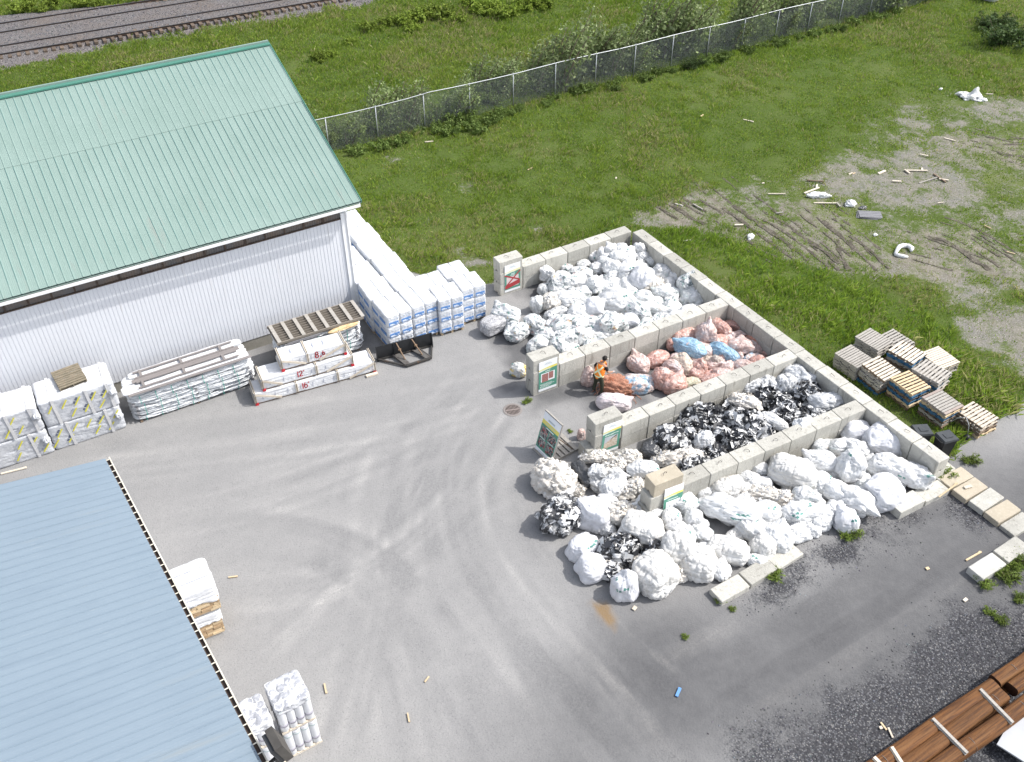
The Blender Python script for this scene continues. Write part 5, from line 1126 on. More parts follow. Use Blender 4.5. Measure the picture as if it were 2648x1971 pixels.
BAGS = [
 # far bay: the white mound in the corner
 ('a',1060,345,62,55,20,'clean',.25,B1),('a',1130,330,60,55,-20,'clean',.55,B1),('a',1185,285,58,45,10,'clean',.85,B1),('a',1270,290,62,45,-10,'clean',.85,B1),('a',1330,310,60,48,30,'clean',.7,B1),('a',1410,295,55,62,80,'clean',.5,B1),
 ('a',1240,345,72,52,15,'clean',.8,B1),('a',1310,370,70,50,-15,'clean',.65,B1),('a',1150,385,70,55,5,'mixed',.55,B1),('a',1435,345,52,50,40,'clean',.4,B1),('a',1085,430,75,58,25,'clean',.3,B1),('a',1195,425,85,55,-5,'clean',.62,B1),('a',1320,440,85,60,10,'clean',.55,B1),('a',1200,500,80,52,15,'mixed',.3,B1),('a',1300,505,70,50,-20,'mixed',.3,B1),
 ('a',965,408,58,40,10,'mixed',.2,B1),('a',1510,385,52,42,-20,'mixed',.25,B1),('a',1600,465,76,62,-15,'mixed',.25,B1),('a',1440,515,92,92,60,'woven',.35,B1,'tilted clean white woven sack in the far bay'),('a',1705,505,60,60,30,'clean',.2,B1),
 ('a',1795,570,78,88,70,'print',.3,B1,'large clear bag with teal film by the rear wall of the far bay',(.3,.2,.5)),('a',1520,575,105,62,30,'cream',.25,B1),('a',1600,640,82,62,-10,'mixed',.2,B1),('a',1690,640,55,55,50,'mixed',.1,B1),('a',1885,640,112,72,35,'clean',.15,B1),('a',1790,700,66,50,20,'mixed',0,B1),
 ('a',1455,690,78,72,-35,'mixed',.15,B1),('a',1560,725,66,52,10,'mixed',0,B1),('a',1230,690,145,95,-8,'clean',.3,B1,'biggest puffed white film bag in the middle of the far bay'),('a',1070,580,84,70,35,'mixed',.2,B1),('a',1205,575,75,52,-10,'mixed',.2,B1),('a',1325,565,82,66,-25,'clean',.2,B1),('a',905,545,82,62,15,'clean',.2,B1),
 ('a',775,545,112,78,25,'print',.25,B1),('a',830,445,56,42,-10,'print',.2,B1),('a',668,485,62,72,70,'clean',.3,B1,'white bag with upright blue-edged ties, near the crossed-out poster'),('a',652,612,62,55,0,'mixed',0,B1),('a',940,485,100,58,-15,'print',.25,B1),('a',1000,520,50,48,20,'mixed',.2,B1),
 ('a',592,735,60,88,85,'mixed',0,B1,'upright clear bag with a brown bottom at the left of the far bay'),('a',705,708,88,70,25,'cream',.15,B1),('a',845,680,118,72,8,'clean',.2,B1),('a',740,812,112,58,25,'cleargrey',0,B1),('a',925,795,84,80,40,'clean',.15,B1),('a',1045,762,84,92,75,'woven',.15,B1,'square white sack with a few green marks in the far bay'),
 ('a',855,895,170,92,18,'print',.05,B1,'largest long bag of dark printed film along the far bay front'),('a',1030,890,90,62,-10,'print',.05,B1),('a',1190,890,105,95,40,'print',.1,B1),('a',1395,785,112,82,-40,'print',.1,B1),('a',1340,875,82,66,10,'woven',.05,B1),('a',1590,800,90,58,-8,'mixed',0,B1),('a',1690,755,72,52,10,'mixed',0,B1),
 ('a',820,1010,108,72,15,'print',.0,B1),('a',1050,1000,100,50,10,'mixed',0,B1),('a',930,972,75,62,-20,'print',.05,B1),('a',600,1055,102,62,25,'mixed',0,B1),('a',855,1085,80,40,10,'clean',0,B1),('a',740,1065,55,45,0,'mixed',0,B1),('a',1130,1000,60,45,0,'mixed',0,B1),
 ('a',335,815,122,78,-15,'print',.25,B1,'round white bag with dark blotches behind the grey film roll'),('a',430,945,104,82,20,'print',0,B1,'clear bag of dark prints in front of the grey film roll'),('a',570,885,90,80,-20,'print',.1,B1,'printed bag right of the grey film roll, at the heap edge'),
 ('a',250,890,118,66,32,'greyfoil',.12,B1,'grey crinkled film roll leaning beside the bale stacks'),('a',440,1262,52,66,65,'yellowmix',0,B1,'bag of yellow and teal film behind the rust bale poster stack'),
 ('a',1330,640,70,50,10,'clean',.1,B1),('a',1480,610,70,50,0,'mixed',.1,B1),('a',960,640,70,55,10,'mixed',.15,B1),('a',1130,800,60,60,20,'mixed',0,B1),('a',1260,800,60,50,0,'mixed',0,B1),('a',1480,770,60,50,0,'mixed',0,B1),('a',1660,560,60,50,0,'clean',.15,B1),('a',1250,630,70,45,0,'mixed',.15,B1),
 # twine bay
 ('a',1950,965,88,92,70,'palepink',.35,B2,'pink bag with a pale blue band and a tall clear tip',(.1,.1,.75)),('r',165,590,150,88,-48,'salmon',.3,B2),('r',325,555,155,82,-20,'salmon',.2,B2,'salmon twine bag with black marks in the far corner of the twine bay'),('r',355,690,120,66,5,'palepink',.25,B2),('r',640,790,185,92,-42,'orange',.05,B2),('r',425,845,205,105,-8,'palepink',.2,B2),
 ('r',170,925,228,112,-35,'blue',.2,B2,'longest blue twine bag at the back of the twine bay'),('r',780,960,115,56,-15,'salmon',0,B2),('r',590,1035,150,85,5,'bluemix',0,B2),('r',400,1000,60,80,85,'palepink',.05,B2),('r',255,1150,155,100,20,'palepink',0,B2),('r',60,1070,85,112,85,'brown',.05,B2),('r',20,1240,80,62,20,'salmon',0,B2),
 ('a',1825,1085,132,80,-25,'blue',.25,B2,'blue twine bag lying left of the longest blue one'),('a',1770,1215,112,76,-55,'beige',.05,B2),('a',1898,1250,66,82,85,'salmon',0,B2,'standing salmon sack between the beige and grey-brown bags',(0,0,.4)),('a',1985,1310,88,42,15,'salmon',0,B2),('a',1780,985,110,62,20,'salmon',.2,B2),('a',1690,1060,60,50,10,'salmon',.1,B2),
 ('a',1560,1172,108,66,22,'salmon',0,B2),('a',1408,1205,98,70,-42,'palepink',.05,B2,'pink bag with a knotted clear top, nearest the worker',(-.45,.2,.35)),('a',1398,1365,138,82,-5,'bluemix',0,B2,'blue-mix bag with a clear tip behind the lilac sack',(.5,.15,.3)),('a',1592,1325,86,105,80,'salmon',.05,B2),('a',1690,1372,108,86,10,'salmon',0,B2),('a',1700,1240,104,56,-25,'palepink',.1,B2),('a',1832,1370,90,46,5,'green',0,B2),
 ('a',1000,1318,54,102,88,'palepink',0,B2,'tall pinkish bag standing between the worker and the block wall',(0,0,.3)),('a',1210,1522,140,72,-8,'paletwine',0,B2,'long pale lilac sack lying in front of the worker',(.4,.1,.25)),('a',2040,900,70,60,-30,'salmon',.25,B2),('a',1870,1180,70,50,0,'palepink',.05,B2),('a',2000,1200,90,50,-10,'beige',0,B2),
 ('c',745,635,42,66,70,'palepink',0,B2,'small pink bag squeezed behind the tan heap poster stack'),
 # black film bay
 ('d',752,440,98,70,10,'cleargrey',.3,B3),('d',885,430,92,72,-15,'cleargrey',.3,B3),('d',1040,428,92,78,20,'cleargrey',.35,B3),('d',1140,380,140,84,-25,'whgrey',.3,B3,'large smooth white bag in the far corner of the black film bay'),('d',1210,500,104,68,-15,'bw',.3,B3),('d',1395,575,165,82,3,'whgrey',.25,B3,'big white and grey film bag whose tip points over the rear wall',(.7,.1,.15)),('d',1290,655,84,58,0,'cleargrey',.1,B3),
 ('d',1170,508,60,40,0,'black',.4,B3),('d',700,592,138,76,-20,'cream',.3,B3),('d',592,640,90,62,10,'black',.1,B3),('d',340,672,160,74,0,'black',.35,B3,'wide crumpled black film heap on top, by the block wall'),('d',330,762,165,70,5,'bw',.1,B3),('d',640,725,120,84,-20,'bw',.2,B3),('d',780,752,86,86,40,'bw',.2,B3),('d',932,742,120,58,-28,'clean',.35,B3,'white film sheet bag lying among the black film, near the wall top'),
 ('d',1060,640,112,60,10,'bw',.2,B3),('d',960,608,84,52,-10,'black',.2,B3),('d',1180,770,74,62,10,'clean',.85,B3,'knotted white bag sitting on top of the block wall',(-.2,-.3,.1)),('d',850,832,92,62,20,'bw',.1,B3),('d',500,842,104,72,-30,'bw',.15,B3),('d',620,892,118,62,10,'bw',.1,B3),('d',95,862,120,88,15,'bw',.2,B3),('d',120,935,150,62,-5,'black',.0,B3),('d',462,992,92,56,15,'black',.05,B3),('d',380,885,84,76,60,'whgrey',.15,B3),
 ('d',220,1040,168,76,8,'cream',0,B3),('d',50,1040,104,62,5,'cream',0,B3),('d',880,520,90,60,10,'bw',.1,B3),('d',760,850,80,60,0,'bw',.05,B3),('d',980,690,80,60,0,'black',.1,B3),('d',1100,720,80,60,0,'bw',.1,B3),('d',480,720,80,70,0,'black',.1,B3),('d',700,930,80,50,0,'bw',0,B3),('d',200,720,90,60,0,'black',0,B3),
 # the heap spilling out before the bays
 ('c',885,842,158,66,6,'cream',.1,B5),('c',1190,850,130,76,-5,'cream',.1,B5),('c',1400,785,92,70,-20,'dkroll',.15,B5,'glossy clear-black film bag in the middle of the heap'),('c',755,1005,150,70,-62,'dkroll',.05,B5,'black film roll standing beside the big cream bale'),('c',892,1015,92,122,80,'whgrey',.05,B5,'grey-white film bag right of the black roll'),('c',1050,1110,150,100,38,'whgrey',.15,B5),
 ('c',1335,960,150,86,-5,'clean',.2,B5,'folded white sheet bag in the middle of the heap'),('c',1258,1122,104,84,10,'cream',.05,B5),('c',480,1030,205,170,-35,'cream',0,B5,'biggest lumpy cream bale, left of the black roll'),('c',715,1165,66,56,0,'cream',0,B5),('c',560,1390,195,160,20,'bw',0,B5,'big torn black and white bale at the left of the heap'),('c',875,1375,145,150,60,'woven',0,B5,'clean lilac-white woven sack beside the torn black and white bale',(-.1,.3,.35)),
 ('c',1080,925,104,78,0,'cream',.05,B5),('c',1505,872,104,60,10,'cream',.05,B5),('c',990,960,70,60,0,'cream',.05,B5),
 ('e',1120,640,150,118,15,'cream',.1,B5),('e',1325,790,205,150,-15,'net',.2,B5,'largest netted white bale in the heap'),('e',755,965,150,112,30,'woven',0,B5,'white bag with green ring marks at the left edge of the heap',None,3),('e',850,1150,148,126,20,'woven',0,B5,'plain white sack in front of the ring-marked one'),('e',1105,985,190,128,10,'bw',.05,B5,'white and black netted bale behind the upright ring-marked sack'),('e',1040,1220,76,76,0,'bw',0,B5),
 ('e',1168,1335,128,158,82,'woven',0,B5,'upright white sack with green ring marks, lowest in the photo',(0,.1,.3),3),('e',1450,1210,196,180,35,'net',0,B5,'square-netted bale with black film on its shoulder'),('e',1660,985,165,175,75,'net',.05,B5),('e',1862,1105,150,150,60,'net',0,B5,'ribbed white sack next to the end kerb block'),('e',2070,1175,92,92,40,'clean',0,B5),('e',2110,972,150,112,-15,'net',.05,B5,'netted white bag with green ring marks beside the ribbed sack',None,2),('e',965,790,112,54,-5,'clean',0,B5),
 ('e',1600,680,92,84,20,'clean',.3,B5,'small puffed white bag with one ring mark under the white sack poster',None,1),('e',1440,655,100,62,10,'clean',.2,B5),('e',1700,815,150,86,-25,'clean',.25,B5),('e',1890,845,104,86,-30,'mixed',.1,B5),('e',1520,960,90,80,0,'net',0,B5),('e',1330,960,90,70,0,'bw',0,B5),('e',1450,990,110,50,20,'black',.35,B5),
 # front bay
 ('d',1600,812,118,76,5,'woven',.25,B4,'clean woven sack with a label sheet, at the far corner of the front bay'),('d',1830,885,146,108,-25,'woven',.2,B4,'open white sack showing curled film rolls inside'),('d',2052,985,130,68,-22,'clean',.15,B4,'white bag draped against the rear wall end',(.55,-.1,.2)),('d',1480,940,110,66,10,'mixed',.25,B4),('d',1602,962,104,76,-15,'clean',.25,B4),('d',1340,935,104,60,10,'mixed',.2,B4),('d',1310,1052,140,86,-10,'clean',.3,B4),('d',1560,1092,122,138,75,'clean',.25,B4,'tall slumped white film bag in the middle of the front bay'),
 ('d',1862,1100,165,98,-12,'clean',.25,B4),('d',2040,1172,160,100,-28,'clean',.1,B4,'white bag with green rings behind the sunken kerb blocks',None,3),('d',2110,1120,84,60,-10,'clean',.1,B4),('d',1660,1232,78,70,20,'mixed',.05,B4),('d',1832,1312,150,130,20,'woven',0,B4,'big clean white sack beside the kerb gap'),('d',1095,1142,192,120,-18,'net',.3,B4,'long netted cream bale in the front bay, by the block wall'),('d',835,1120,76,52,10,'clean',.3,B4),('d',742,1190,104,58,-10,'clean',.2,B4),('d',830,1240,112,62,10,'clean',.2,B4),
 ('d',570,1270,132,84,10,'net',.15,B4),('d',380,1310,80,62,15,'clean',.1,B4),('d',1320,1222,92,84,20,'clean',.2,B4),('d',1432,1292,112,92,-10,'clean',.15,B4),('d',1592,1372,146,112,-32,'clean',.0,B4,'long white bag tapering to a tied tail near the kerb gap',(.7,-.2,.05)),('d',850,1332,190,62,-5,'cream',.15,B4),('d',1010,1362,96,58,5,'cream',.15,B4),('d',1530,1535,100,106,75,'woven',0,B4,'white sack with big green rings by the small weed',(-.2,.3,.2),2),('d',1345,1482,88,76,10,'clean',.05,B4),
 ('d',1160,1472,172,94,10,'clean',.15,B4,'white bag with a row of green marks, left of the small puffed one',None,3),('d',1212,1352,124,78,-5,'mixed',.2,B4),('d',870,1472,122,86,10,'clean',.25,B4,'white bag with green marks in the centre of the front bay',None,2),('d',600,1462,250,96,-22,'clean',.3,B4,'longest white bag with rows of green marks in the front bay',None,4),('d',762,1542,124,76,-10,'clean',.15,B4,'white bag with dark green rings under the longest one',None,2),('d',250,1412,96,86,20,'clean',.15,B4,'white bag with green rings beside the white sack poster',None,2),('d',430,1402,88,58,0,'clean',.15,B4),('d',292,1522,76,78,70,'clean',.2,B4),('d',950,1592,104,66,5,'clean',.05,B4),('d',1150,1602,104,52,5,'clean',0,B4),
 ('f',715,548,96,74,-35,'clean',.05,B4),('f',855,540,84,48,15,'clean',0,B4),('f',640,602,70,70,40,'net',0,B4),('f',560,492,96,66,-25,'clean',.15,B4),('f',425,625,122,76,-15,'net',.05,B4),('f',985,460,66,56,10,'clean',0,B4),('f',930,500,60,46,0,'clean',0,B4),('f',600,690,70,40,0,'clean',0,B4),
 ('d',1720,960,60,50,0,'mixed',.15,B4),('d',1930,1230,80,60,0,'clean',.0,B4),('d',1450,1160,80,60,0,'mixed',.1,B4),('d',1230,1160,80,60,0,'mixed',.1,B4),('d',700,1290,90,60,0,'clean',.1,B4),('d',500,1360,80,60,0,'clean',.15,B4),('d',1100,1270,90,60,0,'cream',.1,B4),('d',1450,1400,80,60,0,'mixed',0,B4),('d',1290,1400,70,50,0,'clean',.05,B4),
]
fr_ = random.Random(44)
for bay_, kinds, cells in ((B1, ('clean','mixed','print'), [(-.9-.95*i-.4*(j % 2), -.75-.95*j) for i in range(8) for j in range(6) if not (i > 5 and j < 3)]), (B2, ('salmon','palepink'), [(-1.1-.95*i, -7.9-.9*j) for i in range(4) for j in range(3)]),
                           (B3, ('bw','black'), [(-1.2-1.05*i, -12.05-.95*j) for i in range(7) for j in range(3)]), (B4, ('clean','net'), [(-1.2-1.0*i-.4*(j % 2), -15.6-.85*j) for i in range(9) for j in range(3) if i > 0 or j < 2]), (B5, ('cream','clean'), [(-10.3-.95*i, -11.9-.95*j) for i in range(3) for j in range(5)]+[(-12.9, -15.2), (-12.0, -16.4), (-11.2, -16.6)])):
    for cx, cy in cells:
        P_ = np.array([cx+fr_.uniform(-.25, .25), cy+fr_.uniform(-.2, .2), 0]); q_ = P_+np.array([0, 0, .3]); dd = q_-CC; zc_ = dd @ FW; fx_, fy_ = 1324+CF*(dd @ RT)/zc_, 985.5-CF*(dd @ UP)/zc_
        BAGS.append(('px', fx_, fy_, fr_.uniform(28, 40), fr_.uniform(17, 23), fr_.uniform(-60, 60), fr_.choice(kinds), 0.0, bay_, 'bag mostly buried under the pile in the '+bay_))
ZT['px'] = (0, 0, 1)
grpn = {B1: 'bags in the far bay', B2: 'twine bags in the second bay', B3: 'film heaps in the black film bay', B4: 'white bags in the front bay', B5: 'bags heaped before the bays'}
info = []
for i, bgd in enumerate(BAGS):
    zt, x, y, hw, hh, rot, kind, zb, bay = bgd[:9]; own = bgd[9] if len(bgd) > 9 else None; tip = bgd[10] if len(bgd) > 10 else None; mk = bgd[11] if len(bgd) > 11 else (1 if (kind == 'clean' and i % 4 == 0) else 0)
    ox, oy, sc = ZT[zt]; px, py = ox+x*sc, oy+y*sc
    z_ = zb+.4
    for _ in range(3):
        P_ = gp(px, py, z_); s_ = CF/depth(P_); c = hh*sc/s_; z_ = zb+c*.86
    a = hw*sc/s_
    standing = rot > 68
    th = rad(rot)
    if standing: a, b, c = min(hw, hh)*sc/s_, min(hw, hh)*sc/s_*.92, max(hw, hh)*sc/s_*1.0; z_ = zb+c*.86; P_ = gp(px, py, z_); rz = math.atan2(RH[1], RH[0])
    else:
        d3 = RH*math.cos(th)+FH*math.sin(th)/math.sin(CP)*.8; rz = math.atan2(d3[1], d3[0]); a *= 1+.12*abs(math.sin(th)); b = c*1.08; c = c*.94
    info.append((P_, a, b, c, rz, kind, zb, bay, own, tip, mk, px))
cnt = {}
order = {}
for i in sorted(range(len(info)), key=lambda k: info[k][11]):
    kx = (info[i][5], info[i][7]) 
    if info[i][8] is None: order[i] = cnt.get(kx, 0); cnt[kx] = order[i]+1
BOBJ = {}
for i, (P_, a, b, c, rz, kind, zb, bay, own, tip, mk, px) in enumerate(info):
    desc, kw = KD[kind]; kw = dict(kw); 
    n = kw.pop('n', 20); e = kw.pop('e', 2.3+.5*((i*7) % 5)/5)
    tp = tip if tip else (None if i % 5 in (1, 3) or kind in ('cream','net','bw','black','greyfoil') else (math.cos(i)*.42, math.sin(i)*.42, .12+.3*((i*7) % 3)/3))
    me = soft('bag_'+kind, a, b, c, 1000+i, MB_[kind], n=n, e=e, tip=tp, marks=mk, flat=.72, sag=(0 if kind in ('dkroll','greyfoil') else .10+.06*((i*13) % 5)/5), **kw)
    lab = own or ('%s, %s from left of such in the %s' % (desc, ordn(order[i]), bay) if cnt[(kind, bay)] > 1 else 'the only %s in the %s' % (desc, bay) if own is None else own)
    nm = 'film_bale' if kind in ('cream', 'net', 'bw', 'black') else ('film_roll' if kind in ('dkroll', 'greyfoil') else ('twine_bag' if bay == B2 else 'plastic_bag'))
    o = link(nm, me, None, (P_[0], P_[1], zb), (0, 0, rz)); tag(o, lab, 'bale' if nm == 'film_bale' else ('film roll' if nm == 'film_roll' else 'bag'), grpn[bay]); BOBJ[i] = o

# film scraps sticking out of the torn black and white bales
def scraps(par, a, b, c, mats, n, seed, sz=.14):
    r = random.Random(seed)
    for m_i, m in enumerate(mats):
        mb = MB()
        for k in range(n):
            t, ph = r.uniform(0, 6.28), r.uniform(.05, 1.45); d = Vector((math.cos(t)*math.sin(ph), math.sin(t)*math.sin(ph), math.cos(ph)))
            p = Vector((d.x*a*.98, d.y*b*.98, c*.86+d.z*c*.95)); u = d.cross(Vector((r.uniform(-1, 1), r.uniform(-1, 1), r.uniform(-1, 1)))).normalized(); v = d.cross(u); s = r.uniform(.5, 1.2)*sz
            q0, q1, q2, q3 = p-u*s*.4-d*.03, p+u*s*.5+d*r.uniform(-.02, .06), p+u*s*.3+v*s*.9+d*r.uniform(0, .09), p-u*s*.5+v*s*.8+d*r.uniform(-.02, .07)
            mb.add([q0, q1, q2, q3], [(0, 1, 2), (0, 2, 3)])
        part('loose_film_scraps', mb, m, par, True)
MSW = mat('white_scrap', (.62,.625,.63), .4, spec=.5); MSK = mat('black_scrap', (.025,.026,.03), .3, spec=.6); MSC = mat('cream_scrap', (.72,.68,.62), .5); MSO = mat('orange_scrap', (.5,.12,.05), .5)
for i, q_ in enumerate(info):
    if q_[5] == 'bw': scraps(BOBJ[i], q_[1], q_[2], q_[3], [MSW, MSK], 30, i, .30)
    if q_[5] == 'black': scraps(BOBJ[i], q_[1], q_[2], q_[3], [MSK, MSW], 24, i, .28)
    if q_[5] == 'cream': scraps(BOBJ[i], q_[1], q_[2], q_[3], [MSW, MSC], 24, i, .10)

# ------------------------------------------------------------------ NET HEAP of orange twine beside the worker
nb = gp(1200+1235*.3208, 550+1400*.3208, .2)
net = thing('twine_net_heap', 'tangled heap of orange twine netting pulled at by the worker', 'net', (nb[0], nb[1], 0), math.atan2(RH[1], RH[0])-.08)
me = soft('twine_core', .74, .46, .34, 77, [mat('twine_core', (.34,.15,.095), .8, [('n',24,.42,.62,(.48,.26,.18)),('n',6,.62,.7,(.16,.06,.04))], .9, 30)], n=22, lumps=50, lamp=.12, wr=.06, tip=(-.75,.15,.65)); link('twine_core', me, net)
r = random.Random(5)
for mname, col, n_ in (('orange_strands', (.50,.20,.11), 150), ('pale_strands', (.56,.36,.28), 90)):
    mb = MB()
    for k in range(n_):
        x, y = max(-.55, min(.55, r.gauss(-.05, .27))), max(-.3, min(.3, r.gauss(0, .17))); h = .5*math.exp(-((x+.25)/.5)**2-(y/.35)**2)+.08; pts = []; dx, dy = r.uniform(-1, 1), r.uniform(-1, 1)
        for s_ in range(7):
            h = .52*math.exp(-((x+.3)/.5)**2-(y/.36)**2)+.10*math.exp(-(x/.9)**2-(y/.5)**2); pts.append((x, y, max(.015, h+r.uniform(-.03, .05)))); dx += r.uniform(-.7, .7); dy += r.uniform(-.7, .7); l = math.hypot(dx, dy)+1e-6; x += dx/l*.10; y += dy/l*.10
        mb.tube(pts, .010, 3, cap=False)
    part(mname, mb, mat('twine_'+mname, col, .7), net)

# ------------------------------------------------------------------ WORKER
FAC = .80*FH+.60*RH; pa = math.atan2(FAC[1], FAC[0])-math.pi/2
wk = thing('person', 'worker in an orange reflective vest and dark trousers, bending to the orange net', 'person', (-8.03, -7.70, 0), pa)
def skinobj(name, verts, edges, mats, par, sub=2, root=0):
    me = bpy.data.meshes.new(name); me.from_pydata([v[:3] for v in verts], edges, [])
    o = link(name, me, par); me.materials.append(mats)
    md = o.modifiers.new('skin', 'SKIN'); md.use_smooth_shade = True
    sv = me.skin_vertices[0].data if me.skin_vertices else None
    if sv is None:
        bm_layer = me.attributes
    for i, v in enumerate(verts):
        r_ = v[3]; rr = (r_, r_) if not isinstance(r_, tuple) else r_
        me.skin_vertices[0].data[i].radius = rr; me.skin_vertices[0].data[i].use_root = (i == root)
    sb_ = o.modifiers.new('subsurf', 'SUBSURF'); sb_.levels = sub; sb_.render_levels = sub
    return o
MSKIN = mat('skin', (.38,.22,.15), .6); MSHIRT = mat('black_shirt', (.022,.02,.022), .8); MTRO = mat('dark_olive_trousers', (.036,.04,.026), .85, [('n',9,.45,.7,(.055,.06,.04))], .3, 15)
MVEST = mat('orange_vest', (.95,.23,.02), .6, [('n',5,.45,.75,(.92,.32,.07))], .3, 12); MREF = mat('reflective_tape', (.76,.77,.72), .35); MYTAPE = mat('yellow_tape', (.80,.78,.22), .5); MHAIR = mat('black_hair', (.012,.010,.009), .6, [('n',20,.5,.7,(.03,.022,.02))], .6, 40); MGLV = mat('grey_work_glove', (.42,.40,.40), .8); MBOOT = mat('black_boot', (.02,.018,.016), .6)
# one continuous body: pelvis, spine, neck, head, arms with five-fingered hands, legs with feet
bv = [(0,0,.93,.13),(0,.04,1.08,.125),(.0,.11,1.27,.135),(.0,.18,1.40,.12),(.02,.235,1.50,.055),(.035,.275,1.56,.06),(.05,.315,1.635,.088),(.055,.335,1.70,.082),(.07,.415,1.64,.016),
      (.15,.17,1.405,.07),(.215,.18,1.37,.062),(.29,.20,1.12,.046),(.365,.42,1.04,.036),(.385,.475,1.03,.030),
      (-.15,.16,1.40,.07),(-.215,.15,1.37,.062),(-.30,.13,1.13,.046),(-.315,.30,.96,.036),(-.32,.35,.93,.030),
      (.10,0,.88,.095),(.155,.06,.50,.062),(.20,.0,.10,.045),(.23,.10,.05,.040),(.245,.19,.04,.034),
      (-.10,0,.88,.095),(-.145,.05,.50,.062),(-.18,-.04,.10,.045),(-.20,.05,.05,.040),(-.215,.15,.04,.034)]
be = [(0,1),(1,2),(2,3),(3,4),(4,5),(5,6),(6,7),(6,8),(3,9),(9,10),(10,11),(11,12),(12,13),(3,14),(14,15),(15,16),(16,17),(17,18),(0,19),(19,20),(20,21),(21,22),(22,23),(0,24),(24,25),(25,26),(26,27),(27,28)]
for base, sx in ((13, 1), (18, -1)):
    hx, hy, hz = bv[base][:3]
    for fx, ln, dz in ((-.030,.072,0), (-.010,.082,.004), (.010,.078,.002), (.029,.062,-.004)):
        i0 = len(bv); bv += [(hx+fx, hy+.035, hz-.004+dz, .0105), (hx+fx*1.1, hy+.035+ln*.55, hz-.016+dz, .0095), (hx+fx*1.05, hy+.035+ln*.8, hz-.045+dz, .008)]; be += [(base, i0), (i0, i0+1), (i0+1, i0+2)]
    i0 = len(bv); bv += [(hx-.040*sx, hy+.01, hz-.014, .0115), (hx-.058*sx, hy+.05, hz-.03, .0095)]; be += [(base, i0), (i0, i0+1)]
skinobj('body', bv, be, MSKIN, wk, 2)
def grow(idx, ed, extra, name, m, par):
    vs = [(bv[i][0], bv[i][1], bv[i][2], (bv[i][3] if not isinstance(bv[i][3], tuple) else bv[i][3][0])+extra) for i in idx]; mp = {k: j for j, k in enumerate(idx)}
    return skinobj(name, vs, [(mp[a], mp[b]) for a, b in ed], m, par, 2)
tr = grow([0,19,20,21,24,25,26], [(0,19),(19,20),(20,21),(0,24),(24,25),(25,26)], .022, 'trousers', MTRO, wk)
bt = grow([21,22,23], [(21,22),(22,23)], .016, 'boot', MBOOT, wk); bt2 = grow([26,27,28], [(26,27),(27,28)], .016, 'boot', MBOOT, wk)
sh = skinobj('shirt', [(.0,.17,1.38,.095),(.15,.165,1.39,.07),(.22,.18,1.365,.072),(.275,.195,1.18,.062),(-.15,.155,1.39,.07),(-.22,.15,1.365,.072),(-.285,.135,1.19,.062),(.015,.22,1.47,.072)], [(0,1),(1,2),(2,3),(0,4),(4,5),(5,6),(0,7)], MSHIRT, wk, 2)
for nm, base in (('glove', 13), ('glove', 18)):
    hx, hy, hz = bv[base][:3]; sx = 1 if base == 13 else -1
    vs = [(hx, hy-.05, hz+.01, .038), (hx, hy, hz, .036), (hx, hy+.035, hz-.004, .034)]; es = [(0,1),(1,2)]
    for fx, ln in ((-.030,.072),(-.010,.082),(.010,.078),(.029,.062)):
        i0 = len(vs); vs += [(hx+fx, hy+.042, hz-.006, .0135), (hx+fx*1.1, hy+.035+ln*.55, hz-.018, .0125), (hx+fx*1.05, hy+.035+ln*.82, hz-.048, .011)]; es += [(2, i0), (i0, i0+1), (i0+1, i0+2)]
    i0 = len(vs); vs += [(hx-.040*sx, hy+.01, hz-.014, .0145), (hx-.060*sx, hy+.052, hz-.032, .0125)]; es += [(1, i0), (i0, i0+1)]
    skinobj(nm, vs, es, MGLV, wk, 1, 1)
# hair cap and face details
mb = MB(); hc = Vector((.052, .318, 1.672)); vs = []; fs = []; nu, nv = 14, 9
for j in range(nv):
    for i in range(nu):
        t = 2*math.pi*i/nu; ph = (j/(nv-1))*rad(118 if math.sin(t) < .35 else 70); rr = .108+.012*math.sin(t*5+j*1.7)*math.sin(ph)
        vs.append((hc.x+rr*.95*math.sin(ph)*math.cos(t), hc.y+rr*1.05*math.sin(ph)*math.sin(t)-.012, hc.z+rr*math.cos(ph)))
for j in range(nv-1):
    for i in range(nu): fs.append((j*nu+i, (j+1)*nu+i, (j+1)*nu+(i+1) % nu, j*nu+(i+1) % nu))
mb.add(vs, fs); part('hair', mb, MHAIR, wk, True)
mb = MB()
for sx in (-1, 1): mb.lathe([(.001,-.02),(.018,-.012),(.02,.01),(.001,.022)], 8, (.05+sx*.092, .325, 1.648))
part('ears', mb, MSKIN, wk, True)
mb = MB()
for sx in (-1, 1): mb.box((.062+sx*.032, .402, 1.665), (.024, .01, .01))
mb.box((.07, .402, 1.592), (.045, .01, .008)); part('eyes_and_mouth', mb, MSHIRT, wk)
# vest
def vsurf(t, a, off=0.0):
    z = .86+t*.60; cy = .0+.205*max(0, (z-.93)/.5)**1.15 if z > .93 else -.0; rx = .185+.045*math.sin(t*2.2)+off+(-.045*max(0, t-.86)/.14); ry = .15+.02*math.sin(t*2.6)+off
    return (rx*math.cos(a), cy+ry*math.sin(a)+.005, z)
def patch(mb, pts, w, off):
    for (t0, a0), (t1, a1) in zip(pts[:-1], pts[1:]):
        q0 = Vector(vsurf(t0, a0, off)); q1 = Vector(vsurf(t1, a1, off)); c = Vector((0, q0.y*0, 0)); d = (q1-q0).normalized(); nrm = Vector((math.cos(a0), math.sin(a0), 0)); s = d.cross(nrm).normalized()*w/2
        mb.quad(q0-s, q1-s, q1+s, q0+s)
mb = MB(); nu, nv = 28, 12; vs = []; fs = []
for j in range(nv+1):
    for i in range(nu): vs.append(vsurf(j/nv, 2*math.pi*i/nu))
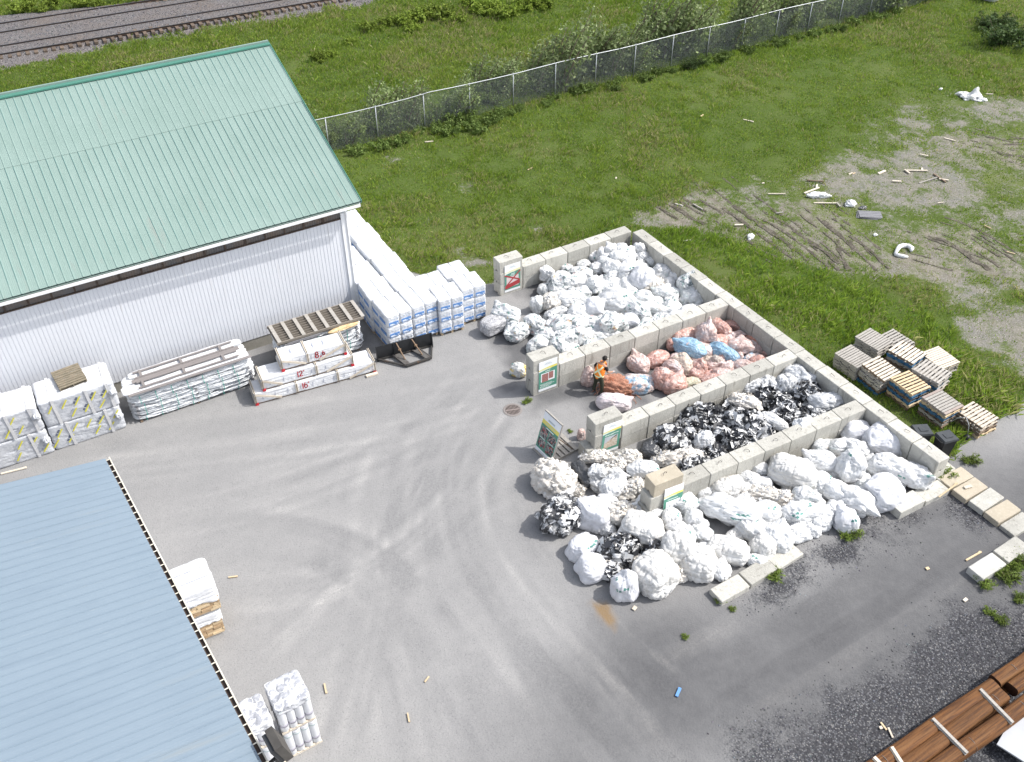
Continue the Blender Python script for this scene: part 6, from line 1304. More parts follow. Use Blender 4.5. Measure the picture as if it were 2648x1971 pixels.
for j in range(nv):
    for i in range(nu):
        a = 2*math.pi*(i+.5)/nu; side = abs(math.cos(a)) > .82
        if side and j >= 8: continue
        fs.append((j*nu+i, j*nu+(i+1) % nu, (j+1)*nu+(i+1) % nu, (j+1)*nu+i))
mb.add(vs, fs)
top = [vsurf(1, 2*math.pi*i/nu) for i in range(nu)]
mb.add([top[i] for i in range(4, 11)]+[top[i] for i in range(18, 25)], [(0,1,2,11,12,13),(4,5,6,7,8,9)])
vo = part('vest', mb, MVEST, wk, True)
sd = vo.modifiers.new('s', 'SOLIDIFY'); sd.thickness = .012
def tape(name, seqs, w, off, m):
    mb = MB()
    for s_ in seqs: patch(mb, s_, w, off)
    part(name, mb, m, vo)
A0 = -math.pi/2
ring = [(.22, 2*math.pi*i/24) for i in range(25)]
X1 = [(.24+.7*i/6, A0-.95+1.75*i/6*.95) for i in range(7)]; X2 = [(.24+.7*i/6, A0+.95-1.75*i/6*.95) for i in range(7)]
tape('yellow_tape', [ring, X1, X2], .085, .012, MYTAPE); tape('silver_tape', [ring, X1, X2], .04, .0155, MREF)

# ------------------------------------------------------------------ RAILWAY
MRAIL = mat('rusty_rail', (.085,.058,.045), .5, [('n',3,.45,.7,(.05,.042,.04))], metal=.3); MRAILT = mat('worn_rail_head', (.10,.095,.10), .35, metal=.6); MSLP = mat('old_sleeper', (.115,.085,.065), .9, [('n',5,.45,.7,(.17,.135,.105))], vary=.2)
def rail_track(yA, yB, label, buried):
    a = [gp(0, y_*480/2220, .66) for y_ in yA]; b = [gp(480*x_/2220, y_*480/2220, .66) for x_, y_ in yB]
    t = thing('railway_track', label, 'railway track', (float(a[0][0]), float(a[0][1]), 0), 0, 'railway tracks')
    org = Vector((float(a[0][0]), float(a[0][1]), 0)); dirs = []
    for p, q in zip(a, b):
        p, q = Vector(p)-org, Vector(q)-org; d = (q-p).normalized(); dirs.append((p, d)); mb = MB()
        mb.bar(p-d*25-Vector((0,0,.03)), p+d*60-Vector((0,0,.03)), .07, .035, 1); mb.bar(p-d*25-Vector((0,0,.09)), p+d*60-Vector((0,0,.09)), .025, .12); mb.bar(p-d*25-Vector((0,0,.15)), p+d*60-Vector((0,0,.15)), .14, .03); part('rail', mb, [MRAIL, MRAILT], t)
    (p, d), (p2, d2) = dirs; mid = (p+p2)/2; nrm = Vector((-d.y, d.x, 0)); L_ = (p-p2).length+1.1
    mb = MB(); mb.box((0, 0, 0), (.24, L_, .16)); sm = mb.mesh('sleeper', [MSLP])
    k = 0; s = -4.0
    while k < 74:
        c = mid+d*s; link('sleeper', sm, t, (c.x, c.y, .50-(.06 if buried else .045)+rnd.uniform(-.012, .012)), (0, 0, math.atan2(d.y, d.x)+rnd.uniform(-.02, .02))); s += .56; k += 1
rail_track((540, 640), ((2220, 175), (2220, 268)), 'nearer railway track with visible sleepers, next to the wide ballast shoulder', False)
rail_track((270, 378), ((1760, 0), (2220, 20)), 'farther railway track half overgrown with weeds', True)

# ------------------------------------------------------------------ CHAIN LINK FENCE
def fy(x): return 17.42-.0235*(x+6)
fx0, fx1, fh = -13.0, 42.0, 2.13
fe = thing('chain_link_fence', 'galvanised chain link fence running between the grass field and the shrubs', 'fence', (fx0, fy(fx0), 0), math.atan2(fy(fx1)-fy(fx0), fx1-fx0))
FL_ = math.hypot(fx1-fx0, fy(fx1)-fy(fx0)); MGAL = mat('galvanised_steel', (.42,.44,.46), .4, metal=.4); MWIRE = mat('fence_wire', (.20,.22,.235), .5)
mb = MB(); mb.tube([(0, 0, 0), (0, 0, fh+.02)], .032, 8); mb.lathe([(.045, fh-.01), (.045, fh+.03), (.02, fh+.06)], 8); pm_ = mb.mesh('post', [MGAL], True)
x = 3.9-3.05+.05
while x < FL_: link('post', pm_, fe, (x, 0, 0)); x += 3.05
mb = MB(); pts = []; x = 0
while x <= FL_: pts.append((x, rnd.uniform(-.01, .01), fh+.02+.03*math.sin(x*.7)+(.06 if 9 < x < 11 else 0))); x += 1.5
mb.tube(pts, .026, 6); part('top_rail', mb, MGAL, fe, True)
mb = MB(); st = .075; x = -fh
while x < FL_:
    for sg in (1, -1):
        a = (x, .034+.003*sg, .03) if sg > 0 else (x+fh, .034+.003*sg, .03); b = (x+fh, .034+.003*sg, fh) if sg > 0 else (x, .034+.003*sg, fh)
        if 0 <= x and x+fh <= FL_:
            r_ = .0034; d = Vector(b)-Vector(a); d.normalize(); u = Vector((0, 1, 0)); v = d.cross(u)
            vs = [Vector(p)+u*r_*math.cos(t)+v*r_*math.sin(t) for p in (a, b) for t in (0, 2.094, 4.189)]
            mb.add(vs, [(0,1,4,3),(1,2,5,4),(2,0,3,5)])
    x += st
w_ = part('wire_mesh', mb, MWIRE, fe)

# ------------------------------------------------------------------ FOLIAGE
def leaf_mat(name, c1, c2, c3):
    m = bpy.data.materials.new(name); m.use_nodes = True; t = m.node_tree; N = t.nodes; L = t.links; bs = N['Principled BSDF']; bs.inputs['Roughness'].default_value = .65; bs.inputs['Specular IOR Level'].default_value = .25
    at = N.new('ShaderNodeAttribute'); at.attribute_name = 'tone'; cr = N.new('ShaderNodeValToRGB'); e = cr.color_ramp.elements
    e[0].position = 0; e[0].color = (*c1, 1); e[1].position = 1; e[1].color = (*c3, 1); k = e.new(.5); k.color = (*c2, 1)
    oi = N.new('ShaderNodeObjectInfo'); hs = N.new('ShaderNodeHueSaturation'); mr = N.new('ShaderNodeMapRange'); mr.inputs[3].default_value = .8; mr.inputs[4].default_value = 1.22; L.new(oi.outputs['Random'], mr.inputs[0]); L.new(mr.outputs[0], hs.inputs['Value'])
    L.new(at.outputs['Fac'], cr.inputs[0]); L.new(cr.outputs[0], hs.inputs['Color']); L.new(hs.outputs[0], bs.inputs['Base Color'])
    tr_ = N.new('ShaderNodeBsdfTranslucent'); L.new(hs.outputs[0], tr_.inputs[0]); ms = N.new('ShaderNodeMixShader'); ms.inputs[0].default_value = .3; L.new(bs.outputs[0], ms.inputs[1]); L.new(tr_.outputs[0], ms.inputs[2]); L.new(ms.outputs[0], N['Material Output'].inputs[0])
    return m
MWIL = leaf_mat('willow_leaf', (.14,.19,.07), (.20,.255,.105), (.29,.335,.18)); MSHR = leaf_mat('shrub_leaf', (.095,.15,.03), (.14,.205,.05), (.21,.27,.085)); MDKS = leaf_mat('dark_shrub_leaf', (.035,.065,.018), (.055,.095,.026), (.09,.13,.04))
MKNO = leaf_mat('yellow_green_leaf', (.125,.19,.026), (.19,.26,.036), (.26,.32,.055)); MBARK = mat('thin_stem', (.16,.13,.09), .9); MDRY = leaf_mat('dry_leaf', (.14,.12,.06), (.2,.165,.09), (.28,.24,.15))
def leaves(name, centers, size, m, seed, tilt=1.0, asp=2.0):
    r = np.random.RandomState(seed); n = len(centers)
    d = r.normal(size=(n, 3)); d[:, 2] *= tilt; d /= np.linalg.norm(d, axis=1)[:, None]; t = np.cross(d, r.normal(size=(n, 3))); t /= np.linalg.norm(t, axis=1)[:, None]
    s = (size*r.uniform(.6, 1.4, n))[:, None]; c = np.asarray(centers)
    v = np.stack([c-d*s*.5, c+t*s*.5/asp, c+d*s*.5, c-t*s*.5/asp], 1).reshape(-1, 3); f = np.arange(4*n).reshape(-1, 4)
    me = npmesh(name, v, f, [m], None, False); tn = np.repeat(np.clip(r.normal(.5, .25, n), 0, 1), 4).astype(np.float32)
    a = me.attributes.new('tone', 'FLOAT', 'POINT'); a.data.foreach_set('value', tn); return me
def shrub_proto(h, w, nstem, nleaf, m, seed, lsize, lean=.25, low=.08, asp=2.0):
    r = np.random.RandomState(seed); mb = MB(); C_ = []
    for k in range(nstem):
        a = r.uniform(0, 6.28); rr = w*math.sqrt(r.uniform(0, 1)); hh = h*r.uniform(.55, 1)*(1-.35*rr/w); bx, by = rr*.35*math.cos(a), rr*.35*math.sin(a)
        pts = []; ln = lean*hh
        for s in range(6):
            u = s/5; pts.append((bx+rr*.65*math.cos(a)*u+ln*u*u, by+rr*.65*math.sin(a)*u-ln*.4*u*u, hh*u))
        mb.tube(pts, [.016*(1-.8*i/5)+.003 for i in range(6)], 4, cap=False)
        nl = int(nleaf/nstem); u = r.uniform(low, 1, nl)**.85; i_ = np.clip((u*5).astype(int), 0, 4); fr_ = u*5-i_; P = np.array(pts); base = P[i_]*(1-fr_)[:, None]+P[i_+1]*fr_[:, None]
        spread = (.06+.17*h*.35*(1-u**2)*r.uniform(.3, 1, nl))[:, None]
        C_.append(base+r.normal(size=(nl, 3))*spread*np.array([1, 1, .7]))
    C_ = np.concatenate(C_); C_[:, 2] = np.maximum(C_[:, 2], .04)
    return leaves('crown', C_, lsize, m, seed+1, 1.0, asp), mb.mesh('stem', [MBARK])
WIL = [shrub_proto(1.0, .34, 7, 1000, MWIL, 10+k, .060, .34) for k in range(4)]
SHR = [shrub_proto(1.0, .58, 14, 1200, MSHR, 30+k, .078, .2) for k in range(4)]
WEED = [shrub_proto(1.0, 1.0, 16, 1100, MSHR, 50+k, .16, .1, asp=1.7) for k in range(3)]
KNO = [shrub_proto(1.0, 1.0, 18, 1500, MKNO, 60+k, .16, .05, asp=1.4) for k in range(3)]
DKS = shrub_proto(1.0, .95, 22, 3600, MDKS, 70, .085, .1)
TUF = [shrub_proto(1.0, .75, 30, 520, leaf_mat('tuft_blade', (.10,.16,.026), (.15,.215,.036), (.21,.26,.06)), 80+k, .34, .3, asp=7) for k in range(2)]
def plant(name, pr, x, y, sx, sz, label, cat, group, z=0.0):
    o = thing(name, label, cat, (x, y, z), rnd.uniform(-.7, .7) if name == 'willow_sapling' else rnd.uniform(0, 6.28), group); o.scale = (sx, sx, sz); link('crown', pr[0], o); link('stem', pr[1], o); return o
rr = random.Random(21); pos = []
for k in range(58):
    x = -11.5+k*.95+rr.uniform(-.4, .4); d = rr.uniform(.5, 2.8)
    tall = 2.1+.5*math.sin(x*.9)+(1.5 if 5.5 < x < 15 else 0)+(1.0 if 15 <= x < 24 else 0)+(.9 if x >= 24 else 0)
    pos.append((x, fy(x)+d, max(1.3, tall*rr.uniform(.75, 1.5))))
for k, (x, y, h) in enumerate(sorted(pos)):
    plant('willow_sapling', WIL[k % 4], x, y, h*.95, h, 'pale leafy willow sapling behind the fence, %s from the left' % ordn(k), 'sapling', 'willow saplings behind the fence')
pos = []
for k in range(56):
    x = -12+k*.98+rr.uniform(-.45, .45); d = rr.uniform(.25, 2.2); pos.append((x, fy(x)+d+(rr.uniform(0, 2.5) if 8 < x < 30 else 0), rr.uniform(.9, 1.6)*(1.1 if x > 5 else 1)))
for k, (x, y, h) in enumerate(sorted(pos)):
    plant('bushy_shrub', SHR[k % 4], x, y, h*1.05, h, 'bushy green shrub along the back of the fence, %s from the left' % ordn(k), 'shrub', 'shrubs along the back of the fence')
pos = []
for k in range(36):
    x = -7.5+k*1.25+rr.uniform(-.5, .5); pos.append((x, fy(x)-rr.uniform(.25, 1.0), rr.uniform(.35, .75)))
for k, (px_, py_, n_) in enumerate(((1000, 265, .95), (1030, 285, .8), (975, 290, .7), (1060, 270, .7), (1085, 255, .6))):
    p = gp(px_*D, py_*D); pos.append((p[0], p[1], n_))
for k, (x, y, h) in enumerate(sorted(pos)):
    plant('weed_clump', WEED[k % 3], x, y, h*1.0, h, 'leafy weed clump at the field side of the fence foot, %s from the left' % ordn(k), 'weeds', 'weed clumps along the fence foot')
KN = [(690,125,.7),(720,118,.6),(560,112,.5),(800,60,.8),(840,50,.8),(880,45,1.0),(915,35,1.1),(950,30,1.2),(985,42,.9),(1050,22,1.2),(1080,30,1.1),(1110,28,1.0),(1140,12,1.2),(1165,10,1.1),(1185,14,.9),(1020,8,.9),(900,62,.7),(760,88,.5),(270,140,.5),(420,118,.5),(250,4,.9),(120,18,.8),(40,30,.9),(180,14,.9),(300,6,.8),(90,32,.7),(60,22,.8),(210,18,.7)]
for k, (x_, y_, h) in enumerate(sorted(KN)):
    p = gp(x_*D, y_*D, .2); plant('yellow_green_bush', KNO[k % 3], p[0], p[1], h*1.1, h*.9, 'yellow-green bush in the railway verge, %s from the left' % ordn(k), 'bush', 'yellow-green bushes near the railway', z=(.4 if y_ < 40 and x_ < 320 else 0))
for k, (x_, y_, s_) in enumerate(((2185, 95, 1.9), (2150, 60, 1.2))):
    p = gp(x_*D, y_*D); o = thing('dark_shrub', ('large dark green shrub at the upper right frame edge', 'smaller dark shrub left of the large one at the upper right')[k], 'shrub', tuple(p)); o.scale = (s_*1.5, s_*1.3, s_); link('crown', DKS[0], o); link('stem', DKS[1], o)
p = gp(1500*D, 148*D); o = thing('dark_shrub', 'small dark shrub in front of the fence near its middle', 'shrub', tuple(p)); o.scale = (1.1, .8, .8); link('crown', DKS[0], o); link('stem', DKS[1], o)
TFT = [(1838,1162,.55,'green weed under the ring-marked sack'),(1680,1248,.5,'weed tuft touching the front kerb row'),(1140,872,.3,'small weed beside the drain cover'),(1560,1300,.3,'weed tuft at the end kerb block'),(2130,1262,.5,'weed tuft before the pale grey kerb block'),(2165,1240,.5,'weed tuft along the side of the pale grey kerb block'),(2200,1225,.7,'big weed tuft in the gravel at the right edge'),(2190,1255,.6,'lower weed tuft in the gravel at the right edge'),
       (2145,1330,.3,'tiny weed in the dark gravel, left one of the pair'),(2165,1345,.35,'tiny weed in the dark gravel, right one of the pair'),(2205,1300,.35,'tiny weed in the dark gravel close to the right edge'),(1483,1380,.2,'lone tiny weed in the grey asphalt'),(2040,1035,.6,'grass tuft at the outer corner of the rear wall'),(1980,950,.5,'grass tuft behind the wheelie bins'),(1235,935,.18,'weed sprig behind the notice board'),(1345,1015,.22,'weed sprig at the foot of the tan heap poster'),(1960,850,.5,'dark grass tuft between wall and pallets'),(1900,800,.5,'grass tuft along the outside of the rear wall'),(2100,1000,.5,'grass tuft by the grey path'),(1585,1320,.2,'small weed sprig before the end kerb block')]
for k, (x_, y_, h, lb) in enumerate(TFT):
    p = gp(x_*D, y_*D); plant('weed_tuft', TUF[k % 2], p[0], p[1], h*1.0, h*.75, lb, 'weeds', 'weed tufts on the yard')

# ------------------------------------------------------------------ GRASS
def grass():
    r = np.random.RandomState(3); n = 1400000
    px = r.uniform(-40, 2688, n); py = r.uniform(-60, 2011, n)**1.0
    d = FW[None]+RT[None]*((px-1324)/CF)[:, None]-UP[None]*((py-985.5)/CF)[:, None]; t = -CC[2]/d[:, 2]; P = CC[None]+d*t[:, None]
    dist = np.linalg.norm(P-CC, axis=1)
    # even density on the ground, thinning slowly with distance
    w = (dist/75)**1.6; keep = r.uniform(0, 1, n) < w; P = P[keep]
    x, y = P[:, 0]+r.normal(0, .02, len(P)), P[:, 1]
    extra = 150000; ex = r.uniform(-40, 52, extra); ey = r.uniform(0, 62, extra); x = np.concatenate([x, ex]); y = np.concatenate([y, ey])
    pre = (sdf(x, y, YARD) > -.5) & (sdf(x, y, RAILBED) > -1.2); x, y = x[pre], y[pre]
    z = zones(x, y, True); g = z['grass']; n1, n2 = z['n1'], z['n2']
    ok = (g > .06) & (r.uniform(0, 1, len(x)) < sstep(.10, .75, g+.22*z['n3']+.2*z['n1']*(z['bare'] > .05))*(1.0-.22*sstep(.1, .6, z['n2']*.6+z['n3']*.4)))
    whx = (x+14.25)*math.cos(WA)+(y-2.28)*math.sin(WA); why = -(x+14.25)*math.sin(WA)+(y-2.28)*math.cos(WA); ok &= ~((whx < .1) & (why > -.1) & (why < 19))
    x, y, n1, n2 = x[ok], y[ok], n1[ok], n2[ok]; lush = z['lush'][ok]; bare = z['bare'][ok]; m = len(x)
    clump = fb2(x*1.6, y*1.6, 91, 2); far = sstep(19, 24, y)
    h = (.15+.07*n2+.11*np.clip(clump, -1, 1)+.10*lush+.06*far)*r.uniform(.55, 1.35, m)*(1-.55*bare); h = np.clip(h, .09, .7)*np.where(bare > .3, .7, 1)
    dist = np.sqrt((x-CC[0])**2+(y-CC[1])**2+CC[2]**2); wd = .018*(dist/45)*r.uniform(.6, 1.5, m)
    wnd = .25+.3*fb2(x*.25, y*.25, 95, 2); lean = np.stack([(.15+.5*wnd)*r.uniform(.2, 1.2, m)+r.normal(0, .4, m), -.1*r.uniform(0, 1.2, m)+r.normal(0, .4, m)], 1)*h[:, None]
    a = math.atan2(RH[1], RH[0])+r.normal(0, .7, m); sx, sy = np.cos(a)*wd, np.sin(a)*wd; z0 = hgt(x, y)-.02
    v0 = np.stack([x-sx, y-sy, z0], 1); v1 = np.stack([x+sx, y+sy, z0], 1); v2 = np.stack([x+lean[:, 0]*.35+sx*.7, y+lean[:, 1]*.35+sy*.7, z0+h*.62], 1); v3 = np.stack([x+lean[:, 0], y+lean[:, 1], z0+h*.98], 1)
    V = np.stack([v0, v1, v2, v3], 1).reshape(-1, 3); F = np.arange(4*m).reshape(-1, 4)
    me = npmesh('grass', V, F, [], None, False)
    pal = np.array([[.185,.275,.036],[.23,.325,.046],[.27,.36,.06],[.315,.375,.085],[.165,.265,.07],[.39,.37,.17]])
    tone = fb2(x*.35+7, y*.35, 97, 3)*.8+clump*.5+r.normal(0, .55, m); i = np.clip(np.floor(1.6+tone*1.15), 0, 3).astype(int)
    i = np.where((r.uniform(0, 1, m) < .10+.12*(n2 < -.2)), 4, i); i = np.where(r.uniform(0, 1, m) < .05+.15*bare+.05*far+.34*sstep(.15, .65, n2+.35*n1), 5, i)
    c = pal[i]*r.uniform(.8, 1.2, (m, 1))*(1+.12*lush[:, None]*np.array([[.9, 1.1, .8]])); c = np.repeat(c, 4, axis=0)
    vcol(me, 'tint', c[:, 0], c[:, 1], c[:, 2])
    mt = bpy.data.materials.new('grass_blade'); mt.use_nodes = True; t = mt.node_tree; N = t.nodes; bs = N['Principled BSDF']; bs.inputs['Roughness'].default_value = .6; bs.inputs['Specular IOR Level'].default_value = .25
    at = N.new('ShaderNodeAttribute'); at.attribute_name = 'tint'; t.links.new(at.outputs['Color'], bs.inputs['Base Color'])
    trn = N.new('ShaderNodeBsdfTranslucent'); t.links.new(at.outputs['Color'], trn.inputs[0]); ms = N.new('ShaderNodeMixShader'); ms.inputs[0].default_value = .42; t.links.new(bs.outputs[0], ms.inputs[1]); t.links.new(trn.outputs[0], ms.inputs[2]); t.links.new(ms.outputs[0], N['Material Output'].inputs[0])
    me.materials.append(mt); o = link('grass', me); tag(o, 'green meadow grass covering the field and railway verge', 'grass', None, 'stuff'); print('grass blades', m)
grass()

# ------------------------------------------------------------------ LOOSE STONES of the dark gravel and the ballast
def stones():
    r = np.random.RandomState(8); n = 26000; x = np.concatenate([r.uniform(-14, 8, n), r.uniform(-30, 20, 14000)]); y = np.concatenate([r.uniform(-30, -13, n), r.uniform(36, 52, 14000)]); z = zones(x, y)
    ok = r.uniform(0, 1, len(x)) < np.maximum(z['grav'], z['rail'])*.9; x, y = x[ok], y[ok]; m = len(x); s = r.uniform(.018, .042, m)*np.where(y > 30, 1.6, 1.0)
    base = np.array([[1,0,0],[-.5,.87,0],[-.5,-.87,0],[.1,.05,1.1]]); a = r.uniform(0, 6.28, m); ca, sa = np.cos(a), np.sin(a); b = base[None]*r.uniform(.6, 1.3, (m, 4, 3)); X_ = b[..., 0]*ca[:, None]-b[..., 1]*sa[:, None]; Y_ = b[..., 0]*sa[:, None]+b[..., 1]*ca[:, None]
    z0 = hgt(x, y); V = np.stack([x[:, None]+X_*s[:, None], y[:, None]+Y_*s[:, None], z0[:, None]+b[..., 2]*s[:, None]*.8], 2).reshape(-1, 3)
    o4 = (np.arange(m)*4)[:, None]; F = np.concatenate([o4+np.array([[0,1,3]]), o4+np.array([[1,2,3]]), o4+np.array([[2,0,3]])], 0)
    me = npmesh('loose_stones', V, F, [], None, False); g_ = r.choice([.06, .09, .13, .18, .27], m, p=[.3, .3, .2, .14, .06])[:, None]*np.array([[.97, .98, 1.05]])*r.uniform(.9, 1.1, (m, 3)); c = np.repeat(g_, 4, 0); vcol(me, 'tint', c[:, 0], c[:, 1], c[:, 2])
    me.materials.append(mat('loose_stone', (.1,.1,.1), .9, attr='tint')); o = link('loose_stones', me); tag(o, 'loose crushed stones on the dark gravel and railway ballast', 'stones', None, 'stuff')
stones()

# ------------------------------------------------------------------ BROWN POSTS, sheet and beam in the lower right corner
def zl(x, y): return (2200+x*448/2220, 1750+y*448/2220)
def logp(x0, x1, y, z, R, label, seed, straps):
    r = random.Random(seed); o = thing('wooden_post', label, 'post', (x0, y, z), r.uniform(-.012, .012), 'brown stained posts'); L_ = x1-x0; mb = MB(); n = 18; vs = []; fs = []; ns = 12; ph = [r.uniform(0, 6.28) for _ in range(4)]
    for i in range(ns+1):
        for k in range(n):
            t = 2*math.pi*k/n; rr_ = R*(1+.035*math.sin(3*t+ph[0])+.02*math.sin(5*t+ph[1]+i*.2)); vs.append((L_*i/ns, 1.1*R*math.copysign(abs(math.cos(t))**.62, math.cos(t))*rr_/R+.012*math.sin(i*.8+ph[2]), R+rr_*math.copysign(abs(math.sin(t))**.72, math.sin(t))))
    for i in range(ns):
        for k in range(n): fs.append((i*n+k, i*n+(k+1) % n, (i+1)*n+(k+1) % n, (i+1)*n+k))
    mb.add(vs, fs); mb.add([vs[k] for k in range(n)], [tuple(range(n-1, -1, -1))], 1); mb.add([vs[ns*n+k] for k in range(n)], [tuple(range(n))], 1); part('shaft', mb, [MLOG, MLOGE], o, True)
    for sx in straps:
        mb = MB(); pts = [(sx, R*1.17*math.cos(t), R+R*1.07*math.sin(t)) for t in [2*math.pi*k/20 for k in range(21)]]; mb.tube(pts, .008, 4, cap=False); part('steel_strap', mb, MSTRAP, o)
logp(-11.6, -5.98, -25.02, .30, .205, 'brown post on the yard side of the top layer', 1, (1.0, 5.1))
logp(-11.4, -6.02, -25.46, .28, .215, 'middle brown post of the top layer, with a bright strap near its end', 2, (1.0, 5.0))
logp(-11.7, -5.4, -25.90, .27, .215, 'brown post on the frame side of the top layer', 3, (3.6, 5.8))
logp(-11.5, -6.0, -25.2, -.02, .165, 'brown post in the bottom layer under the yard side pair', 4, ()); logp(-11.6, -5.9, -25.62, -.02, .165, 'brown post in the bottom layer under the frame side pair', 5, ())
logp(-5.82, -2.0, -25.0, .27, .19, 'brown post end with a dark ragged tip at the right frame edge, upper one', 6, (.8,)); logp(-5.60, -2.0, -25.42, .27, .19, 'brown post end with a dark ragged tip at the right frame edge, lower one', 7, ())
logp(-5.7, -2, -25.2, -.02, .15, 'brown post under the pair at the right frame edge', 8, ())
for (xa, ya, xb, yb, lb, m_) in ((1660,160,2080,590,'weathered timber strip across the posts, nearest the right post ends',MWOODG),(1050,535,1495,980,'weathered timber strip across the middle of the posts',MWOODG),(525,900,650,1095,'clean pale timber strip across the posts near the frame bottom',MWOODP),(300,1030,420,1150,'pale timber strip crossing the posts at the frame bottom edge',MWOODP)):
    a = gp(*zl(xa, ya), .735); b = gp(*zl(xb, yb), .735); mb = MB()
    if 'frame bottom' in lb: b = a+(b-a)/np.linalg.norm(b-a)*1.25
    c_ = (a+b)/2; mb.bar(Vector(a-c_), Vector(b-c_), .09, .045); mb.bar(Vector(a-c_)+Vector((-.05, -.0, -.045)), Vector(b-c_)+Vector((-.05, 0, -.045)), .05, .035)
    o = part('timber_strip', mb, m_, None, loc=tuple(c_)); tag(o, lb, 'timber', 'timber strips on the posts')
p = gp(*zl(1990, 950), .35); mb = MB(); mb.box((.7, -.28, 0), (1.4, 1.1, .05)); o = part('white_sheet', mb, mat('white_sheet', (.41,.425,.45), .5, [('n',2,.4,.7,(.38,.395,.42))]), None, loc=tuple(p), rot=(0, 0, rad(16))); tag(o, 'plain white board lying in the lower right frame corner', 'board')
p = gp(*zl(2090, 760), .3); mb = MB(); mb.box((.6, 0, -.07), (1.2, .12, .14)); o = part('timber_beam', mb, MWOODT, None, loc=tuple(p), rot=(0, 0, rad(14))); tag(o, 'square timber beam beside the plain white board', 'timber')

# ------------------------------------------------------------------ WHEELIE BINS
def bin_(px, py, rz, label):
    p = gp(px, py, 1.0); o = thing('wheelie_bin', label, 'bin', (p[0], p[1], 0), rz, 'black wheelie bins'); mb = MB()
    vs = []; 
    for z, s_ in ((.06, .40), (.5, .46), (.95, .52)): vs += [(-s_/2, -s_*.58, z), (s_/2, -s_*.58, z), (s_/2, s_*.58, z), (-s_/2, s_*.58, z)]
    fs = [(3,2,1,0),(8,9,10,11)]+[(a*4+i, a*4+(i+1) % 4, a*4+4+(i+1) % 4, a*4+4+i) for a in (0, 1) for i in range(4)]; mb.add(vs, fs); mb.box((0, 0, .94), (.57, .64, .05)); part('body', mb, MBK, o)
    mb = MB(); mb.add([(-.29,-.34,.97),(.29,-.34,.97),(.29,.33,.97),(-.29,.33,.97),(-.27,-.31,1.03),(.27,-.31,1.03),(.27,.30,1.06),(-.27,.30,1.06)], [(0,3,2,1),(4,5,6,7),(0,1,5,4),(1,2,6,5),(2,3,7,6),(3,0,4,7)]); mb.box((0, -.02, 1.055), (.24, .30, .03)); ld = part('lid', mb, MBL, o)
    mb = MB(); mb.tube([(-.22, .35, 1.0), (-.22, .42, 1.0), (.22, .42, 1.0), (.22, .35, 1.0)], .016, 6); part('handle', mb, MBK, ld, True)
    for sx in (-1, 1):
        mb = MB(); mb.tube([(sx*.25, .30, .10), (sx*.29, .30, .10)], .10, 14); part('wheel', mb, MBK, o)
bin_(2100+1340*.2603, 800+1265*.2603, rad(78), 'black wheelie bin standing clear, nearer the camera'); bin_(2100+1095*.2603, 800+1200*.2603, rad(66), 'black wheelie bin half hidden behind the rear wall')
p = gp(2100+1525*.2603, 800+1300*.2603); mb = MB(); mb.lathe([(.10,0),(.13,.06),(.12,.2),(.07,.26)], 10); o = thing('hose_pot', 'dark pot with a pale hose looping up beside the wheelie bins', 'pot', tuple(p)); part('pot', mb, MBK, o, True); mb = MB(); mb.tube([(0,0,.2),(.0,.1,.7),(-.05,.3,1.0),(-.15,.55,.8),(-.2,.7,.5)], .014, 6); part('hose', mb, MGAL, o, True)

# ------------------------------------------------------------------ DEBRIS in the field and on the yard
zd = lambda x, y: (1700+x*.427, y*.427)
PLK = [(1570,1033,145,0,.14,'w','long white board with a short stub across each end'),(1360,1043,62,22,.16,'w','short white board tilted towards the long one'),(1170,1052,34,25,.10,'w','small white wood chip left of the short tilted board'),(1450,1098,60,-3,.14,'w','short white board below the long one'),(935,1153,130,24,.12,'w','pale plank lying next to a crossed stick'),(722,1174,118,0,.07,'w','thin pale lath on the grey gravel patch'),(1015,1230,150,-2,.08,'w','thin white lath below the striped white bag'),
       (958,1096,112,-6,.10,'d','dark brown plank left in the bare ground'),(1640,1092,150,18,.07,'g','grey stick crossing the dark board pair'),(1710,1078,88,-62,.10,'d','dark stick crossing the grey one'),(1735,1088,60,-12,.10,'w','white stub at the crossed sticks'),(495,1362,60,0,.12,'w','white board in the tyre ruts'),(130,1240,50,-22,.12,'g','grey stub at the left end of the ruts'),(245,1252,70,-40,.09,'g','grey plank stub beside the ruts'),(1615,940,50,-18,.10,'w','white stub in the upper thin grass'),(1770,845,66,-24,.08,'w','pale lath near the dark tyre tracks'),
       (550,731,66,-22,.09,'w','pale plank in the tall grass at upper middle'),(965,1130,40,62,.10,'w','short stick crossing the pale plank'),(1097,1240,34,-75,.10,'g','wood stub at the end of the thin white lath'),(270,700,30,40,.08,'t','tan wood bit in the tall grass'),(2010,570,50,-3,.06,'w','thin lath beside the white film heap'),(1715,1228,44,8,.06,'w','thin pale lath in the patchy grass right of the grey sheets'),(2140,1532,50,-22,.06,'t','tan lath near the right frame edge'),(740,1288,50,8,.06,'g','small grey lath in the dusty ground'),(1190,1050,24,30,.05,'t','tan sliver beside the small white wood chip'),(180,1458,50,8,.08,'g','grey board bit in the lush grass strip'),(640,1110,18,10,.08,'w','white speck of wood on the gravel patch'),(2000,1375,40,-45,.05,'t','tan sliver in the lower right field')]
mm = {'w': MWOODP, 'd': MWOODD, 'g': MWOODG, 't': MWOODT}
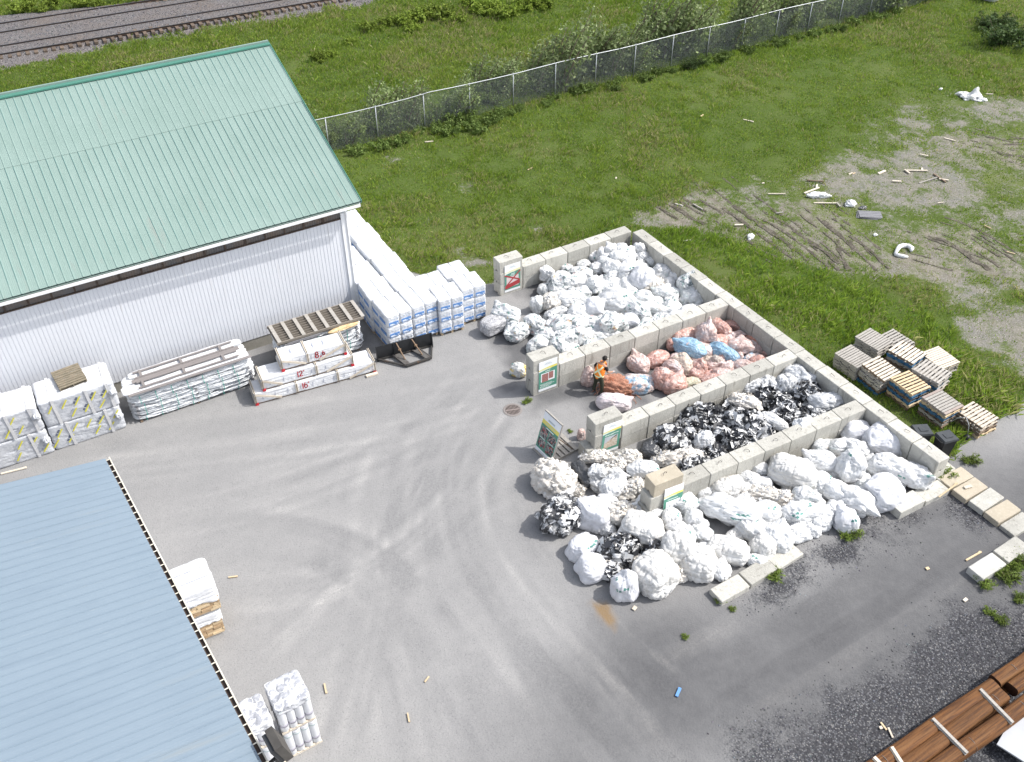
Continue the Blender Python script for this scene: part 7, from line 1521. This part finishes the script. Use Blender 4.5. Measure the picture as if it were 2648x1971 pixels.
for (x_, y_, ln, rot, wd, k, lb) in PLK:
    c = gp(*zd(x_, y_), .06); s_ = CF/depth(c); th = rad(rot); d3 = RH*math.cos(th)+FH*math.sin(th)/math.sin(CP); L_ = ln*.427/s_*np.linalg.norm(d3[:2]); mb = MB(); mb.box((0, 0, 0), (L_*.9, wd*.8, .05))
    if 'stub across each end' in lb: mb.box((-L_/2+.1, -.12, -.01), (.1, .5, .05), rz=.25); mb.box((L_/2-.3, .16, -.01), (.1, .45, .05), rz=-.3)
    o = part('wood_plank', mb, mm[k], None, loc=tuple(c), rot=(rnd.uniform(-.1, .1), rnd.uniform(-.03, .03), math.atan2(d3[1], d3[0]))); tag(o, lb, 'plank', 'wood debris in the field')
def rag(px, py, a, b, c, rz, kind, lb, seed, nm='plastic_scrap', tip=None):
    p = gp(px, py, .05); me = soft(nm, a, b, c, seed, MB_[kind], n=14, e=2.4, low=.35, mid=.25, wr=.12, tip=tip); o = link(nm, me, None, (p[0], p[1], -.02), (0, 0, rz)); tag(o, lb, 'plastic sheet', 'plastic scraps in the field')
rag(*zd(1905,592), .75, .35, .16, -.4, 'clean', 'spread white plastic film heap on the brown dirt, upper right', 1, tip=(.2,.1,.9)); rag(*zd(1845,575), .45, .16, .12, -.6, 'clean', 'white film strip left of the spread film heap', 2); rag(*zd(1945,605), .5, .2, .10, -.7, 'whgrey', 'grey-white film strip right of the spread film heap', 3)
rag(*zd(980,1190), .65, .18, .14, -.55, 'clean', 'striped white bag lying flat in the field', 4); rag(*zd(1168,1235), .36, .30, .14, .5, 'whgrey', 'white bag with a dark patch in the field', 5); rag(*zd(565,1440), .26, .18, .12, .3, 'clean', 'small white bag in the tyre ruts', 6, tip=(-.2,.2,.5)); rag(*zd(1245,1255), .25, .14, .05, 0, 'dkroll', 'dark plastic flake below the white bag with a dark patch', 8); rag(*zd(1715,540), .12, .1, .08, 0, 'clean', 'small white plastic lump left of the film heap', 9); rag(*zd(1320,1422), .12, .1, .06, 0, 'clean', 'white plastic bit in the middle of the ruts', 10)
pts = [gp(*zd(x_, y_), .07) for x_, y_ in ((1440,1535),(1475,1548),(1515,1555))]; mb = MB(); c = gp(*zd(1490,1520), 0)
path = [(1440,1538),(1452,1515),(1465,1495),(1490,1488),(1520,1490),(1540,1505),(1538,1520)]; mb.tube([Vector(gp(*zd(*q), .08)-c) for q in path], [.07,.10,.12,.13,.12,.13,.06], 8); mb.tube([Vector(gp(*zd(*q), .07)-c) for q in ((1437,1540),(1465,1548),(1495,1555),(1518,1556))], [.08,.1,.1,.05], 8); o = part('curled_film_strip', mb, MB_['clean'][0], None, True, loc=tuple(c)); tag(o, 'curled hook-shaped white film strip in the lower field', 'plastic sheet')
p = gp(*zd(1272, 1312), 0); o = thing('grey_sheet_stack', 'small pile of grey corrugated sheets in the field', 'sheet pile', tuple(p), -.75); 
for k in range(3):
    mb = MB(); 
    for j in range(8): mb.box((0, -.28+j*.08, .03+k*.04+(.012 if j % 2 else 0)), (1.15, .08, .012))
    q_ = part('sheet', mb, MGREYB, o, loc=(k*.06, k*.03, 0), rot=(0, 0, k*.05))
DB = [((930*D, 307*D), .5, .09, 'w', .1, 'pale branch stub at the fence foot'), ((1335*D, 386*D), .18, .07, 'w', 1.2, 'tiny white stick in the middle of the grass'), ((1150*D, 365*D), .5, .04, 't', .6, 'dry stem on the grass'), ((740*D, 20*D), 2.2, .07, 'w', .35, 'pale log on the edge of the railway ballast'), ((1470*D, 1500*D), .32, .09, 'b', .9, 'blue plastic strip on the grey asphalt'), ((2055*D, 1062*D), 1.15, .05, 't', .45, 'wood lath lying across the corner kerb block'), ((2098*D, 1055*D), .32, .12, 'w', .2, 'white wood block on the corner kerb block'), ((2092*D, 1300*D), .16, .1, 'w', .4, 'white chip on the asphalt left of the gravel'),
      ((2110*D, 1205*D), .75, .06, 't', .35, 'lath along the edge of the pale grey kerb block'), ((2285, 1878), .26, .05, 't', -1.0, 'tan chip in the gravel near the posts'), ((2278, 1882), .09, .09, 'w', .2, 'white cube chip in the gravel'), ((2303, 1895), .32, .05, 'w', -1.4, 'white splinter in the gravel near the posts'), ((505*D, 1250*D), .3, .05, 't', .1, 'wood sliver right of the upper covered lumber'), ((705*D, 1492*D), .35, .05, 't', -1.1, 'wood sliver on the asphalt in the middle foreground'), ((925*D, 1472*D), .22, .04, 't', .8, 'thin wood sliver in the middle of the yard'), ((885*D, 1555*D), .3, .04, 't', -1.2, 'thin wood sliver in the lower foreground'), ((1375*D, 1318*D), .16, .12, 'w', .7, 'white paper scrap below the upright sack'), ((2010*D, 1232*D), .12, .1, 't', .2, 'tan stone chip in the empty bay'), ((30*D, 1020*D), .9, .08, 'w', .25, 'white lath beside the printed bundles, left edge'), ((2095*D, 920*D+150), .1, .1, 'r', .2, 'red wrapper scrap on the grass by the path')]
mm['b'] = mat('blue_strip', (.12,.27,.55), .5); mm['r'] = mat('red_scrap', (.35,.07,.05), .6)
for (pp, L_, w_2, k, a, lb) in DB:
    zz = .26 if 'corner kerb' in lb else .02; p = gp(pp[0], pp[1], zz+.02)
    mb = MB(); mb.box((0, 0, 0), (L_, w_2, .035)); mb.box((L_*.3, w_2*.3, -.004), (L_*.35, w_2*.5, .025), rz=.2); d3 = RH*math.cos(a)+FH*math.sin(a)/math.sin(CP); o = part('debris_piece', mb, mm[k], None, loc=tuple(p), rot=(0, 0, math.atan2(d3[1], d3[0]))); tag(o, lb, 'debris', 'small debris on the yard')
p = gp(2598, 2, 0); o = thing('white_wrapped_stack', 'white wrapped stack cut by the upper frame edge beyond the field', 'wrapped stack', tuple(p), .2)
for k in range(2): me = soft('wrapped_bundle', 1.0, .7, .7, 400+k, [MWRAPTOP], n=12, e=8); link('wrapped_bundle', me, o, (-.3+k*2.1, .9, 0))
